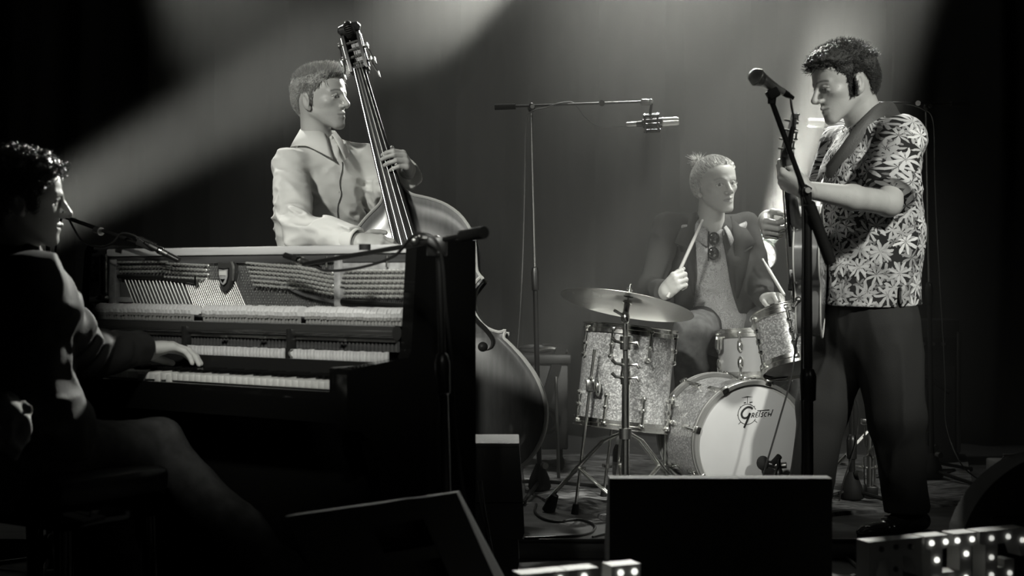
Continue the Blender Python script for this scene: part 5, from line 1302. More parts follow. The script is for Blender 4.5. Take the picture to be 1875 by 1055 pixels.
# ---- head
class Head:
    def __init__(s, c, fwd, up=(0, 0, 1), size=1.0, neck=None, neck_r=0.058, chin=1.0, nose=1.0, smile=0.0):
        s.c = Vector(c); s.f = Vector(fwd).normalized(); u = Vector(up); s.u = (u - s.f * u.dot(s.f)).normalized(); s.x = s.f.cross(s.u); s.s = size
        s.M = np.array((s.x, s.f, s.u), np.float32)            # rows: local axes in world
        f = SDF(); V3 = lambda *a: a
        f.el((0, -0.012, 0.03), (0.0755, 0.098, 0.088), k=0.02)
        f.el((0, -0.045, 0.015), (0.07, 0.06, 0.07), k=0.03)
        f.el((0, 0.032, -0.03), (0.054, 0.06, 0.072), k=0.03)
        f.el((0, 0.045, 0.045), (0.058, 0.045, 0.05), k=0.03)
        f.el((0, 0.078 * chin, -0.098), (0.016, 0.014, 0.013), k=0.022)
        f.el((0, 0.066, -0.07), (0.03, 0.025, 0.025), k=0.02)
        for sx in (-1, 1):
            f.rc((sx * 0.0505, -0.004, -0.046), (sx * 0.016, 0.07, -0.099), 0.012, 0.011, 0.022)
            f.el((sx * 0.043, 0.056, -0.014), (0.018, 0.019, 0.013), k=0.02)
            f.rc((sx * 0.012, 0.090, 0.02), (sx * 0.042, 0.073, 0.022), 0.0095, 0.009, 0.014)
        for sx in (-1, 1):
            f.sub(lambda P, sx=sx: d_el(P, (sx * 0.030, 0.098, 0.003), None, (0.017, 0.013, 0.0095)), 0.014)
            f.fn(lambda P, sx=sx: d_el(P, (sx * 0.030, 0.0735, 0.002), None, (0.0135, 0.0135, 0.0125)), 0.002)
            f.rc((sx * 0.017, 0.0862, 0.0065), (sx * 0.030, 0.0895, 0.0105), 0.0022, 0.0026, 0.004)      # upper lid
            f.rc((sx * 0.030, 0.0895, 0.0105), (sx * 0.043, 0.082, 0.0055), 0.0026, 0.0022, 0.004)
            f.rc((sx * 0.018, 0.084, -0.006), (sx * 0.042, 0.081, -0.005), 0.002, 0.002, 0.005)            # lower lid
        f.rc((0, 0.092, 0.014), (0, 0.092 + 0.023 * nose, -0.024), 0.0075, 0.0095, 0.008)
        f.el((0, 0.094 + 0.02 * nose, -0.028), (0.0105, 0.0105, 0.009), k=0.006)
        for sx in (-1, 1): f.el((sx * 0.0125, 0.101, -0.032), (0.008, 0.011, 0.0075), k=0.006)
        for sx in (-1, 1): f.sub(lambda P, sx=sx: d_el(P, (sx * 0.0065, 0.108, -0.0395), None, (0.0042, 0.006, 0.0036)), 0.003)
        f.rc((-0.021, 0.082, -0.060 + smile * 0.004), (0, 0.0955, -0.0565), 0.0045, 0.0058, 0.006); f.rc((0.021, 0.082, -0.060 + smile * 0.004), (0, 0.0955, -0.0565), 0.0045, 0.0058, 0.006)
        f.rc((-0.017, 0.084, -0.0695), (0.017, 0.084, -0.0695), 0.0052, 0.0052, 0.006); f.el((0, 0.0905, -0.0705), (0.013, 0.0065, 0.0055), k=0.005)
        f.sub(lambda P: np.minimum(d_rc(P, (-0.024, 0.086, -0.0625 + smile * 0.005), (0, 0.1005, -0.0632), 0.0014, 0.0018), d_rc(P, (0.024, 0.086, -0.0625 + smile * 0.005), (0, 0.1005, -0.0632), 0.0014, 0.0018)), 0.003)
        for sx in (-1, 1):
            R = Matrix.Rotation(sx * -0.38, 3, 'Z') @ Matrix.Rotation(0.18, 3, 'X')
            f.fn(lambda P, sx=sx, R=R: d_el(P, (sx * 0.079, -0.014, -0.006), R, (0.0085, 0.021, 0.034)), 0.006)
            f.sub(lambda P, sx=sx, R=R: d_el(P, (sx * 0.087, -0.008, -0.004), R, (0.006, 0.0115, 0.021)), 0.004)
            f.fn(lambda P, sx=sx: d_rc(P, (sx * 0.083, -0.004, -0.002), (sx * 0.084, -0.012, 0.014), 0.003, 0.003), 0.005)
            f.el((sx * 0.075, -0.003, -0.034), (0.007, 0.009, 0.01), k=0.006)
        s.skull_ops = list(f.ops)
        if neck is not None:
            nl = s.to_local(np.array([tuple(neck)], np.float32))[0]
            f.rc((0, -0.034, -0.03), tuple(nl), neck_r * 0.9, neck_r * 1.05, 0.022)
            s.nl = nl
        s.sdf = f
    def to_local(s, P): return ((P - A3(s.c)) @ s.M.T / s.s).astype(np.float32)
    def to_world(s, P): return (P * s.s) @ s.M + A3(s.c)
    def pt(s, x, y, z): return Vector(s.to_world(np.array([(x, y, z)], np.float32))[0])
    def mesh(s, h=0.003, gaze=(0, 0), brow=0.35, stub=0.0, lip=0.62, hairshade=None):
        lo = np.array((-0.1, -0.125, -0.135)); hi = np.array((0.1, 0.135, 0.13))
        if hasattr(s, 'nl'): lo = np.minimum(lo, s.nl - 0.07); hi = np.maximum(hi, s.nl + 0.07)
        v, q = surface(s.sdf, lo, hi, h / s.s, slack=0.012)
        x, y, z = np.abs(v[:, 0]), v[:, 1], v[:, 2]
        t = np.ones(len(v), np.float32) * (0.96 + 0.08 * noise3(v, 40, 3))
        def blob(mask, val): t[mask] = t[mask] * val
        arch = 0.0285 - 9.0 * (x - 0.03) ** 2 - 0.05 * np.maximum(0, x - 0.035)
        w = np.clip(1 - np.abs(z - arch) / 0.0052, 0, 1) * ((x > 0.010) & (x < 0.052) & (y > 0.05)) * (0.6 + 0.4 * noise3(v, 400, 1))
        t *= 1 - (1 - brow) * np.clip(w * 1.6, 0, 1)
        el = (x - 0.030) ** 2 / 0.0135 ** 2 + (z - 0.0015) ** 2 / 0.0068 ** 2
        eye = (el < 1.0) & (y > 0.078); t[eye] = 1.35
        ix = v[:, 0] - np.sign(v[:, 0]) * 0.030 - gaze[0]; iris = eye & (ix ** 2 + (z - 0.002 - gaze[1]) ** 2 < 0.0058 ** 2); t[iris] = 0.22
        lash = (np.abs(el - 1.15) < 0.25) & (z > 0.002) & (y > 0.07); t[lash] *= 0.4
        lipm = (x < 0.022) & (y > 0.07) & (np.abs(z + 0.0632) < 0.0095 - 0.012 * x / 0.022 * 0.6); t[lipm] *= lip
        if stub:
            sm = (z < -0.035) & (y > -0.02) & ~lipm & (z > -0.125); w = np.clip((-0.04 - z) / 0.02, 0, 1) * np.clip((y + 0.01) / 0.03, 0, 1)
            t *= np.where(sm, 1 - stub * w * (0.7 + 0.3 * noise3(v, 500, 9)), 1)
        if hairshade is not None:
            hm = hairshade(v[:, 0], y, z); t *= np.where(hm, 0.35, 1)
        return s.to_world(v), q, t
    def scalp(s, n, region, seed=1):
        """random points and normals on the scalp where region(x,y,z) holds (local)"""
        rng = np.random.RandomState(seed); f = SDF(); f.ops = s.skull_ops
        d = rng.normal(size=(n * 5, 3)).astype(np.float32); d /= np.linalg.norm(d, axis=1)[:, None]
        c = np.array((0, -0.015, 0.02), np.float32); r = np.full(len(d), 0.19, np.float32)
        for _ in range(24): r -= f(c + d * r[:, None]) * 0.8
        P = c + d * r[:, None]; m = region(P[:, 0], P[:, 1], P[:, 2]); P = P[m][:n]
        e = 0.002; g = np.stack([f(P + np.eye(3, dtype=np.float32)[i] * e) - f(P - np.eye(3, dtype=np.float32)[i] * e) for i in range(3)], -1)
        g /= np.linalg.norm(g, axis=1)[:, None] + 1e-9
        return P, g, rng
    def cap(s, region_sdf, off=0.006, amp=0.004, sc=90, h=0.0035, seed=2, top=0.0, front=0.0):
        f = SDF(); f.ops = list(s.skull_ops)
        fn = lambda P: np.maximum(f(P) - (off + top * np.clip((P[:, 2] - 0.03) / 0.05, 0, 1) + front * np.clip(P[:, 1] / 0.07, 0, 1) * np.clip((P[:, 2] - 0.05) / 0.04, 0, 1)) * np.clip(-region_sdf(P) / 0.035, 0.08, 1) - amp * (noise3(P, sc, seed) - 0.4), region_sdf(P))
        v, q = surface(fn, (-0.12, -0.15, -0.12), (0.12, 0.14, 0.17), h, slack=0.02)
        return s.to_world(v), q, (0.6 + 0.35 * noise3(v, 300, 4)).astype(np.float32)
def strands(paths, r0, r1, sides=3):
    """paths (N,K,3) -> tapered tubes"""
    N, K, _ = paths.shape; T = np.gradient(paths, axis=1); T /= np.linalg.norm(T, axis=2, keepdims=True) + 1e-9
    up = np.zeros_like(T); up[..., 2] = 1; a = np.cross(T, up + 0.01); a /= np.linalg.norm(a, axis=2, keepdims=True) + 1e-9; b = np.cross(T, a)
    rr = np.linspace(r0, r1, K)[None, :, None]; vs = []
    for k in range(sides): w = 2 * math.pi * k / sides; vs.append(paths + (a * math.cos(w) + b * math.sin(w)) * rr)
    v = np.stack(vs, 2).reshape(-1, 3)
    base = np.arange(N)[:, None, None] * K * sides; k = np.arange(K - 1)[None, :, None] * sides; j = np.arange(sides)[None, None, :]; j2 = (j + 1) % sides
    q = np.stack([base + k + j, base + k + j2, base + k + sides + j2, base + k + sides + j], -1).reshape(-1, 4)
    return v.astype(np.float32), q

def hairline(yl, zl, jag=0.004):
    """signed scalp region from a front line y(z) and a lower line z(y), negative inside"""
    def f(P):
        x, y, z = P[:, 0], P[:, 1], P[:, 2]; n = jag * (noise3(P, 130, 7) - 0.5)
        a = (y - np.interp(z, [q[0] for q in yl], [q[1] for q in yl])) * 0.7
        b = (np.interp(y, [q[0] for q in zl], [q[1] for q in zl]) - z) * 0.7
        b = np.where((np.abs(x) < 0.045) & (y > 0) & (z > 0.03), np.minimum(b, -0.02), b)
        b = np.where((z < -0.03) & (np.abs(x) < 0.05) & (y > -0.05), 0.02, b)
        return np.maximum(a, b) + n
    return f
# ---- hand
def hand(wrist, d, palm, thumb_side, curls=((30, 30, 20),) * 4, thumb=((0.5, 0.8, 0.2), (0.8, 0.5, 0.3), (0.95, 0.2, 0.3)), s=1.0, spread=0.06, fore=None, fore_r=(0.03, 0.042)):
    """d towards the fingers, palm = direction the palm faces, thumb_side = side of the thumb"""
    w = Vector(wrist); d = Vector(d).normalized(); pn = Vector(palm); pn = (pn - d * pn.dot(d)).normalized(); t = Vector(thumb_side); t = (t - d * t.dot(d) - pn * t.dot(pn)).normalized()
    f = SDF(); pts = [w]; off = (0.031, 0.0105, -0.0105, -0.029); kl = (0.088, 0.091, 0.086, 0.078)
    L = ((0.044, 0.026, 0.02), (0.05, 0.03, 0.022), (0.046, 0.028, 0.021), (0.036, 0.021, 0.018))
    f.erc(w - d * 0.005 * s, w + d * 0.05 * s, 0.027 * s, 0.036 * s, pn, 0.55, 0.01)
    kn = []
    for i in range(4):
        k = w + (d * kl[i] + t * off[i] - pn * (0.004 if i in (1, 2) else 0.0)) * s; kn.append(k)
        f.rc(w + (d * 0.02 + t * off[i] * 0.6) * s, k, 0.0145 * s, 0.0112 * s, 0.014)
    f.el(w + (d * 0.032 + t * 0.024 + pn * 0.012) * s, (0.017 * s, 0.026 * s, 0.015 * s), frame_np(t, d, pn), 0.014)
    for i in range(4):
        p = kn[i]; a = 0.0; c = curls[i]; lat = t * (spread * (1.5 - i)); r = (0.0102, 0.0092, 0.0084, 0.0074) if i < 3 else (0.009, 0.0082, 0.0074, 0.0066)
        for j in range(3):
            a += math.radians(c[j]); dd = (d * math.cos(a) + pn * math.sin(a) + lat * math.cos(a)).normalized(); q = p + dd * L[i][j] * s
            f.rc(p, q, r[j] * s, r[j + 1] * s, 0.0035 if j else 0.007); p = q; pts.append(q)
    p = w + (d * 0.02 + t * 0.026 + pn * 0.008) * s; tl = (0.042, 0.034, 0.028); tr = (0.0135, 0.0115, 0.0105, 0.0085)
    for j in range(3):
        dd = (d * thumb[j][0] + t * thumb[j][1] + pn * thumb[j][2]).normalized(); q = p + dd * tl[j] * s
        f.rc(p, q, tr[j] * s, tr[j + 1] * s, 0.01 if j == 0 else 0.004); p = q; pts.append(q)
    if fore is not None:
        e = Vector(fore); m = w + (e - w) * 0.55
        f.rc(w + d * 0.01, m, fore_r[0] * 0.95, fore_r[1], 0.018); f.rc(m, e, fore_r[1], fore_r[1] * 1.02, 0.02); pts.append(e)
    lo, hi = bounds(pts, 0.055)
    v, q = surface(f, lo, hi, 0.0029, slack=0.008)
    tone = 0.95 + 0.1 * noise3(v, 60, 4)
    return v, q, tone
def frame_np(x, y, z): return np.array((tuple(x), tuple(y), tuple(z)), np.float32).T

def core(pts_r, h=0.012):
    """hidden trunk and limbs joining the visible skin into one body"""
    f = SDF()
    for a, b, r1, r2 in pts_r: f.rc(a, b, r1, r2, 0.03)
    lo, hi = bounds([p for q in pts_r for p in q[:2]], 0.2)
    return surface(f, lo, hi, h, slack=0.02)
def garment(name, f, pts, m, mat, parent, h=0.0062, uv=None, tone=None):
    lo, hi = bounds(pts, m); v, q = surface(f, lo, hi, h, slack=0.03)
    return np_mesh(name, [(v, q, tone(v) if tone else None)], mat, parent, {'pattern': uv(v)} if uv else None)
def shoe(name, heel, toe, mat, parent, s=1.0, ankle=None):
    h = Vector(heel); t = Vector(toe); d = (t - h); d.z = 0; L = d.length; d.normalize(); z = V(0, 0, 1); f = SDF(); sd = d.cross(z)
    f.rc(h + z * 0.034, h + d * L * 0.35 + z * 0.036, 0.034, 0.037, 0.02); f.erc(h + d * L * 0.4 + z * 0.03, h + d * (L - 0.05) + z * 0.024, 0.043, 0.036, z, 0.62, 0.02)
    f.erc(h + d * (L - 0.06) + z * 0.022, h + d * (L - 0.018) + z * 0.018, 0.033, 0.018, z, 0.6, 0.02)
    f.rc(h + d * L * 0.12 + z * 0.05, h + d * L * 0.1 + z * 0.1, 0.036, 0.038, 0.02); f.rc(h + d * L * 0.2 + z * 0.06, h + d * L * 0.5 + z * 0.035, 0.03, 0.03, 0.02)
    f.cut(h, (0, 0, -1)); f.cut(h + z * 0.105, (0, 0, 1))
    f.disp(lambda P: 0.0022 * np.sin((P - A3(h)) @ A3(d) * 260) * np.exp(-(((P - A3(h)) @ A3(d) - L * 0.62) / 0.035) ** 2) * ((P - A3(h)) @ A3(z) > 0.03))
    v, q = surface(f, *bounds([h - d * 0.05, t + d * 0.02, h + z * 0.1, h + sd * 0.06, h - sd * 0.06], 0.04), 0.004)
    o = np_mesh(name, [(v, q)], mat, parent)
    so = MB(); pl = []
    for k in range(20):
        a = k / 20 * 2 * math.pi; u = math.cos(a); w_ = 0.04 - 0.006 * (1 - u)
        pl.append(h + d * (L / 2 + (L / 2 + 0.004 - (0.0 if u < 0 else 0.012 * abs(math.sin(a)))) * u) + sd * w_ * math.sin(a))
    vs = [(p.x, p.y, p.z) for p in pl] + [(p.x, p.y, p.z + 0.012) for p in pl]; n = 20
    so.add(vs, [tuple(range(n)), tuple(range(n, 2 * n))] + [(i, (i + 1) % n, n + (i + 1) % n, n + i) for i in range(n)])
    so.build('sole', MAT['black_rubber'], o)
    lc = MB()
    for k in range(4):
        c = h + d * L * (0.42 + 0.055 * k) + z * (0.082 - 0.009 * k); lc.tube([c - sd * 0.018, c + z * 0.004, c + sd * 0.018], 0.0018, 5)
    lc.build('laces', MAT['black_rubber'], o)
    return o
def collar(name, mat, parent, c, fwd, up, r, h=0.04, drop=0.05, spread=0.5, gap=0.25, out=0.03, n=40, seed=0):
    """folded shirt collar around the neck: stand, fold and two points"""
    c = Vector(c); u = Vector(up).normalized(); f = Vector(fwd); f = (f - u * f.dot(u)).normalized(); x = f.cross(u); vs = []; rows = 5
    for i in range(n + 1):
        a = -math.pi + gap / 2 + (2 * math.pi - gap) * i / n; w = abs(i / n - 0.5) * 2        # w=1 at the front opening
        dr = -(f * math.cos(a) + x * math.sin(a)); dip = -0.045 * w ** 2.2; fw = f * (0.012 * w)
        pt = max(0, (w - 0.72) / 0.28)
        prof = [(r * 0.98, h * 0.2), (r * 1.0, h), (r * 1.06, h * 1.02), (r * 1.2 + out * 0.4, h * 0.45 - drop * 0.3), (r * 1.3 + out * (0.7 + 0.3 * pt), -drop * (0.55 + 0.75 * pt))]
        for rr, hh in prof: vs.append(c + dr * rr + u * (hh + dip) + fw)
    fs = [(i * rows + j, (i + 1) * rows + j, (i + 1) * rows + j + 1, i * rows + j + 1) for i in range(n) for j in range(rows - 1)]
    o = MB().add(vs, fs).build(name, mat, parent, angle=80)
    m = o.modifiers.new('thickness', 'SOLIDIFY'); m.thickness = 0.002
    return o
# ------------------------------------------------------------------ the bassist
MAT['shirt_white'] = M('white_shirt_cotton', 0.62, 0.85, spec=0.2, bump=(500, 0.12))
MAT['trouser'] = M('dark_trousers', 0.035, 0.85, spec=0.15, bump=(300, 0.2))
MAT['jeans'] = M('dark_jeans', 0.10, 0.85, spec=0.15, bump=(500, 0.3), var=(25, 0.7, 1.2))
MAT['leather'] = M('black_shoe_leather', 0.02, 0.22, spec=0.6, coat=0.3)
def person(label, base): return thing('person', label, 'person', base)

Yb = 5.52
pb_ = person('man in pale buttoned shirt playing the double bass behind the piano', Vector((W(585, 900, Yb).x, Yb, STAGE)))
hb = Head(W(588, 184, 5.50), (0.885, -0.455, 0.04), (-0.06, 0.0, 1), 1.04, W(582, 272, 5.55), 0.058)
R_sh, R_el, R_wr = W(531, 304, 5.42), W(548, 423, 5.19), W(652, 442, 5.06)
yh_ = (890 - 352) / 828 * bl
L_sh, L_el, L_wr = W(660, 298, 5.66), W(690, 364, 5.65), BL(0.076, yh_ + 0.05, -0.012)
ch, wa, hi_ = W(594, 318, 5.55), W(582, 440, 5.56), W(584, 530, 5.56)
tf = Vector((0.62, -0.78, 0)); tr_ = Vector((-0.78, -0.62, 0))
lh = hand(L_wr, BL.z * 0.85 + BL.y * 0.3 + BL.x * 0.02, -BL.x, BL.y, ((46, 44, 22), (48, 44, 20), (50, 44, 20), (52, 46, 22)), ((-0.1, 0.8, 0.5), (-0.25, 0.95, 0.3), (-0.2, 1, 0.1)), 0.98, 0.03, L_el, (0.027, 0.036))
rh = hand(R_wr, (0.93, 0.0, -0.1), (0.1, 0.75, -0.6), (0.0, 0.6, 0.8), ((25, 35, 25), (28, 38, 28), (30, 40, 30), (32, 40, 30)), s=0.98, fore=R_el, fore_r=(0.028, 0.037))
cr = core([(W(582, 272, 5.55), ch, 0.05, 0.06), (ch, wa, 0.06, 0.08), (wa, hi_, 0.08, 0.09), (ch, R_sh, 0.06, 0.045), (R_sh, R_el, 0.04, 0.035), (ch, L_sh, 0.06, 0.045), (L_sh, L_el, 0.04, 0.035), (R_el, R_wr, 0.034, 0.024), (L_el, L_wr, 0.034, 0.022)])
np_mesh('body', [hb.mesh(0.0029, gaze=(0.002, -0.001), stub=0.22, brow=0.4), lh, rh, (cr[0], cr[1], None)], MAT['skin'], pb_)
sf = SDF().erc(W(592, 350, 5.55), wa, 0.17, 0.165, tf, 0.66, 0.04).erc(wa, hi_, 0.165, 0.175, tf, 0.7, 0.05)
sf.rc(W(586, 300, 5.55), R_sh, 0.07, 0.056, 0.06).rc(W(590, 298, 5.55), L_sh, 0.07, 0.056, 0.06)
sf.rc(W(583, 278, 5.55), W(584, 300, 5.55), 0.058, 0.08, 0.05)
sf.sub(lambda P: d_el(P, BL(0, 0.9, -0.075), BL.R(), (0.255, 0.24, 0.095)), 0.015)
sf.chain([R_sh, R_el], [0.062, 0.058], 0.03).chain([R_el, R_el + (R_wr - R_el) * 0.5, R_wr], [0.058, 0.05, 0.043], 0.03)
sf.chain([L_sh, L_el], [0.06, 0.055], 0.03).chain([L_el, L_wr], [0.054, 0.044], 0.03)
def bass_folds(P):
    a = (0.35 + 0.65 * np.clip((np.linalg.norm(P - A3(R_sh), axis=1) - 0.07) / 0.1, 0, 1)) * folds(P, (5.5, 5.5, 14), 0.0135, 1, dirs=((0.9, 0.2, 0.4), (-0.2, 1, 0), (-0.4, 0, 0.9))) + folds(P, (11, 11, 24), 0.003, 8)
    t = (P - A3(R_sh)) @ A3((R_el - R_sh).normalized())
    arm = np.exp(-(d_rc(P, R_el, R_el + (R_wr - R_el) * 0.4, 0.02, 0.02) / 0.05) ** 2)
    return a + arm * 0.005 * np.sin(t * 120 + 4 * noise3(P, 14, 3))
sf.disp(bass_folds).cut(R_wr - (R_wr - R_el).normalized() * 0.004, R_wr - R_el)
lw_n = (L_wr - L_el).normalized(); lw_c = L_wr - lw_n * 0.02
sf.sub(lambda P: np.maximum(-((P - A3(lw_c)) @ A3(lw_n)), np.linalg.norm(P - A3(L_wr), axis=1) - 0.12), 0.003)
pts = [R_sh, R_el, R_wr, L_sh, L_el, L_wr, ch, wa, hi_, W(583, 255, 5.55)]
shirt_b = garment('shirt', sf, pts, 0.24, MAT['shirt_white'], pb_, 0.0058)
collar('collar', MAT['shirt_white'], shirt_b, W(582, 253, 5.55), (0.66, -0.75, 0), (-0.08, 0.1, 1), 0.062, 0.045, 0.05, gap=0.45, out=0.045)
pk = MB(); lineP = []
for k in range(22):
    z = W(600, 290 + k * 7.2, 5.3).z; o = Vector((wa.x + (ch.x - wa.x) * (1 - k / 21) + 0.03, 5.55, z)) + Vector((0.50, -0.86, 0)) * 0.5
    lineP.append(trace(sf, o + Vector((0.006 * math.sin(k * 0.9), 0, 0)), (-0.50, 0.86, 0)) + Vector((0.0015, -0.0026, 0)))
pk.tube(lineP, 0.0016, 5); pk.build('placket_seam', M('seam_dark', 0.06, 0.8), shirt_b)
for k in (3, 8, 13, 18): MB().ball(lineP[k] + Vector((-0.012, -0.001, 0)), (0.0055, 0.003, 0.0055), 8).build('button', M('shirt_button', 0.5, 0.3), shirt_b)
cu = R_wr; dcu = (R_wr - R_el).normalized()
MB().lathe([(0.036, -0.045), (0.046, -0.045), (0.048, -0.02), (0.047, 0.006), (0.043, 0.008), (0.036, -0.004)], cu, dcu, 28).build('cuff', MAT['shirt_white'], shirt_b)
tf_ = SDF().erc(hi_, W(586, 575, 5.56), 0.17, 0.16, tf, 0.72, 0.05)
for s, px in ((1, 545), (-1, 606)):
    hp_k = Vector((W(px, 800, 5.58).x, 5.60 - s * 0.05, 0.55)); an = Vector((hp_k.x, hp_k.y + 0.01, STAGE + 0.1)); hp_t = Vector((hp_k.x, hp_k.y, 0.95))
    tf_.rc(hp_t, hp_k, 0.1, 0.075, 0.03).rc(hp_k, an, 0.075, 0.065, 0.03)
    shoe('shoe', Vector((an.x - 0.04, an.y + 0.06, STAGE)), Vector((an.x + 0.12, an.y - 0.17, STAGE)), MAT['leather'], pb_)
tf_.sub(lambda P: d_el(P, BL(0, 0.85, -0.085), BL.R(), (0.255, 0.3, 0.11)), 0.015)
garment('trousers', tf_, [hi_, W(545, 900, 5.4), W(606, 900, 5.68), Vector((hi_.x, 5.6, STAGE + 0.08))], 0.2, MAT['trouser'], pb_, 0.012)
# short hair swept up at the front, cropped at the sides
MAT['hair_fair'] = tone_mat('light_brown_hair', 0.62, 0.5, spec=0.5, bump=(330, 0.8))
HL_Y = [(-0.08, 0.008), (0.0, 0.012), (0.028, 0.016), (0.04, 0.04), (0.058, 0.052), (0.07, 0.072), (0.085, 0.10), (0.1, 0.16)]
HL_Z = [(-0.2, -0.05), (-0.062, -0.046), (-0.046, 0.0), (-0.034, 0.026), (0.0, 0.028), (0.004, -0.012), (0.03, -0.02), (0.06, -0.02)]
reg_short = hairline(HL_Y, HL_Z)
def comb_hair(H, n, region, length, dirfn, mat, parent, r=0.0009, K=5, seed=3, wave=0.0, name='hair', curl=None, jit=0.25, lift=0.55, hug=None):
    P, g, rng = H.scalp(n, lambda x, y, z: region(np.stack([x, y, z], -1)) < 0, seed); N = len(P)
    D = dirfn(P, g, rng); D = D + rng.normal(scale=jit, size=D.shape); D /= np.linalg.norm(D, axis=1)[:, None]
    Ln = length(P, rng)[:, None]; paths = np.zeros((N, K, 3), np.float32); p = P.copy(); cur = lift * g + (1 - lift) * D
    for k in range(K):
        paths[:, k] = p; w = k / (K - 1); st = (cur * (1 - w) + D * w); st /= np.linalg.norm(st, axis=1)[:, None] + 1e-9
        p = p + st * Ln / (K - 1)
        if hug is not None:
            fs_ = SDF(); fs_.ops = H.skull_ops; d0 = fs_(p); e = 0.003
            gg = np.stack([fs_(p + np.eye(3, dtype=np.float32)[i] * e) - d0 for i in range(3)], -1); gg /= np.linalg.norm(gg, axis=1)[:, None] + 1e-9
            p = p - gg * (d0 - hug * (1 + 0.5 * np.sin(np.arange(N) * 12.9898)))[:, None]; D = D - gg * (D * gg).sum(1)[:, None]; D /= np.linalg.norm(D, axis=1)[:, None] + 1e-9
    if curl:
        a = np.linspace(0, curl[1] * 2 * math.pi, K)[None, :] + rng.uniform(0, 6.28, (N, 1)); o1 = np.cross(g, D); o1 /= np.linalg.norm(o1, axis=1)[:, None] + 1e-9; o2 = np.cross(D, o1)
        amp = curl[0] * np.linspace(0.2, 1, K)[None, :, None]
        paths += (o1[:, None] * np.cos(a)[..., None] + o2[:, None] * np.sin(a)[..., None]) * amp
    v, q = strands(paths, r, r * 0.35); tn = np.repeat(rng.uniform(0.4, 1.15, N), K * 3).astype(np.float32); return H.to_world(v), q, tn
def blen(P, rng): return (0.010 + np.clip((P[:, 2] - 0.04) / 0.04, 0, 1) * (0.018 + 0.014 * np.clip(P[:, 1] / 0.07, 0, 1))) * rng.uniform(0.75, 1.15, len(P))
def bdir(P, g, rng): 
    D = g.copy(); top = P[:, 2] + 0.02 * (rng.uniform(size=len(P)) - 0.5) > 0.062
    D[top] = D[top] * 0.6 + np.array((-0.1, 0.42, 0.6)); D[~top] = 0.35 * D[~top] + np.array((0, -0.25, -0.9)); return D
hv = comb_hair(hb, 10000, reg_short, blen, bdir, None, None, 0.0009, 5, 3, jit=0.16)
cv = hb.cap(reg_short, 0.004, 0.004, 160, top=0.010, front=0.008)
np_mesh('hair', [hv, cv], MAT['hair_fair'], pb_)

# ------------------------------------------------------------------ the guitarist
Yg = 5.22
pg = person('man in floral short-sleeved shirt and dark trousers playing a guitar', Vector((W(1610, 950, Yg).x, Yg, STAGE)))
hg_ = Head(W(1545, 156, 5.20), (-0.93, -0.27, -0.26), (-0.1, 0, 1), 1.13, W(1588, 236, 5.24), 0.062, nose=1.1)
gR_sh, gR_el, gR_wr = W(1545, 262, 5.42), W(1500, 400, 5.50), GL(-0.085, 0.40, 0.108)
gL_sh, gL_el, gL_wr = W(1650, 256, 5.06), W(1627, 372, 4.84), GL(0.075, 0.715, -0.055)
gch, gbe, ghm = W(1594, 290, 5.23), W(1586, 430, 5.22), W(1580, 540, 5.22)
gf = Vector((-0.86, -0.5, 0)).normalized()
lhg = hand(gL_wr, GL.z * 0.85 - GL.x * 0.4 + GL.y * 0.15, -GL.x, GL.y, ((48, 62, 48), (54, 64, 48), (58, 66, 48), (62, 66, 48)), ((0.75, 0.2, 0.3), (0.95, 0.0, 0.25), (1, -0.1, 0.1)), 1.02, 0.05, gL_el, (0.028, 0.041))
rhg = hand(gR_wr, GL.x * 0.75 + GL.y * 0.35 - GL.z * 0.1, -GL.z, GL.y, ((55, 60, 40), (58, 62, 40), (62, 62, 40), (64, 62, 40)), ((0.7, 0.5, 0.4), (0.8, 0.2, 0.6), (0.8, 0.0, 0.6)), 1.0, 0.03, gR_el, (0.029, 0.04))
ea = core([(gL_el, gL_el + (gL_sh - gL_el) * 0.5, 0.0425, 0.05), (gL_el, gL_el + (gL_wr - gL_el) * 0.3, 0.041, 0.036)], 0.006)
cr = core([(W(1588, 236, 5.24), gch, 0.05, 0.07), (gch, gbe, 0.08, 0.12), (gbe, ghm, 0.12, 0.13), (gch, gR_sh, 0.06, 0.05), (gR_sh, gR_el, 0.045, 0.04), (gch, gL_sh, 0.06, 0.05), (gL_sh, gL_el, 0.05, 0.04), (gR_el, gR_wr, 0.036, 0.025)])
def sb(x, y, z): return (np.abs(x) > 0.055) & (y > 0.004) & (y < 0.026) & (z < 0.03) & (z > -0.052)
np_mesh('body', [hg_.mesh(0.003, gaze=(0, -0.003), brow=0.3, lip=0.7), lhg, rhg, (ea[0], ea[1], None), (cr[0], cr[1], None)], MAT['skin'], pg)
gs = SDF().erc(W(1592, 335, 5.23), gbe, 0.2, 0.215, gf, 0.84, 0.05).erc(gbe, ghm, 0.215, 0.212, gf, 0.86, 0.05)
gs.rc(W(1590, 266, 5.24), gR_sh, 0.085, 0.07, 0.05).rc(W(1594, 264, 5.23), gL_sh, 0.085, 0.076, 0.05).rc(W(1590, 246, 5.24), W(1592, 280, 5.24), 0.068, 0.09, 0.03)
slv = gL_sh + (gL_el - gL_sh) * 0.8
gs.rc(gL_sh, slv, 0.084, 0.088, 0.035).rc(gR_sh, gR_sh + (gR_el - gR_sh) * 0.75, 0.08, 0.08, 0.035)
gs.disp(lambda P: folds(P, (6, 6, 3.5), 0.009, 21) * np.clip((1.25 - P[:, 2]) / 0.3, 0.3, 1) + folds(P, (14, 14, 14), 0.003, 22))
gdent = lambda P: np.minimum(d_el(P, GL(0, 0.15, -0.043), GL.R(), (0.205, 0.17, 0.062)), d_el(P, GL(0, 0.36, -0.043), GL.R(), (0.155, 0.13, 0.062)))
gs.sub(gdent, 0.012)
gs.cut(ghm - V(0, 0, 0.03), (0.0, 0.06, -1))
slv_d = (gL_el - gL_sh).normalized()
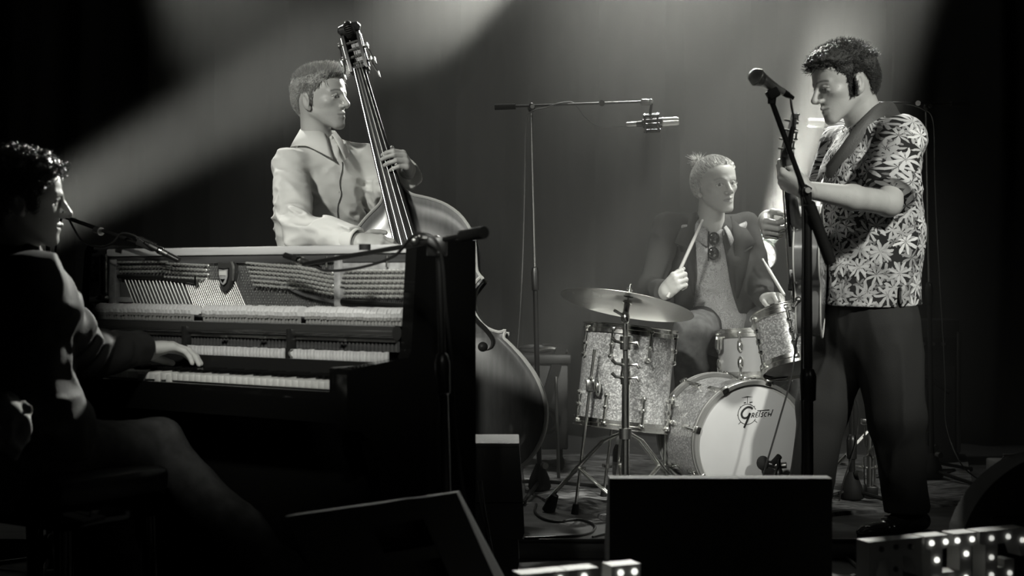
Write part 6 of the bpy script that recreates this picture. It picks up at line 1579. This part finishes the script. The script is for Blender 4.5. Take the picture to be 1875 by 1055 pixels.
gs.sub(lambda P: np.maximum(d_rc(P, slv + slv_d * 0.12, slv + slv_d * 0.20, 0.12, 0.12), -((P - A3(slv)) @ A3(slv_d)) + 0.03 ) * 1.0, 0.004)
gs.sub(lambda P: np.maximum(np.abs((P - A3(ghm)) @ A3((0.35, -0.93, 0)) - 0.16) * 0 + np.abs((P[:, 0] - W(1640, 540, 5.06).x)) - 0.006, np.maximum(P[:, 2] - (ghm.z + 0.03), P[:, 1] - 5.15)), 0.004)
shirt_uv_c = Vector((gbe.x, gbe.y, 0))
def guv(v):
    dx, dy = v[:, 0] - shirt_uv_c.x, v[:, 1] - shirt_uv_c.y; a = np.arctan2(dx, -dy)
    return np.stack([a * 0.205, v[:, 2], np.zeros(len(v))], -1)
pts = [gch, gbe, ghm, gL_sh, slv, gR_sh, gR_el, W(1588, 225, 5.24)]
# floral print: petals around scattered centres
def floral():
    m = bpy.data.materials.new('floral_shirt_cotton'); nt, p = nodes_of(m); N = nt.nodes.new; Lk = nt.links.new
    p.inputs['Roughness'].default_value = 0.85; p.inputs['Specular IOR Level'].default_value = 0.2
    at = N('ShaderNodeAttribute'); at.attribute_name = 'pattern'
    nz = N('ShaderNodeTexNoise'); nz.inputs['Scale'].default_value = 30; Lk(at.outputs['Vector'], nz.inputs['Vector'])
    def math_(op, a, b=None, c=None):
        n = N('ShaderNodeMath'); n.operation = op
        for i, x in enumerate((a, b, c)):
            if x is None: continue
            if isinstance(x, (int, float)): n.inputs[i].default_value = x
            else: Lk(x, n.inputs[i])
        return n.outputs[0]
    def layer(scale, off, petals, sharp, rad):
        mp = N('ShaderNodeMapping'); mp.inputs['Scale'].default_value = (scale, scale, 1); mp.inputs['Location'].default_value = (off, off * 1.7, 0); Lk(at.outputs['Vector'], mp.inputs['Vector'])
        vo = N('ShaderNodeTexVoronoi'); vo.voronoi_dimensions = '2D'; vo.inputs['Scale'].default_value = 1.0; vo.inputs['Randomness'].default_value = 0.75; Lk(mp.outputs['Vector'], vo.inputs['Vector'])
        sb_ = N('ShaderNodeVectorMath'); sb_.operation = 'SUBTRACT'; Lk(mp.outputs['Vector'], sb_.inputs[0]); Lk(vo.outputs['Position'], sb_.inputs[1])
        sx = N('ShaderNodeSeparateXYZ'); Lk(sb_.outputs['Vector'], sx.inputs[0]); sc = N('ShaderNodeSeparateColor'); Lk(vo.outputs['Color'], sc.inputs['Color'])
        ang = math_('ARCTAN2', sx.outputs['Y'], sx.outputs['X']); ang = math_('ADD', ang, math_('MULTIPLY', sc.outputs[0], 6.28)); ang = math_('ADD', ang, math_('MULTIPLY', nz.outputs['Fac'], 0.5))
        k = math_('ABSOLUTE', math_('COSINE', math_('MULTIPLY', ang, petals / 2.0)))
        lim = math_('MULTIPLY', math_('POWER', k, 1.0), rad); r = vo.outputs['Distance']
        t = math_('DIVIDE', r, rad)                                        # 0 centre .. 1 tip
        wid = math_('MULTIPLY', math_('SINE', math_('MULTIPLY', math_('POWER', math_('MINIMUM', t, 1.0), 0.8), 3.1416)), sharp)   # leaf-shaped petal width
        one = math_('SUBTRACT', 1.0, k)
        on = math_('MULTIPLY', math_('LESS_THAN', math_('MULTIPLY', one, math_('MAXIMUM', t, 0.25)), math_('MULTIPLY', wid, 0.5)), math_('LESS_THAN', t, 1.0))
        return math_('MULTIPLY', on, math_('ADD', 0.45, math_('MULTIPLY', sc.outputs[1], 0.55)))
    a = layer(13.5, 0.3, 8, 0.33, 0.64); b = layer(15.0, 4.1, 7, 0.33, 0.62); c = layer(21.0, 8.7, 5, 0.4, 0.5)
    mx = math_('MAXIMUM', math_('MAXIMUM', a, math_('MULTIPLY', b, 0.75)), math_('MULTIPLY', c, 0.35))
    rp = N('ShaderNodeMapRange'); rp.inputs['To Min'].default_value = 0.022; rp.inputs['To Max'].default_value = 0.72; Lk(mx, rp.inputs['Value']); Lk(rp.outputs['Result'], p.inputs['Base Color'])
    return m
MAT['floral'] = floral()
shirt_g = garment('shirt', gs, pts, 0.26, MAT['floral'], pg, 0.0056, uv=guv)
cg = collar('collar', MAT['floral'], shirt_g, W(1584, 240, 5.235), (-0.8, -0.55, -0.1), (-0.12, 0, 1), 0.07, 0.035, 0.05, gap=0.6)
av = np.array([tuple(v.co) for v in cg.data.vertices], np.float32) + A3(org(shirt_g)); at = cg.data.attributes.new('pattern', 'FLOAT_VECTOR', 'POINT'); at.data.foreach_set('vector', (av[:, [0, 2, 1]] * 1.0).astype(np.float32).ravel())
# strap lies across the back and chest
sp_ = []
for a, b, Y in ((1617, 204, 5.1), (1600, 220, 5.0), (1575, 248, 4.9), (1548, 285, 4.9), (1520, 318, 4.9), (1500, 340, 4.9)):
    o = W(a, b, 4.6); dr = W(a, b, 5.2) - o; q = trace(gs, o, dr) or W(a, b, 5.19); sp_.append(q - dr.normalized() * 0.006)
sp_.append(GL(0.03, 0.47, -0.05)); sp_ = [W(1652, 226, 5.40), W(1636, 206, 5.30)] + sp_
sp_ = spline(sp_, 5); stv = []; w_ = 0.034
for i, q in enumerate(sp_):
    t = (sp_[min(i + 1, len(sp_) - 1)] - sp_[max(i - 1, 0)]).normalized(); nrm = (q - Vector((gch.x, gch.y, q.z))).normalized() + V(0, -0.6, 0); s_ = t.cross(nrm).normalized()
    for u in (-1, -0.3, 0.3, 1): stv.append(q + s_ * w_ * u)
stp = MB().add(stv, [(i * 4 + j, i * 4 + j + 1, (i + 1) * 4 + j + 1, (i + 1) * 4 + j) for i in range(len(sp_) - 1) for j in range(3)])
st_o = stp.build('strap', M('strap_leather', 0.075, 0.6, bump=(200, 0.2)), gt); tag(st_o, 'wide dark leather guitar strap')
m_ = st_o.modifiers.new('thickness', 'SOLIDIFY'); m_.thickness = 0.006; m_.offset = 0
# trousers and shoes
gt_ = SDF().erc(W(1582, 545, 5.22), W(1584, 590, 5.22), 0.185, 0.18, gf, 0.84, 0.05)
lk, la = W(1643, 765, 5.10), W(1658, 925, 5.16); rk, ra = W(1505, 745, 5.26), W(1476, 930, 5.22)
gt_.rc(W(1620, 600, 5.14), lk, 0.125, 0.094, 0.04).rc(lk, la, 0.09, 0.074, 0.03).rc(W(1548, 600, 5.30), rk, 0.118, 0.09, 0.04).rc(rk, ra, 0.088, 0.072, 0.03)
gt_.disp(lambda P: folds(P, (7, 7, 2.5), 0.008, 31) + folds(P, (10, 10, 12), 0.004, 33) * np.clip((0.35 - P[:, 2]) / 0.2, 0, 1))
gt_.sub(gdent, 0.012)
gt_.cut(V(0, 0, STAGE + 0.075), (0, 0, -1))
garment('trousers', gt_, [W(1582, 540, 5.22), lk, la, rk, ra, W(1548, 600, 5.3), V(la.x, la.y, STAGE + 0.06)], 0.2, M('dark_wool_trousers', 0.022, 0.75, spec=0.2, bump=(400, 0.15)), pg, 0.0066)
shoe('shoe', Vector((W(1690, 960, 5.20).x, 5.22, STAGE)), Vector((W(1567, 975, 5.08).x, 5.05, STAGE)), MAT['leather'], pg)
shoe('shoe', Vector((ra.x + 0.06, ra.y + 0.05, STAGE + 0.012)), Vector((ra.x - 0.17, ra.y - 0.1, STAGE + 0.012)), MAT['leather'], pg)
MAT['hair_dark'] = tone_mat('dark_hair', 0.085, 0.55, spec=0.4, bump=(260, 0.8))
reg_g = hairline([(-0.08, 0.022), (0.0, 0.024), (0.03, 0.026), (0.042, 0.046), (0.06, 0.056), (0.07, 0.078), (0.085, 0.11), (0.1, 0.17)], [(-0.2, -0.052), (-0.062, -0.048), (-0.046, 0.0), (-0.034, 0.026), (0.0, 0.028), (0.004, -0.042), (0.03, -0.05), (0.06, -0.05)])
def glen(P, rng): return np.where(P[:, 2] > 0.06, 0.034, np.where(P[:, 1] > 0.0, 0.008, 0.016)) * rng.uniform(0.7, 1.2, len(P))
def gdir(P, g, rng): D = g.copy(); D[P[:, 2] > 0.08] += np.array((0.0, 0.35, 0.2)); D[P[:, 2] <= 0.08] += np.array((0, -0.3, -0.4)); return D
np_mesh('hair', [comb_hair(hg_, 7500, reg_g, glen, gdir, None, None, 0.0012, 6, 5, curl=(0.0035, 1.2), jit=0.35), hg_.cap(reg_g, 0.007, 0.007, 120, top=0.016, front=0.006)], MAT['hair_dark'], pg)
nk_ = MB(); c0 = W(1583, 232, 5.235); pp = []
for k in range(30):
    a = k / 29 * math.pi * 1.5 - 0.3; pp.append(c0 + gf * 0.075 * math.sin(a) + gf.cross(V(0, 0, 1)) * -0.078 * math.cos(a) + V(0, 0, 0.03 - 0.055 * max(0, math.sin(a))))
for k in range(len(pp)): nk_.ball(pp[k], (0.0062, 0.0062, 0.0045), 6)
tag(nk_.build('bead_necklace', M('bead_light', 0.45, 0.4, var=(300, 0.2, 1.4)), pg), kind='stuff')

# ------------------------------------------------------------------ the drummer
DY = 0.2
def Wd(a, b, Y): return W(a, b, Y + DY)
Yd = 6.2
pd_ = person('fair-haired man in dark jacket over patterned shirt playing the drums', Vector((Wd(1300, 900, 6.3).x, 6.5, STAGE)))
hd_ = Head(Wd(1311, 340, 6.10), (0.36, -0.93, -0.02), (-0.13, 0.05, 1), 1.07, Wd(1300, 428, 6.19), 0.057, smile=1.0, chin=1.02)
dR_sh, dR_el, dR_wr = Wd(1222, 418, 6.14), Wd(1190, 528, 6.02), Wd(1218, 536, 5.84)
dL_sh, dL_el, dL_wr = Wd(1366, 415, 6.28), Wd(1388, 512, 6.2), Wd(1400, 547, 6.0)
dch, dwa, dhi = Wd(1300, 460, 6.22), Wd(1312, 560, 6.26), Wd(1315, 612, 6.32)
df = Vector((0.16, -0.98, 0)).normalized()
rhd = hand(dR_wr, (0.42, -0.55, 0.5), (0.55, 0.5, 0.1), (0.2, -0.1, 0.95), ((62, 70, 50), (66, 72, 50), (70, 72, 50), (72, 72, 50)), ((0.6, 0.4, 0.6), (0.8, 0.1, 0.6), (0.85, -0.1, 0.5)), 1.0, 0.02, dR_el, (0.028, 0.036))
lhd = hand(dL_wr, (0.5, -0.75, 0.1), (-0.3, 0.1, -0.8), (-0.5, -0.3, 0.6), ((50, 60, 45), (54, 62, 45), (58, 62, 45), (60, 62, 45)), ((0.7, 0.4, 0.6), (0.8, 0.1, 0.6), (0.85, -0.1, 0.5)), 1.0, 0.02, dL_el, (0.028, 0.036))
cr = core([(Wd(1300, 428, 6.19), dch, 0.05, 0.06), (dch, dwa, 0.07, 0.08), (dwa, dhi, 0.08, 0.06), (dch, dR_sh, 0.06, 0.045), (dR_sh, dR_el, 0.04, 0.035), (dch, dL_sh, 0.06, 0.045), (dL_sh, dL_el, 0.04, 0.035), (dR_el, dR_wr, 0.034, 0.024), (dL_el, dL_wr, 0.034, 0.024)])
np_mesh('body', [hd_.mesh(0.0029, gaze=(0.003, 0.0), brow=0.72, lip=0.66), rhd, lhd, (cr[0], cr[1], None)], MAT['skin'], pd_)
ds = SDF().erc(Wd(1301, 492, 6.22), dwa, 0.165, 0.15, df, 0.68, 0.04).erc(dwa, Wd(1316, 600, 6.24), 0.15, 0.172, df, 0.78, 0.04).rc(dch + V(0, 0, 0.0), dch + V(0, 0, 0.045), 0.1, 0.085, 0.04).rc(dch + V(0, 0, 0.07), dR_sh, 0.08, 0.05, 0.03).rc(dch + V(0, 0, 0.07), dL_sh, 0.08, 0.05, 0.03)
ds.disp(lambda P: folds(P, (8, 8, 11), 0.006, 41)); ds.cut(Wd(1316, 603, 6.2), (0, 0, -1))
pat = bpy.data.materials.new('paisley_shirt'); nt, p = nodes_of(pat); tcn = nt.nodes.new('ShaderNodeTexCoord')
v1 = nt.nodes.new('ShaderNodeTexVoronoi'); v1.feature = 'DISTANCE_TO_EDGE'; v1.inputs['Scale'].default_value = 17; n1 = nt.nodes.new('ShaderNodeTexNoise'); n1.inputs['Scale'].default_value = 14; n1.inputs['Detail'].default_value = 3
mxv = nt.nodes.new('ShaderNodeMix'); mxv.data_type = 'VECTOR'; mxv.inputs[0].default_value = 0.12; nt.links.new(tcn.outputs['Object'], n1.inputs['Vector']); nt.links.new(tcn.outputs['Object'], mxv.inputs[4]); nt.links.new(n1.outputs['Color'], mxv.inputs[5]); nt.links.new(mxv.outputs[1], v1.inputs['Vector'])
wv = nt.nodes.new('ShaderNodeMath'); wv.operation = 'SINE'; ml_ = nt.nodes.new('ShaderNodeMath'); ml_.operation = 'MULTIPLY'; ml_.inputs[1].default_value = 75; nt.links.new(v1.outputs['Distance'], ml_.inputs[0]); nt.links.new(ml_.outputs[0], wv.inputs[0])
r1_ = nt.nodes.new('ShaderNodeMapRange'); r1_.inputs['From Min'].default_value = -1; r1_.inputs['To Min'].default_value = 0.20; r1_.inputs['To Max'].default_value = 0.36; nt.links.new(wv.outputs[0], r1_.inputs['Value']); nt.links.new(r1_.outputs['Result'], p.inputs['Base Color']); p.inputs['Roughness'].default_value = 0.85
pts = [dch, dwa, dhi, dR_sh, dL_sh, Wd(1300, 415, 6.19)]
shirt_d = garment('shirt', ds, pts, 0.24, pat, pd_, 0.0066)
collar('collar', pat, shirt_d, Wd(1301, 420, 6.185), (0.2, -0.98, 0.0), (-0.05, 0.1, 1), 0.066, 0.04, 0.034, gap=1.15, out=0.016)
dj = SDF().erc(Wd(1301, 492, 6.22), dwa, 0.195, 0.175, df, 0.7, 0.04).erc(dwa, dhi, 0.175, 0.19, df, 0.8, 0.05).rc(Wd(1300, 432, 6.21), dch + V(0, 0, 0.06), 0.06, 0.1, 0.04)
dj.rc(dch + V(0, 0, 0.09), dR_sh + V(0, 0, 0.012), 0.08, 0.05, 0.03).rc(dch + V(0, 0, 0.09), dL_sh + V(0, 0, 0.012), 0.08, 0.05, 0.03).chain([dR_sh, dR_el, dR_wr], [0.062, 0.056, 0.045], 0.02).chain([dL_sh, dL_el, dL_wr], [0.062, 0.056, 0.045], 0.02)
dj.disp(lambda P: folds(P, (7, 7, 9), 0.006, 51))
opn0, opn1, opn2 = Wd(1304, 415, 6.0), Wd(1312, 520, 6.0), Wd(1322, 625, 6.02)
def opening(P):
    Q = P.copy(); Q[:, 1] = 6.0 + DY
    a = np.minimum(d_rc(Q, opn0, opn1, 0.055, 0.078), d_rc(Q, opn1, opn2, 0.078, 0.125)); return np.maximum(a, P[:, 1] - 6.2 - DY)
dj.sub(opening, 0.006)
dj.cut(dR_wr - (dR_wr - dR_el).normalized() * 0.012, dR_wr - dR_el)
jm = M('dark_grey_wool', 0.032, 0.85, spec=0.2, bump=(400, 0.25))
pts = [dch, dwa, dhi, dR_sh, dR_el, dR_wr, dL_sh, dL_el, dL_wr, Wd(1300, 415, 6.19)]
jacket_d = garment('jacket', dj, pts, 0.22, jm, pd_, 0.0064)
def drape(f, pix, off, Y0=5.7, Y1=6.3): 
    out = []
    for a, b in pix:
        o = Wd(a, b, Y0); dr = Wd(a, b, Y1) - o; q = trace(f, o, dr)
        if q is None or q.y > 6.35 + DY: q = Wd(a, b, out[-1].y - DY if out else 6.12)
        out.append(q - dr.normalized() * off)
    return out
def lapel(pixL, pixR, nm):
    A_ = drape(dj, pixL, 0.005); B_ = drape(dj, pixR, 0.009); vs = []; n = len(A_)
    for a, b in zip(A_, B_):
        if abs(a.y - b.y) > 0.09: b = Vector((b.x, a.y - 0.004, b.z))
        vs += [a, (a + b) / 2 + V(0, -0.006, 0), b]
    o = MB().add(vs, [(i * 3 + j, i * 3 + j + 1, (i + 1) * 3 + j + 1, (i + 1) * 3 + j) for i in range(n - 1) for j in range(2)]).build(nm, jm, jacket_d, angle=80)
    s = o.modifiers.new('thickness', 'SOLIDIFY'); s.thickness = 0.004
lapel([(1258, 392), (1243, 425), (1236, 445), (1244, 452), (1258, 500), (1268, 540)], [(1276, 388), (1272, 420), (1272, 440), (1272, 452), (1272, 500), (1271, 542)], 'lapel')
lapel([(1345, 392), (1372, 425), (1384, 445), (1376, 452), (1366, 500), (1352, 545)], [(1338, 396), (1342, 420), (1344, 440), (1345, 452), (1346, 500), (1348, 548)], 'lapel')
pkt = drape(dj, [(1362, 462), (1377, 452)], 0.004); MB().tube([pkt[0], pkt[1]], 0.006, 6).build('pocket_welt', jm, jacket_d)
# jeans
dk_, dk2 = Wd(1266, 612, 5.95), Wd(1482, 604, 6.08)
dt = SDF().rc(Wd(1290, 598, 6.22), dk_, 0.1, 0.075, 0.03).rc(Wd(1345, 600, 6.26), dk2, 0.1, 0.078, 0.03).erc(dhi, Wd(1316, 630, 6.34), 0.17, 0.17, df, 0.85, 0.05)
a1, a2 = Wd(1262, 830, 5.98), Vector((1.27, 6.30, STAGE + 0.1)); a1.z = STAGE + 0.12
dt.rc(dk_, a1, 0.076, 0.06, 0.03).rc(dk2, a2, 0.076, 0.06, 0.03).disp(lambda P: folds(P, (9, 9, 9), 0.006, 61))
garment('jeans', dt, [dk_, dk2, a1, a2, dhi, Wd(1290, 600, 6.3)], 0.2, MAT['jeans'], pd_, 0.0072)
shoe('shoe', Vector((a1.x, a1.y + 0.06, STAGE + 0.012)), Vector((a1.x + 0.02, a1.y - 0.2, STAGE + 0.012)), MAT['leather'], pd_); shoe('shoe', Vector((a2.x, a2.y + 0.06, STAGE + 0.012)), Vector((a2.x + 0.05, a2.y - 0.2, STAGE + 0.012)), MAT['leather'], pd_)
MAT['hair_blond'] = tone_mat('blond_hair', 0.6, 0.45, spec=0.5, bump=(330, 0.6))
reg_d = hairline(jag=0.012, zl=HL_Z, yl=[(-0.08, 0.0), (0.0, 0.004), (0.03, 0.01), (0.045, 0.036), (0.06, 0.046), (0.075, 0.066), (0.09, 0.10), (0.1, 0.15)])
def dlen(P, rng): return np.where(P[:, 2] > 0.03, 0.06, 0.03) * rng.uniform(0.7, 1.15, len(P))
def ddir(P, g, rng):
    T = np.array((-0.02, -0.10, 0.10), np.float32) - P; T /= np.linalg.norm(T, axis=1)[:, None]; D = T - g * (T * g).sum(1)[:, None]; return D + 0.03 * g
hv = comb_hair(hd_, 6500, reg_d, dlen, ddir, None, None, 0.0012, 7, 7, jit=0.06, lift=0.2, hug=0.008)
bun = hd_.pt(0.03, -0.075, 0.10); rngb = np.random.RandomState(4); bp = []
for k in range(420):
    dv = rngb.normal(size=3); dv /= np.linalg.norm(dv); L_ = rngb.uniform(0.02, 0.034); t0 = np.array(bun) + dv * 0.004; t1 = np.cross(dv, rngb.normal(size=3)); t1 /= np.linalg.norm(t1)
    bp.append([t0, t0 + dv * L_ * 0.6 + t1 * 0.004, t0 + dv * L_ + t1 * 0.014])
for k in range(60):
    dv = np.array((-0.35, 0.3, 0.75)) + rngb.normal(scale=0.45, size=3); dv /= np.linalg.norm(dv); L_ = rngb.uniform(0.03, 0.062); t0 = np.array(bun); bp.append([t0, t0 + dv * L_ * 0.6, t0 + dv * L_ + rngb.normal(scale=0.006, size=3)])
bv = strands(np.array(bp, np.float32), 0.0011, 0.0005)
np_mesh('hair', [hv, hd_.cap(reg_d, 0.003, 0.003, 120, top=0.003), bv], MAT['hair_blond'], pd_)
# sunglasses hang folded from the shirt
sg = thing('sunglasses', 'dark round sunglasses hanging from the drummer shirt front', 'sunglasses', Wd(1302, 460, 6.0))
for a, b in ((1307, 437), (1306, 464)):
    q = drape(ds, [(a, b)], 0.028)[0]; R_ = Matrix.Rotation(0.1, 3, 'X')
    MB().ball(q, (0.023, 0.006, 0.027), 16, R_).build('lens', M('sunglass_lens', 0.01, 0.08, spec=0.8), sg); MB().tube([q + R_ @ Vector((0.024 * math.cos(w), -0.003, 0.028 * math.sin(w))) for w in [k * 2 * math.pi / 24 for k in range(24)]], 0.0022, 6, closed=True).build('rim', MAT['black_metal'], sg)
MB().tube(drape(ds, [(1307, 446), (1304, 449), (1306, 451)], 0.014), 0.003, 6).build('nose_bridge', MAT['black_metal'], sg)
MB().tube(drape(ds, [(1298, 424), (1297, 438), (1297, 460), (1297, 478)], 0.008), 0.003, 6).build('temple_arm', MAT['black_metal'], sg)
def stick(label, a, b):
    a, b = Vector(a), Vector(b); L_ = (b - a).length
    mb = MB().lathe([(0.0, 0), (0.0065, 0.001), (0.0075, 0.01), (0.0075, L_ * 0.7), (0.004, L_ - 0.02), (0.0035, L_ - 0.016), (0.0055, L_ - 0.008), (0.004, L_ - 0.001), (0.0, L_)], a, b - a, 12)
    return solo(mb, 'drumstick', M('hickory', 0.45, 0.5), label, 'drumstick', a, group='drumsticks')
stick('wooden drumstick raised in front of the drummer lapel', Wd(1222, 545, 5.80), Wd(1287, 402, 5.86)); stick('wooden drumstick pointing at the lit lantern above the tilted tom', Wd(1436, 541, 5.87), Wd(1396, 474, 6.08))

# ------------------------------------------------------------------ the pianist
Yp = 3.74
pp_ = person('curly-haired man in dark jacket and jeans seated at the piano', Vector((W(40, 900, Yp).x, Yp, 0)))
hp3 = Head(W(42, 370, 3.72), (0.935, 0.335, -0.03), (0.0, 0, 1), 1.0, W(30, 470, 3.74), 0.058)
pR_sh, pR_el, pR_wr = W(62, 520, 3.60), W(150, 650, 3.88), W(258, 640, 4.16)
pL_sh, pL_el, pL_wr = W(-30, 520, 3.90), W(60, 655, 4.02), PW(-1.05, -0.085, 0.79)
pch, pwa, phi_ = W(18, 575, 3.74), W(20, 720, 3.74), W(30, 815, 3.74)
pf_ = Vector((0.72, 0.69, 0)).normalized()
rhp = hand(pR_wr, (0.80, 0.55, 0.03), (0.12, -0.1, -1), (-0.5, 0.8, 0), ((14, 24, 18), (16, 26, 18), (20, 28, 18), (24, 30, 20)), ((0.7, 0.5, 0.25), (0.9, 0.35, 0.3), (0.95, 0.15, 0.3)), 1.08, 0.09, pR_el, (0.028, 0.036))
lhp = hand(pL_wr, (0.62, 0.78, 0.06), (0, 0, -1), (0.7, -0.7, 0), ((20, 30, 20),) * 4, s=1.0, fore=pL_el, fore_r=(0.028, 0.036))
cr = core([(W(30, 470, 3.74), pch, 0.05, 0.07), (pch, pwa, 0.08, 0.1), (pwa, phi_, 0.09, 0.06), (pch, pR_sh, 0.06, 0.05), (pR_sh, pR_el, 0.042, 0.036), (pch, pL_sh, 0.06, 0.05), (pL_sh, pL_el, 0.042, 0.036), (pR_el, pR_wr, 0.034, 0.024), (pL_el, pL_wr, 0.034, 0.024)])
np_mesh('body', [hp3.mesh(0.0029, brow=0.3), rhp, lhp, (cr[0], cr[1], None)], MAT['skin'], pp_)
pj = SDF().erc(W(18, 622, 3.74), pwa, 0.19, 0.18, pf_, 0.72, 0.05).erc(pwa, W(45, 800, 3.74), 0.18, 0.21, pf_, 0.8, 0.05).rc(W(28, 478, 3.74), W(22, 520, 3.74), 0.066, 0.1, 0.04).rc(W(20, 530, 3.74), pR_sh, 0.095, 0.078, 0.04).rc(W(20, 530, 3.76), pL_sh, 0.095, 0.078, 0.04)
pj.chain([pR_sh, pR_el, pR_wr - (pR_wr - pR_el).normalized() * 0.01], [0.078, 0.064, 0.05], 0.03).chain([pL_sh, pL_el, pL_wr - (pL_wr - pL_el).normalized() * 0.01], [0.078, 0.064, 0.05], 0.03)
def pj_f(P):
    a = folds(P, (8, 8, 8), 0.007, 71)
    t = (P - A3(pR_sh)) @ A3((pR_el - pR_sh).normalized()); near = np.exp(-(d_rc(P, pR_sh + (pR_el - pR_sh) * 0.45, pR_el + (pR_wr - pR_el) * 0.25, 0.03, 0.03) / 0.06) ** 2)
    return a + near * 0.009 * np.sin(t * 85 + 5 * noise3(P, 9, 3))
pj.disp(pj_f).cut(W(60, 812, 3.74), (-0.25, 0, -1)).cut(pR_wr - (pR_wr - pR_el).normalized() * 0.008, pR_wr - pR_el)
jp = M('black_jacket', 0.014, 0.75, spec=0.3, bump=(350, 0.2))
pts = [pch, pwa, phi_, pR_sh, pR_el, pR_wr, pL_sh, pL_el, pL_wr, W(30, 462, 3.74)]
jac_p = garment('jacket', pj, pts, 0.25, jp, pp_, 0.0058)
collar('collar', jp, jac_p, W(27, 470, 3.745), (0.75, 0.66, -0.05), (0.12, 0.05, 1), 0.07, 0.035, 0.05, gap=1.2)
pk_, pa_ = W(285, 822, 4.02), W(452, 985, 3.99); pd2 = (pa_ - pk_).normalized(); pa2 = pk_ + pd2 * ((pk_.z - 0.11) / -pd2.z)
pt = SDF().rc(W(62, 838, 3.72), pk_, 0.1, 0.076, 0.03).rc(pk_, pa_, 0.076, 0.062, 0.03).rc(pa_, pa2, 0.062, 0.055, 0.02).erc(phi_, W(35, 840, 3.74), 0.17, 0.17, pf_, 0.85, 0.05)
lk2 = W(180, 830, 4.2); pt.rc(W(20, 838, 3.86), lk2, 0.1, 0.076, 0.03).rc(lk2, Vector((lk2.x + 0.05, lk2.y + 0.05, 0.12)), 0.075, 0.06, 0.03)
pt.disp(lambda P: folds(P, (9, 9, 9), 0.007, 81))
pt.sub(lambda P: d_box(P, (bq.x, bq.y, bz - 0.115), Matrix.Rotation(-TH, 3, 'Z'), (0.275, 0.175, 0.1)), 0.012)
garment('jeans', pt, [phi_, pk_, pa2, lk2, V(lk2.x, lk2.y, 0.1), W(35, 845, 3.7)], 0.18, MAT['jeans'], pp_, 0.007)
shoe('shoe', Vector((pa2.x - 0.06, pa2.y + 0.01, 0.0)), Vector((pa2.x + 0.2, pa2.y - 0.02, 0.0)), MAT['leather'], pp_); shoe('shoe', Vector((lk2.x + 0.02, lk2.y, 0.0)), Vector((lk2.x + 0.18, lk2.y + 0.22, 0.0)), MAT['leather'], pp_)
tl_ = SDF().el(W(20, 785, 3.50), (0.05, 0.03, 0.07)).el(W(5, 770, 3.50), (0.05, 0.03, 0.06), k=0.02).disp(lambda P: folds(P, (20, 20, 16), 0.01, 91))
garment('shirt_tail', tl_, [W(20, 785, 3.5), W(0, 765, 3.5)], 0.12, M('grey_shirt_cotton', 0.3, 0.9), pp_, 0.006)
reg_p = hairline([(-0.08, 0.016), (0.0, 0.026), (0.02, 0.034), (0.045, 0.06), (0.06, 0.066), (0.075, 0.08), (0.09, 0.12), (0.1, 0.17)], [(-0.2, -0.075), (-0.065, -0.07), (-0.045, -0.03), (-0.03, 0.0), (-0.02, 0.012), (0.006, 0.014), (0.012, -0.02), (0.06, -0.02)])
def plen(P, rng): return np.where(P[:, 2] > 0.03, 0.036, np.where(P[:, 1] > 0.0, 0.022, 0.036)) * rng.uniform(0.6, 1.15, len(P))
np_mesh('hair', [comb_hair(hp3, 2600, reg_p, plen, lambda P, g, r: g.copy(), None, None, 0.0026, 10, 11, curl=(0.009, 1.6), jit=0.4), comb_hair(hp3, 3500, reg_p, lambda P, r: plen(P, r) * 0.8, lambda P, g, r: g.copy(), None, None, 0.0014, 9, 12, curl=(0.007, 2.0), jit=0.5), hp3.cap(reg_p, 0.014, 0.014, 70, top=0.01)], tone_mat('curly_hair', 0.05, 0.4, spec=0.6), pp_)
# ------------------------------------------------------------------ haze in the stage air
hz = bpy.data.materials.new('stage_haze'); hz.use_nodes = True; nt = hz.node_tree
for n_ in list(nt.nodes):
    if n_.type != 'OUTPUT_MATERIAL': nt.nodes.remove(n_)
vs_ = nt.nodes.new('ShaderNodeVolumeScatter'); vs_.inputs['Density'].default_value = 0.085; vs_.inputs['Anisotropy'].default_value = 0.25; vs_.inputs['Color'].default_value = (1, 1, 0.97, 1)
nt.links.new(vs_.outputs[0], nt.nodes['Material Output'].inputs['Volume'])
hzo = MB().box((0, 7.02, 2.2), (9.0, 2.55, 4.7)).build('haze', hz, smooth=False)
tag(hzo, 'thin grey haze drifting through the light beams above the stage', 'haze', kind='stuff')
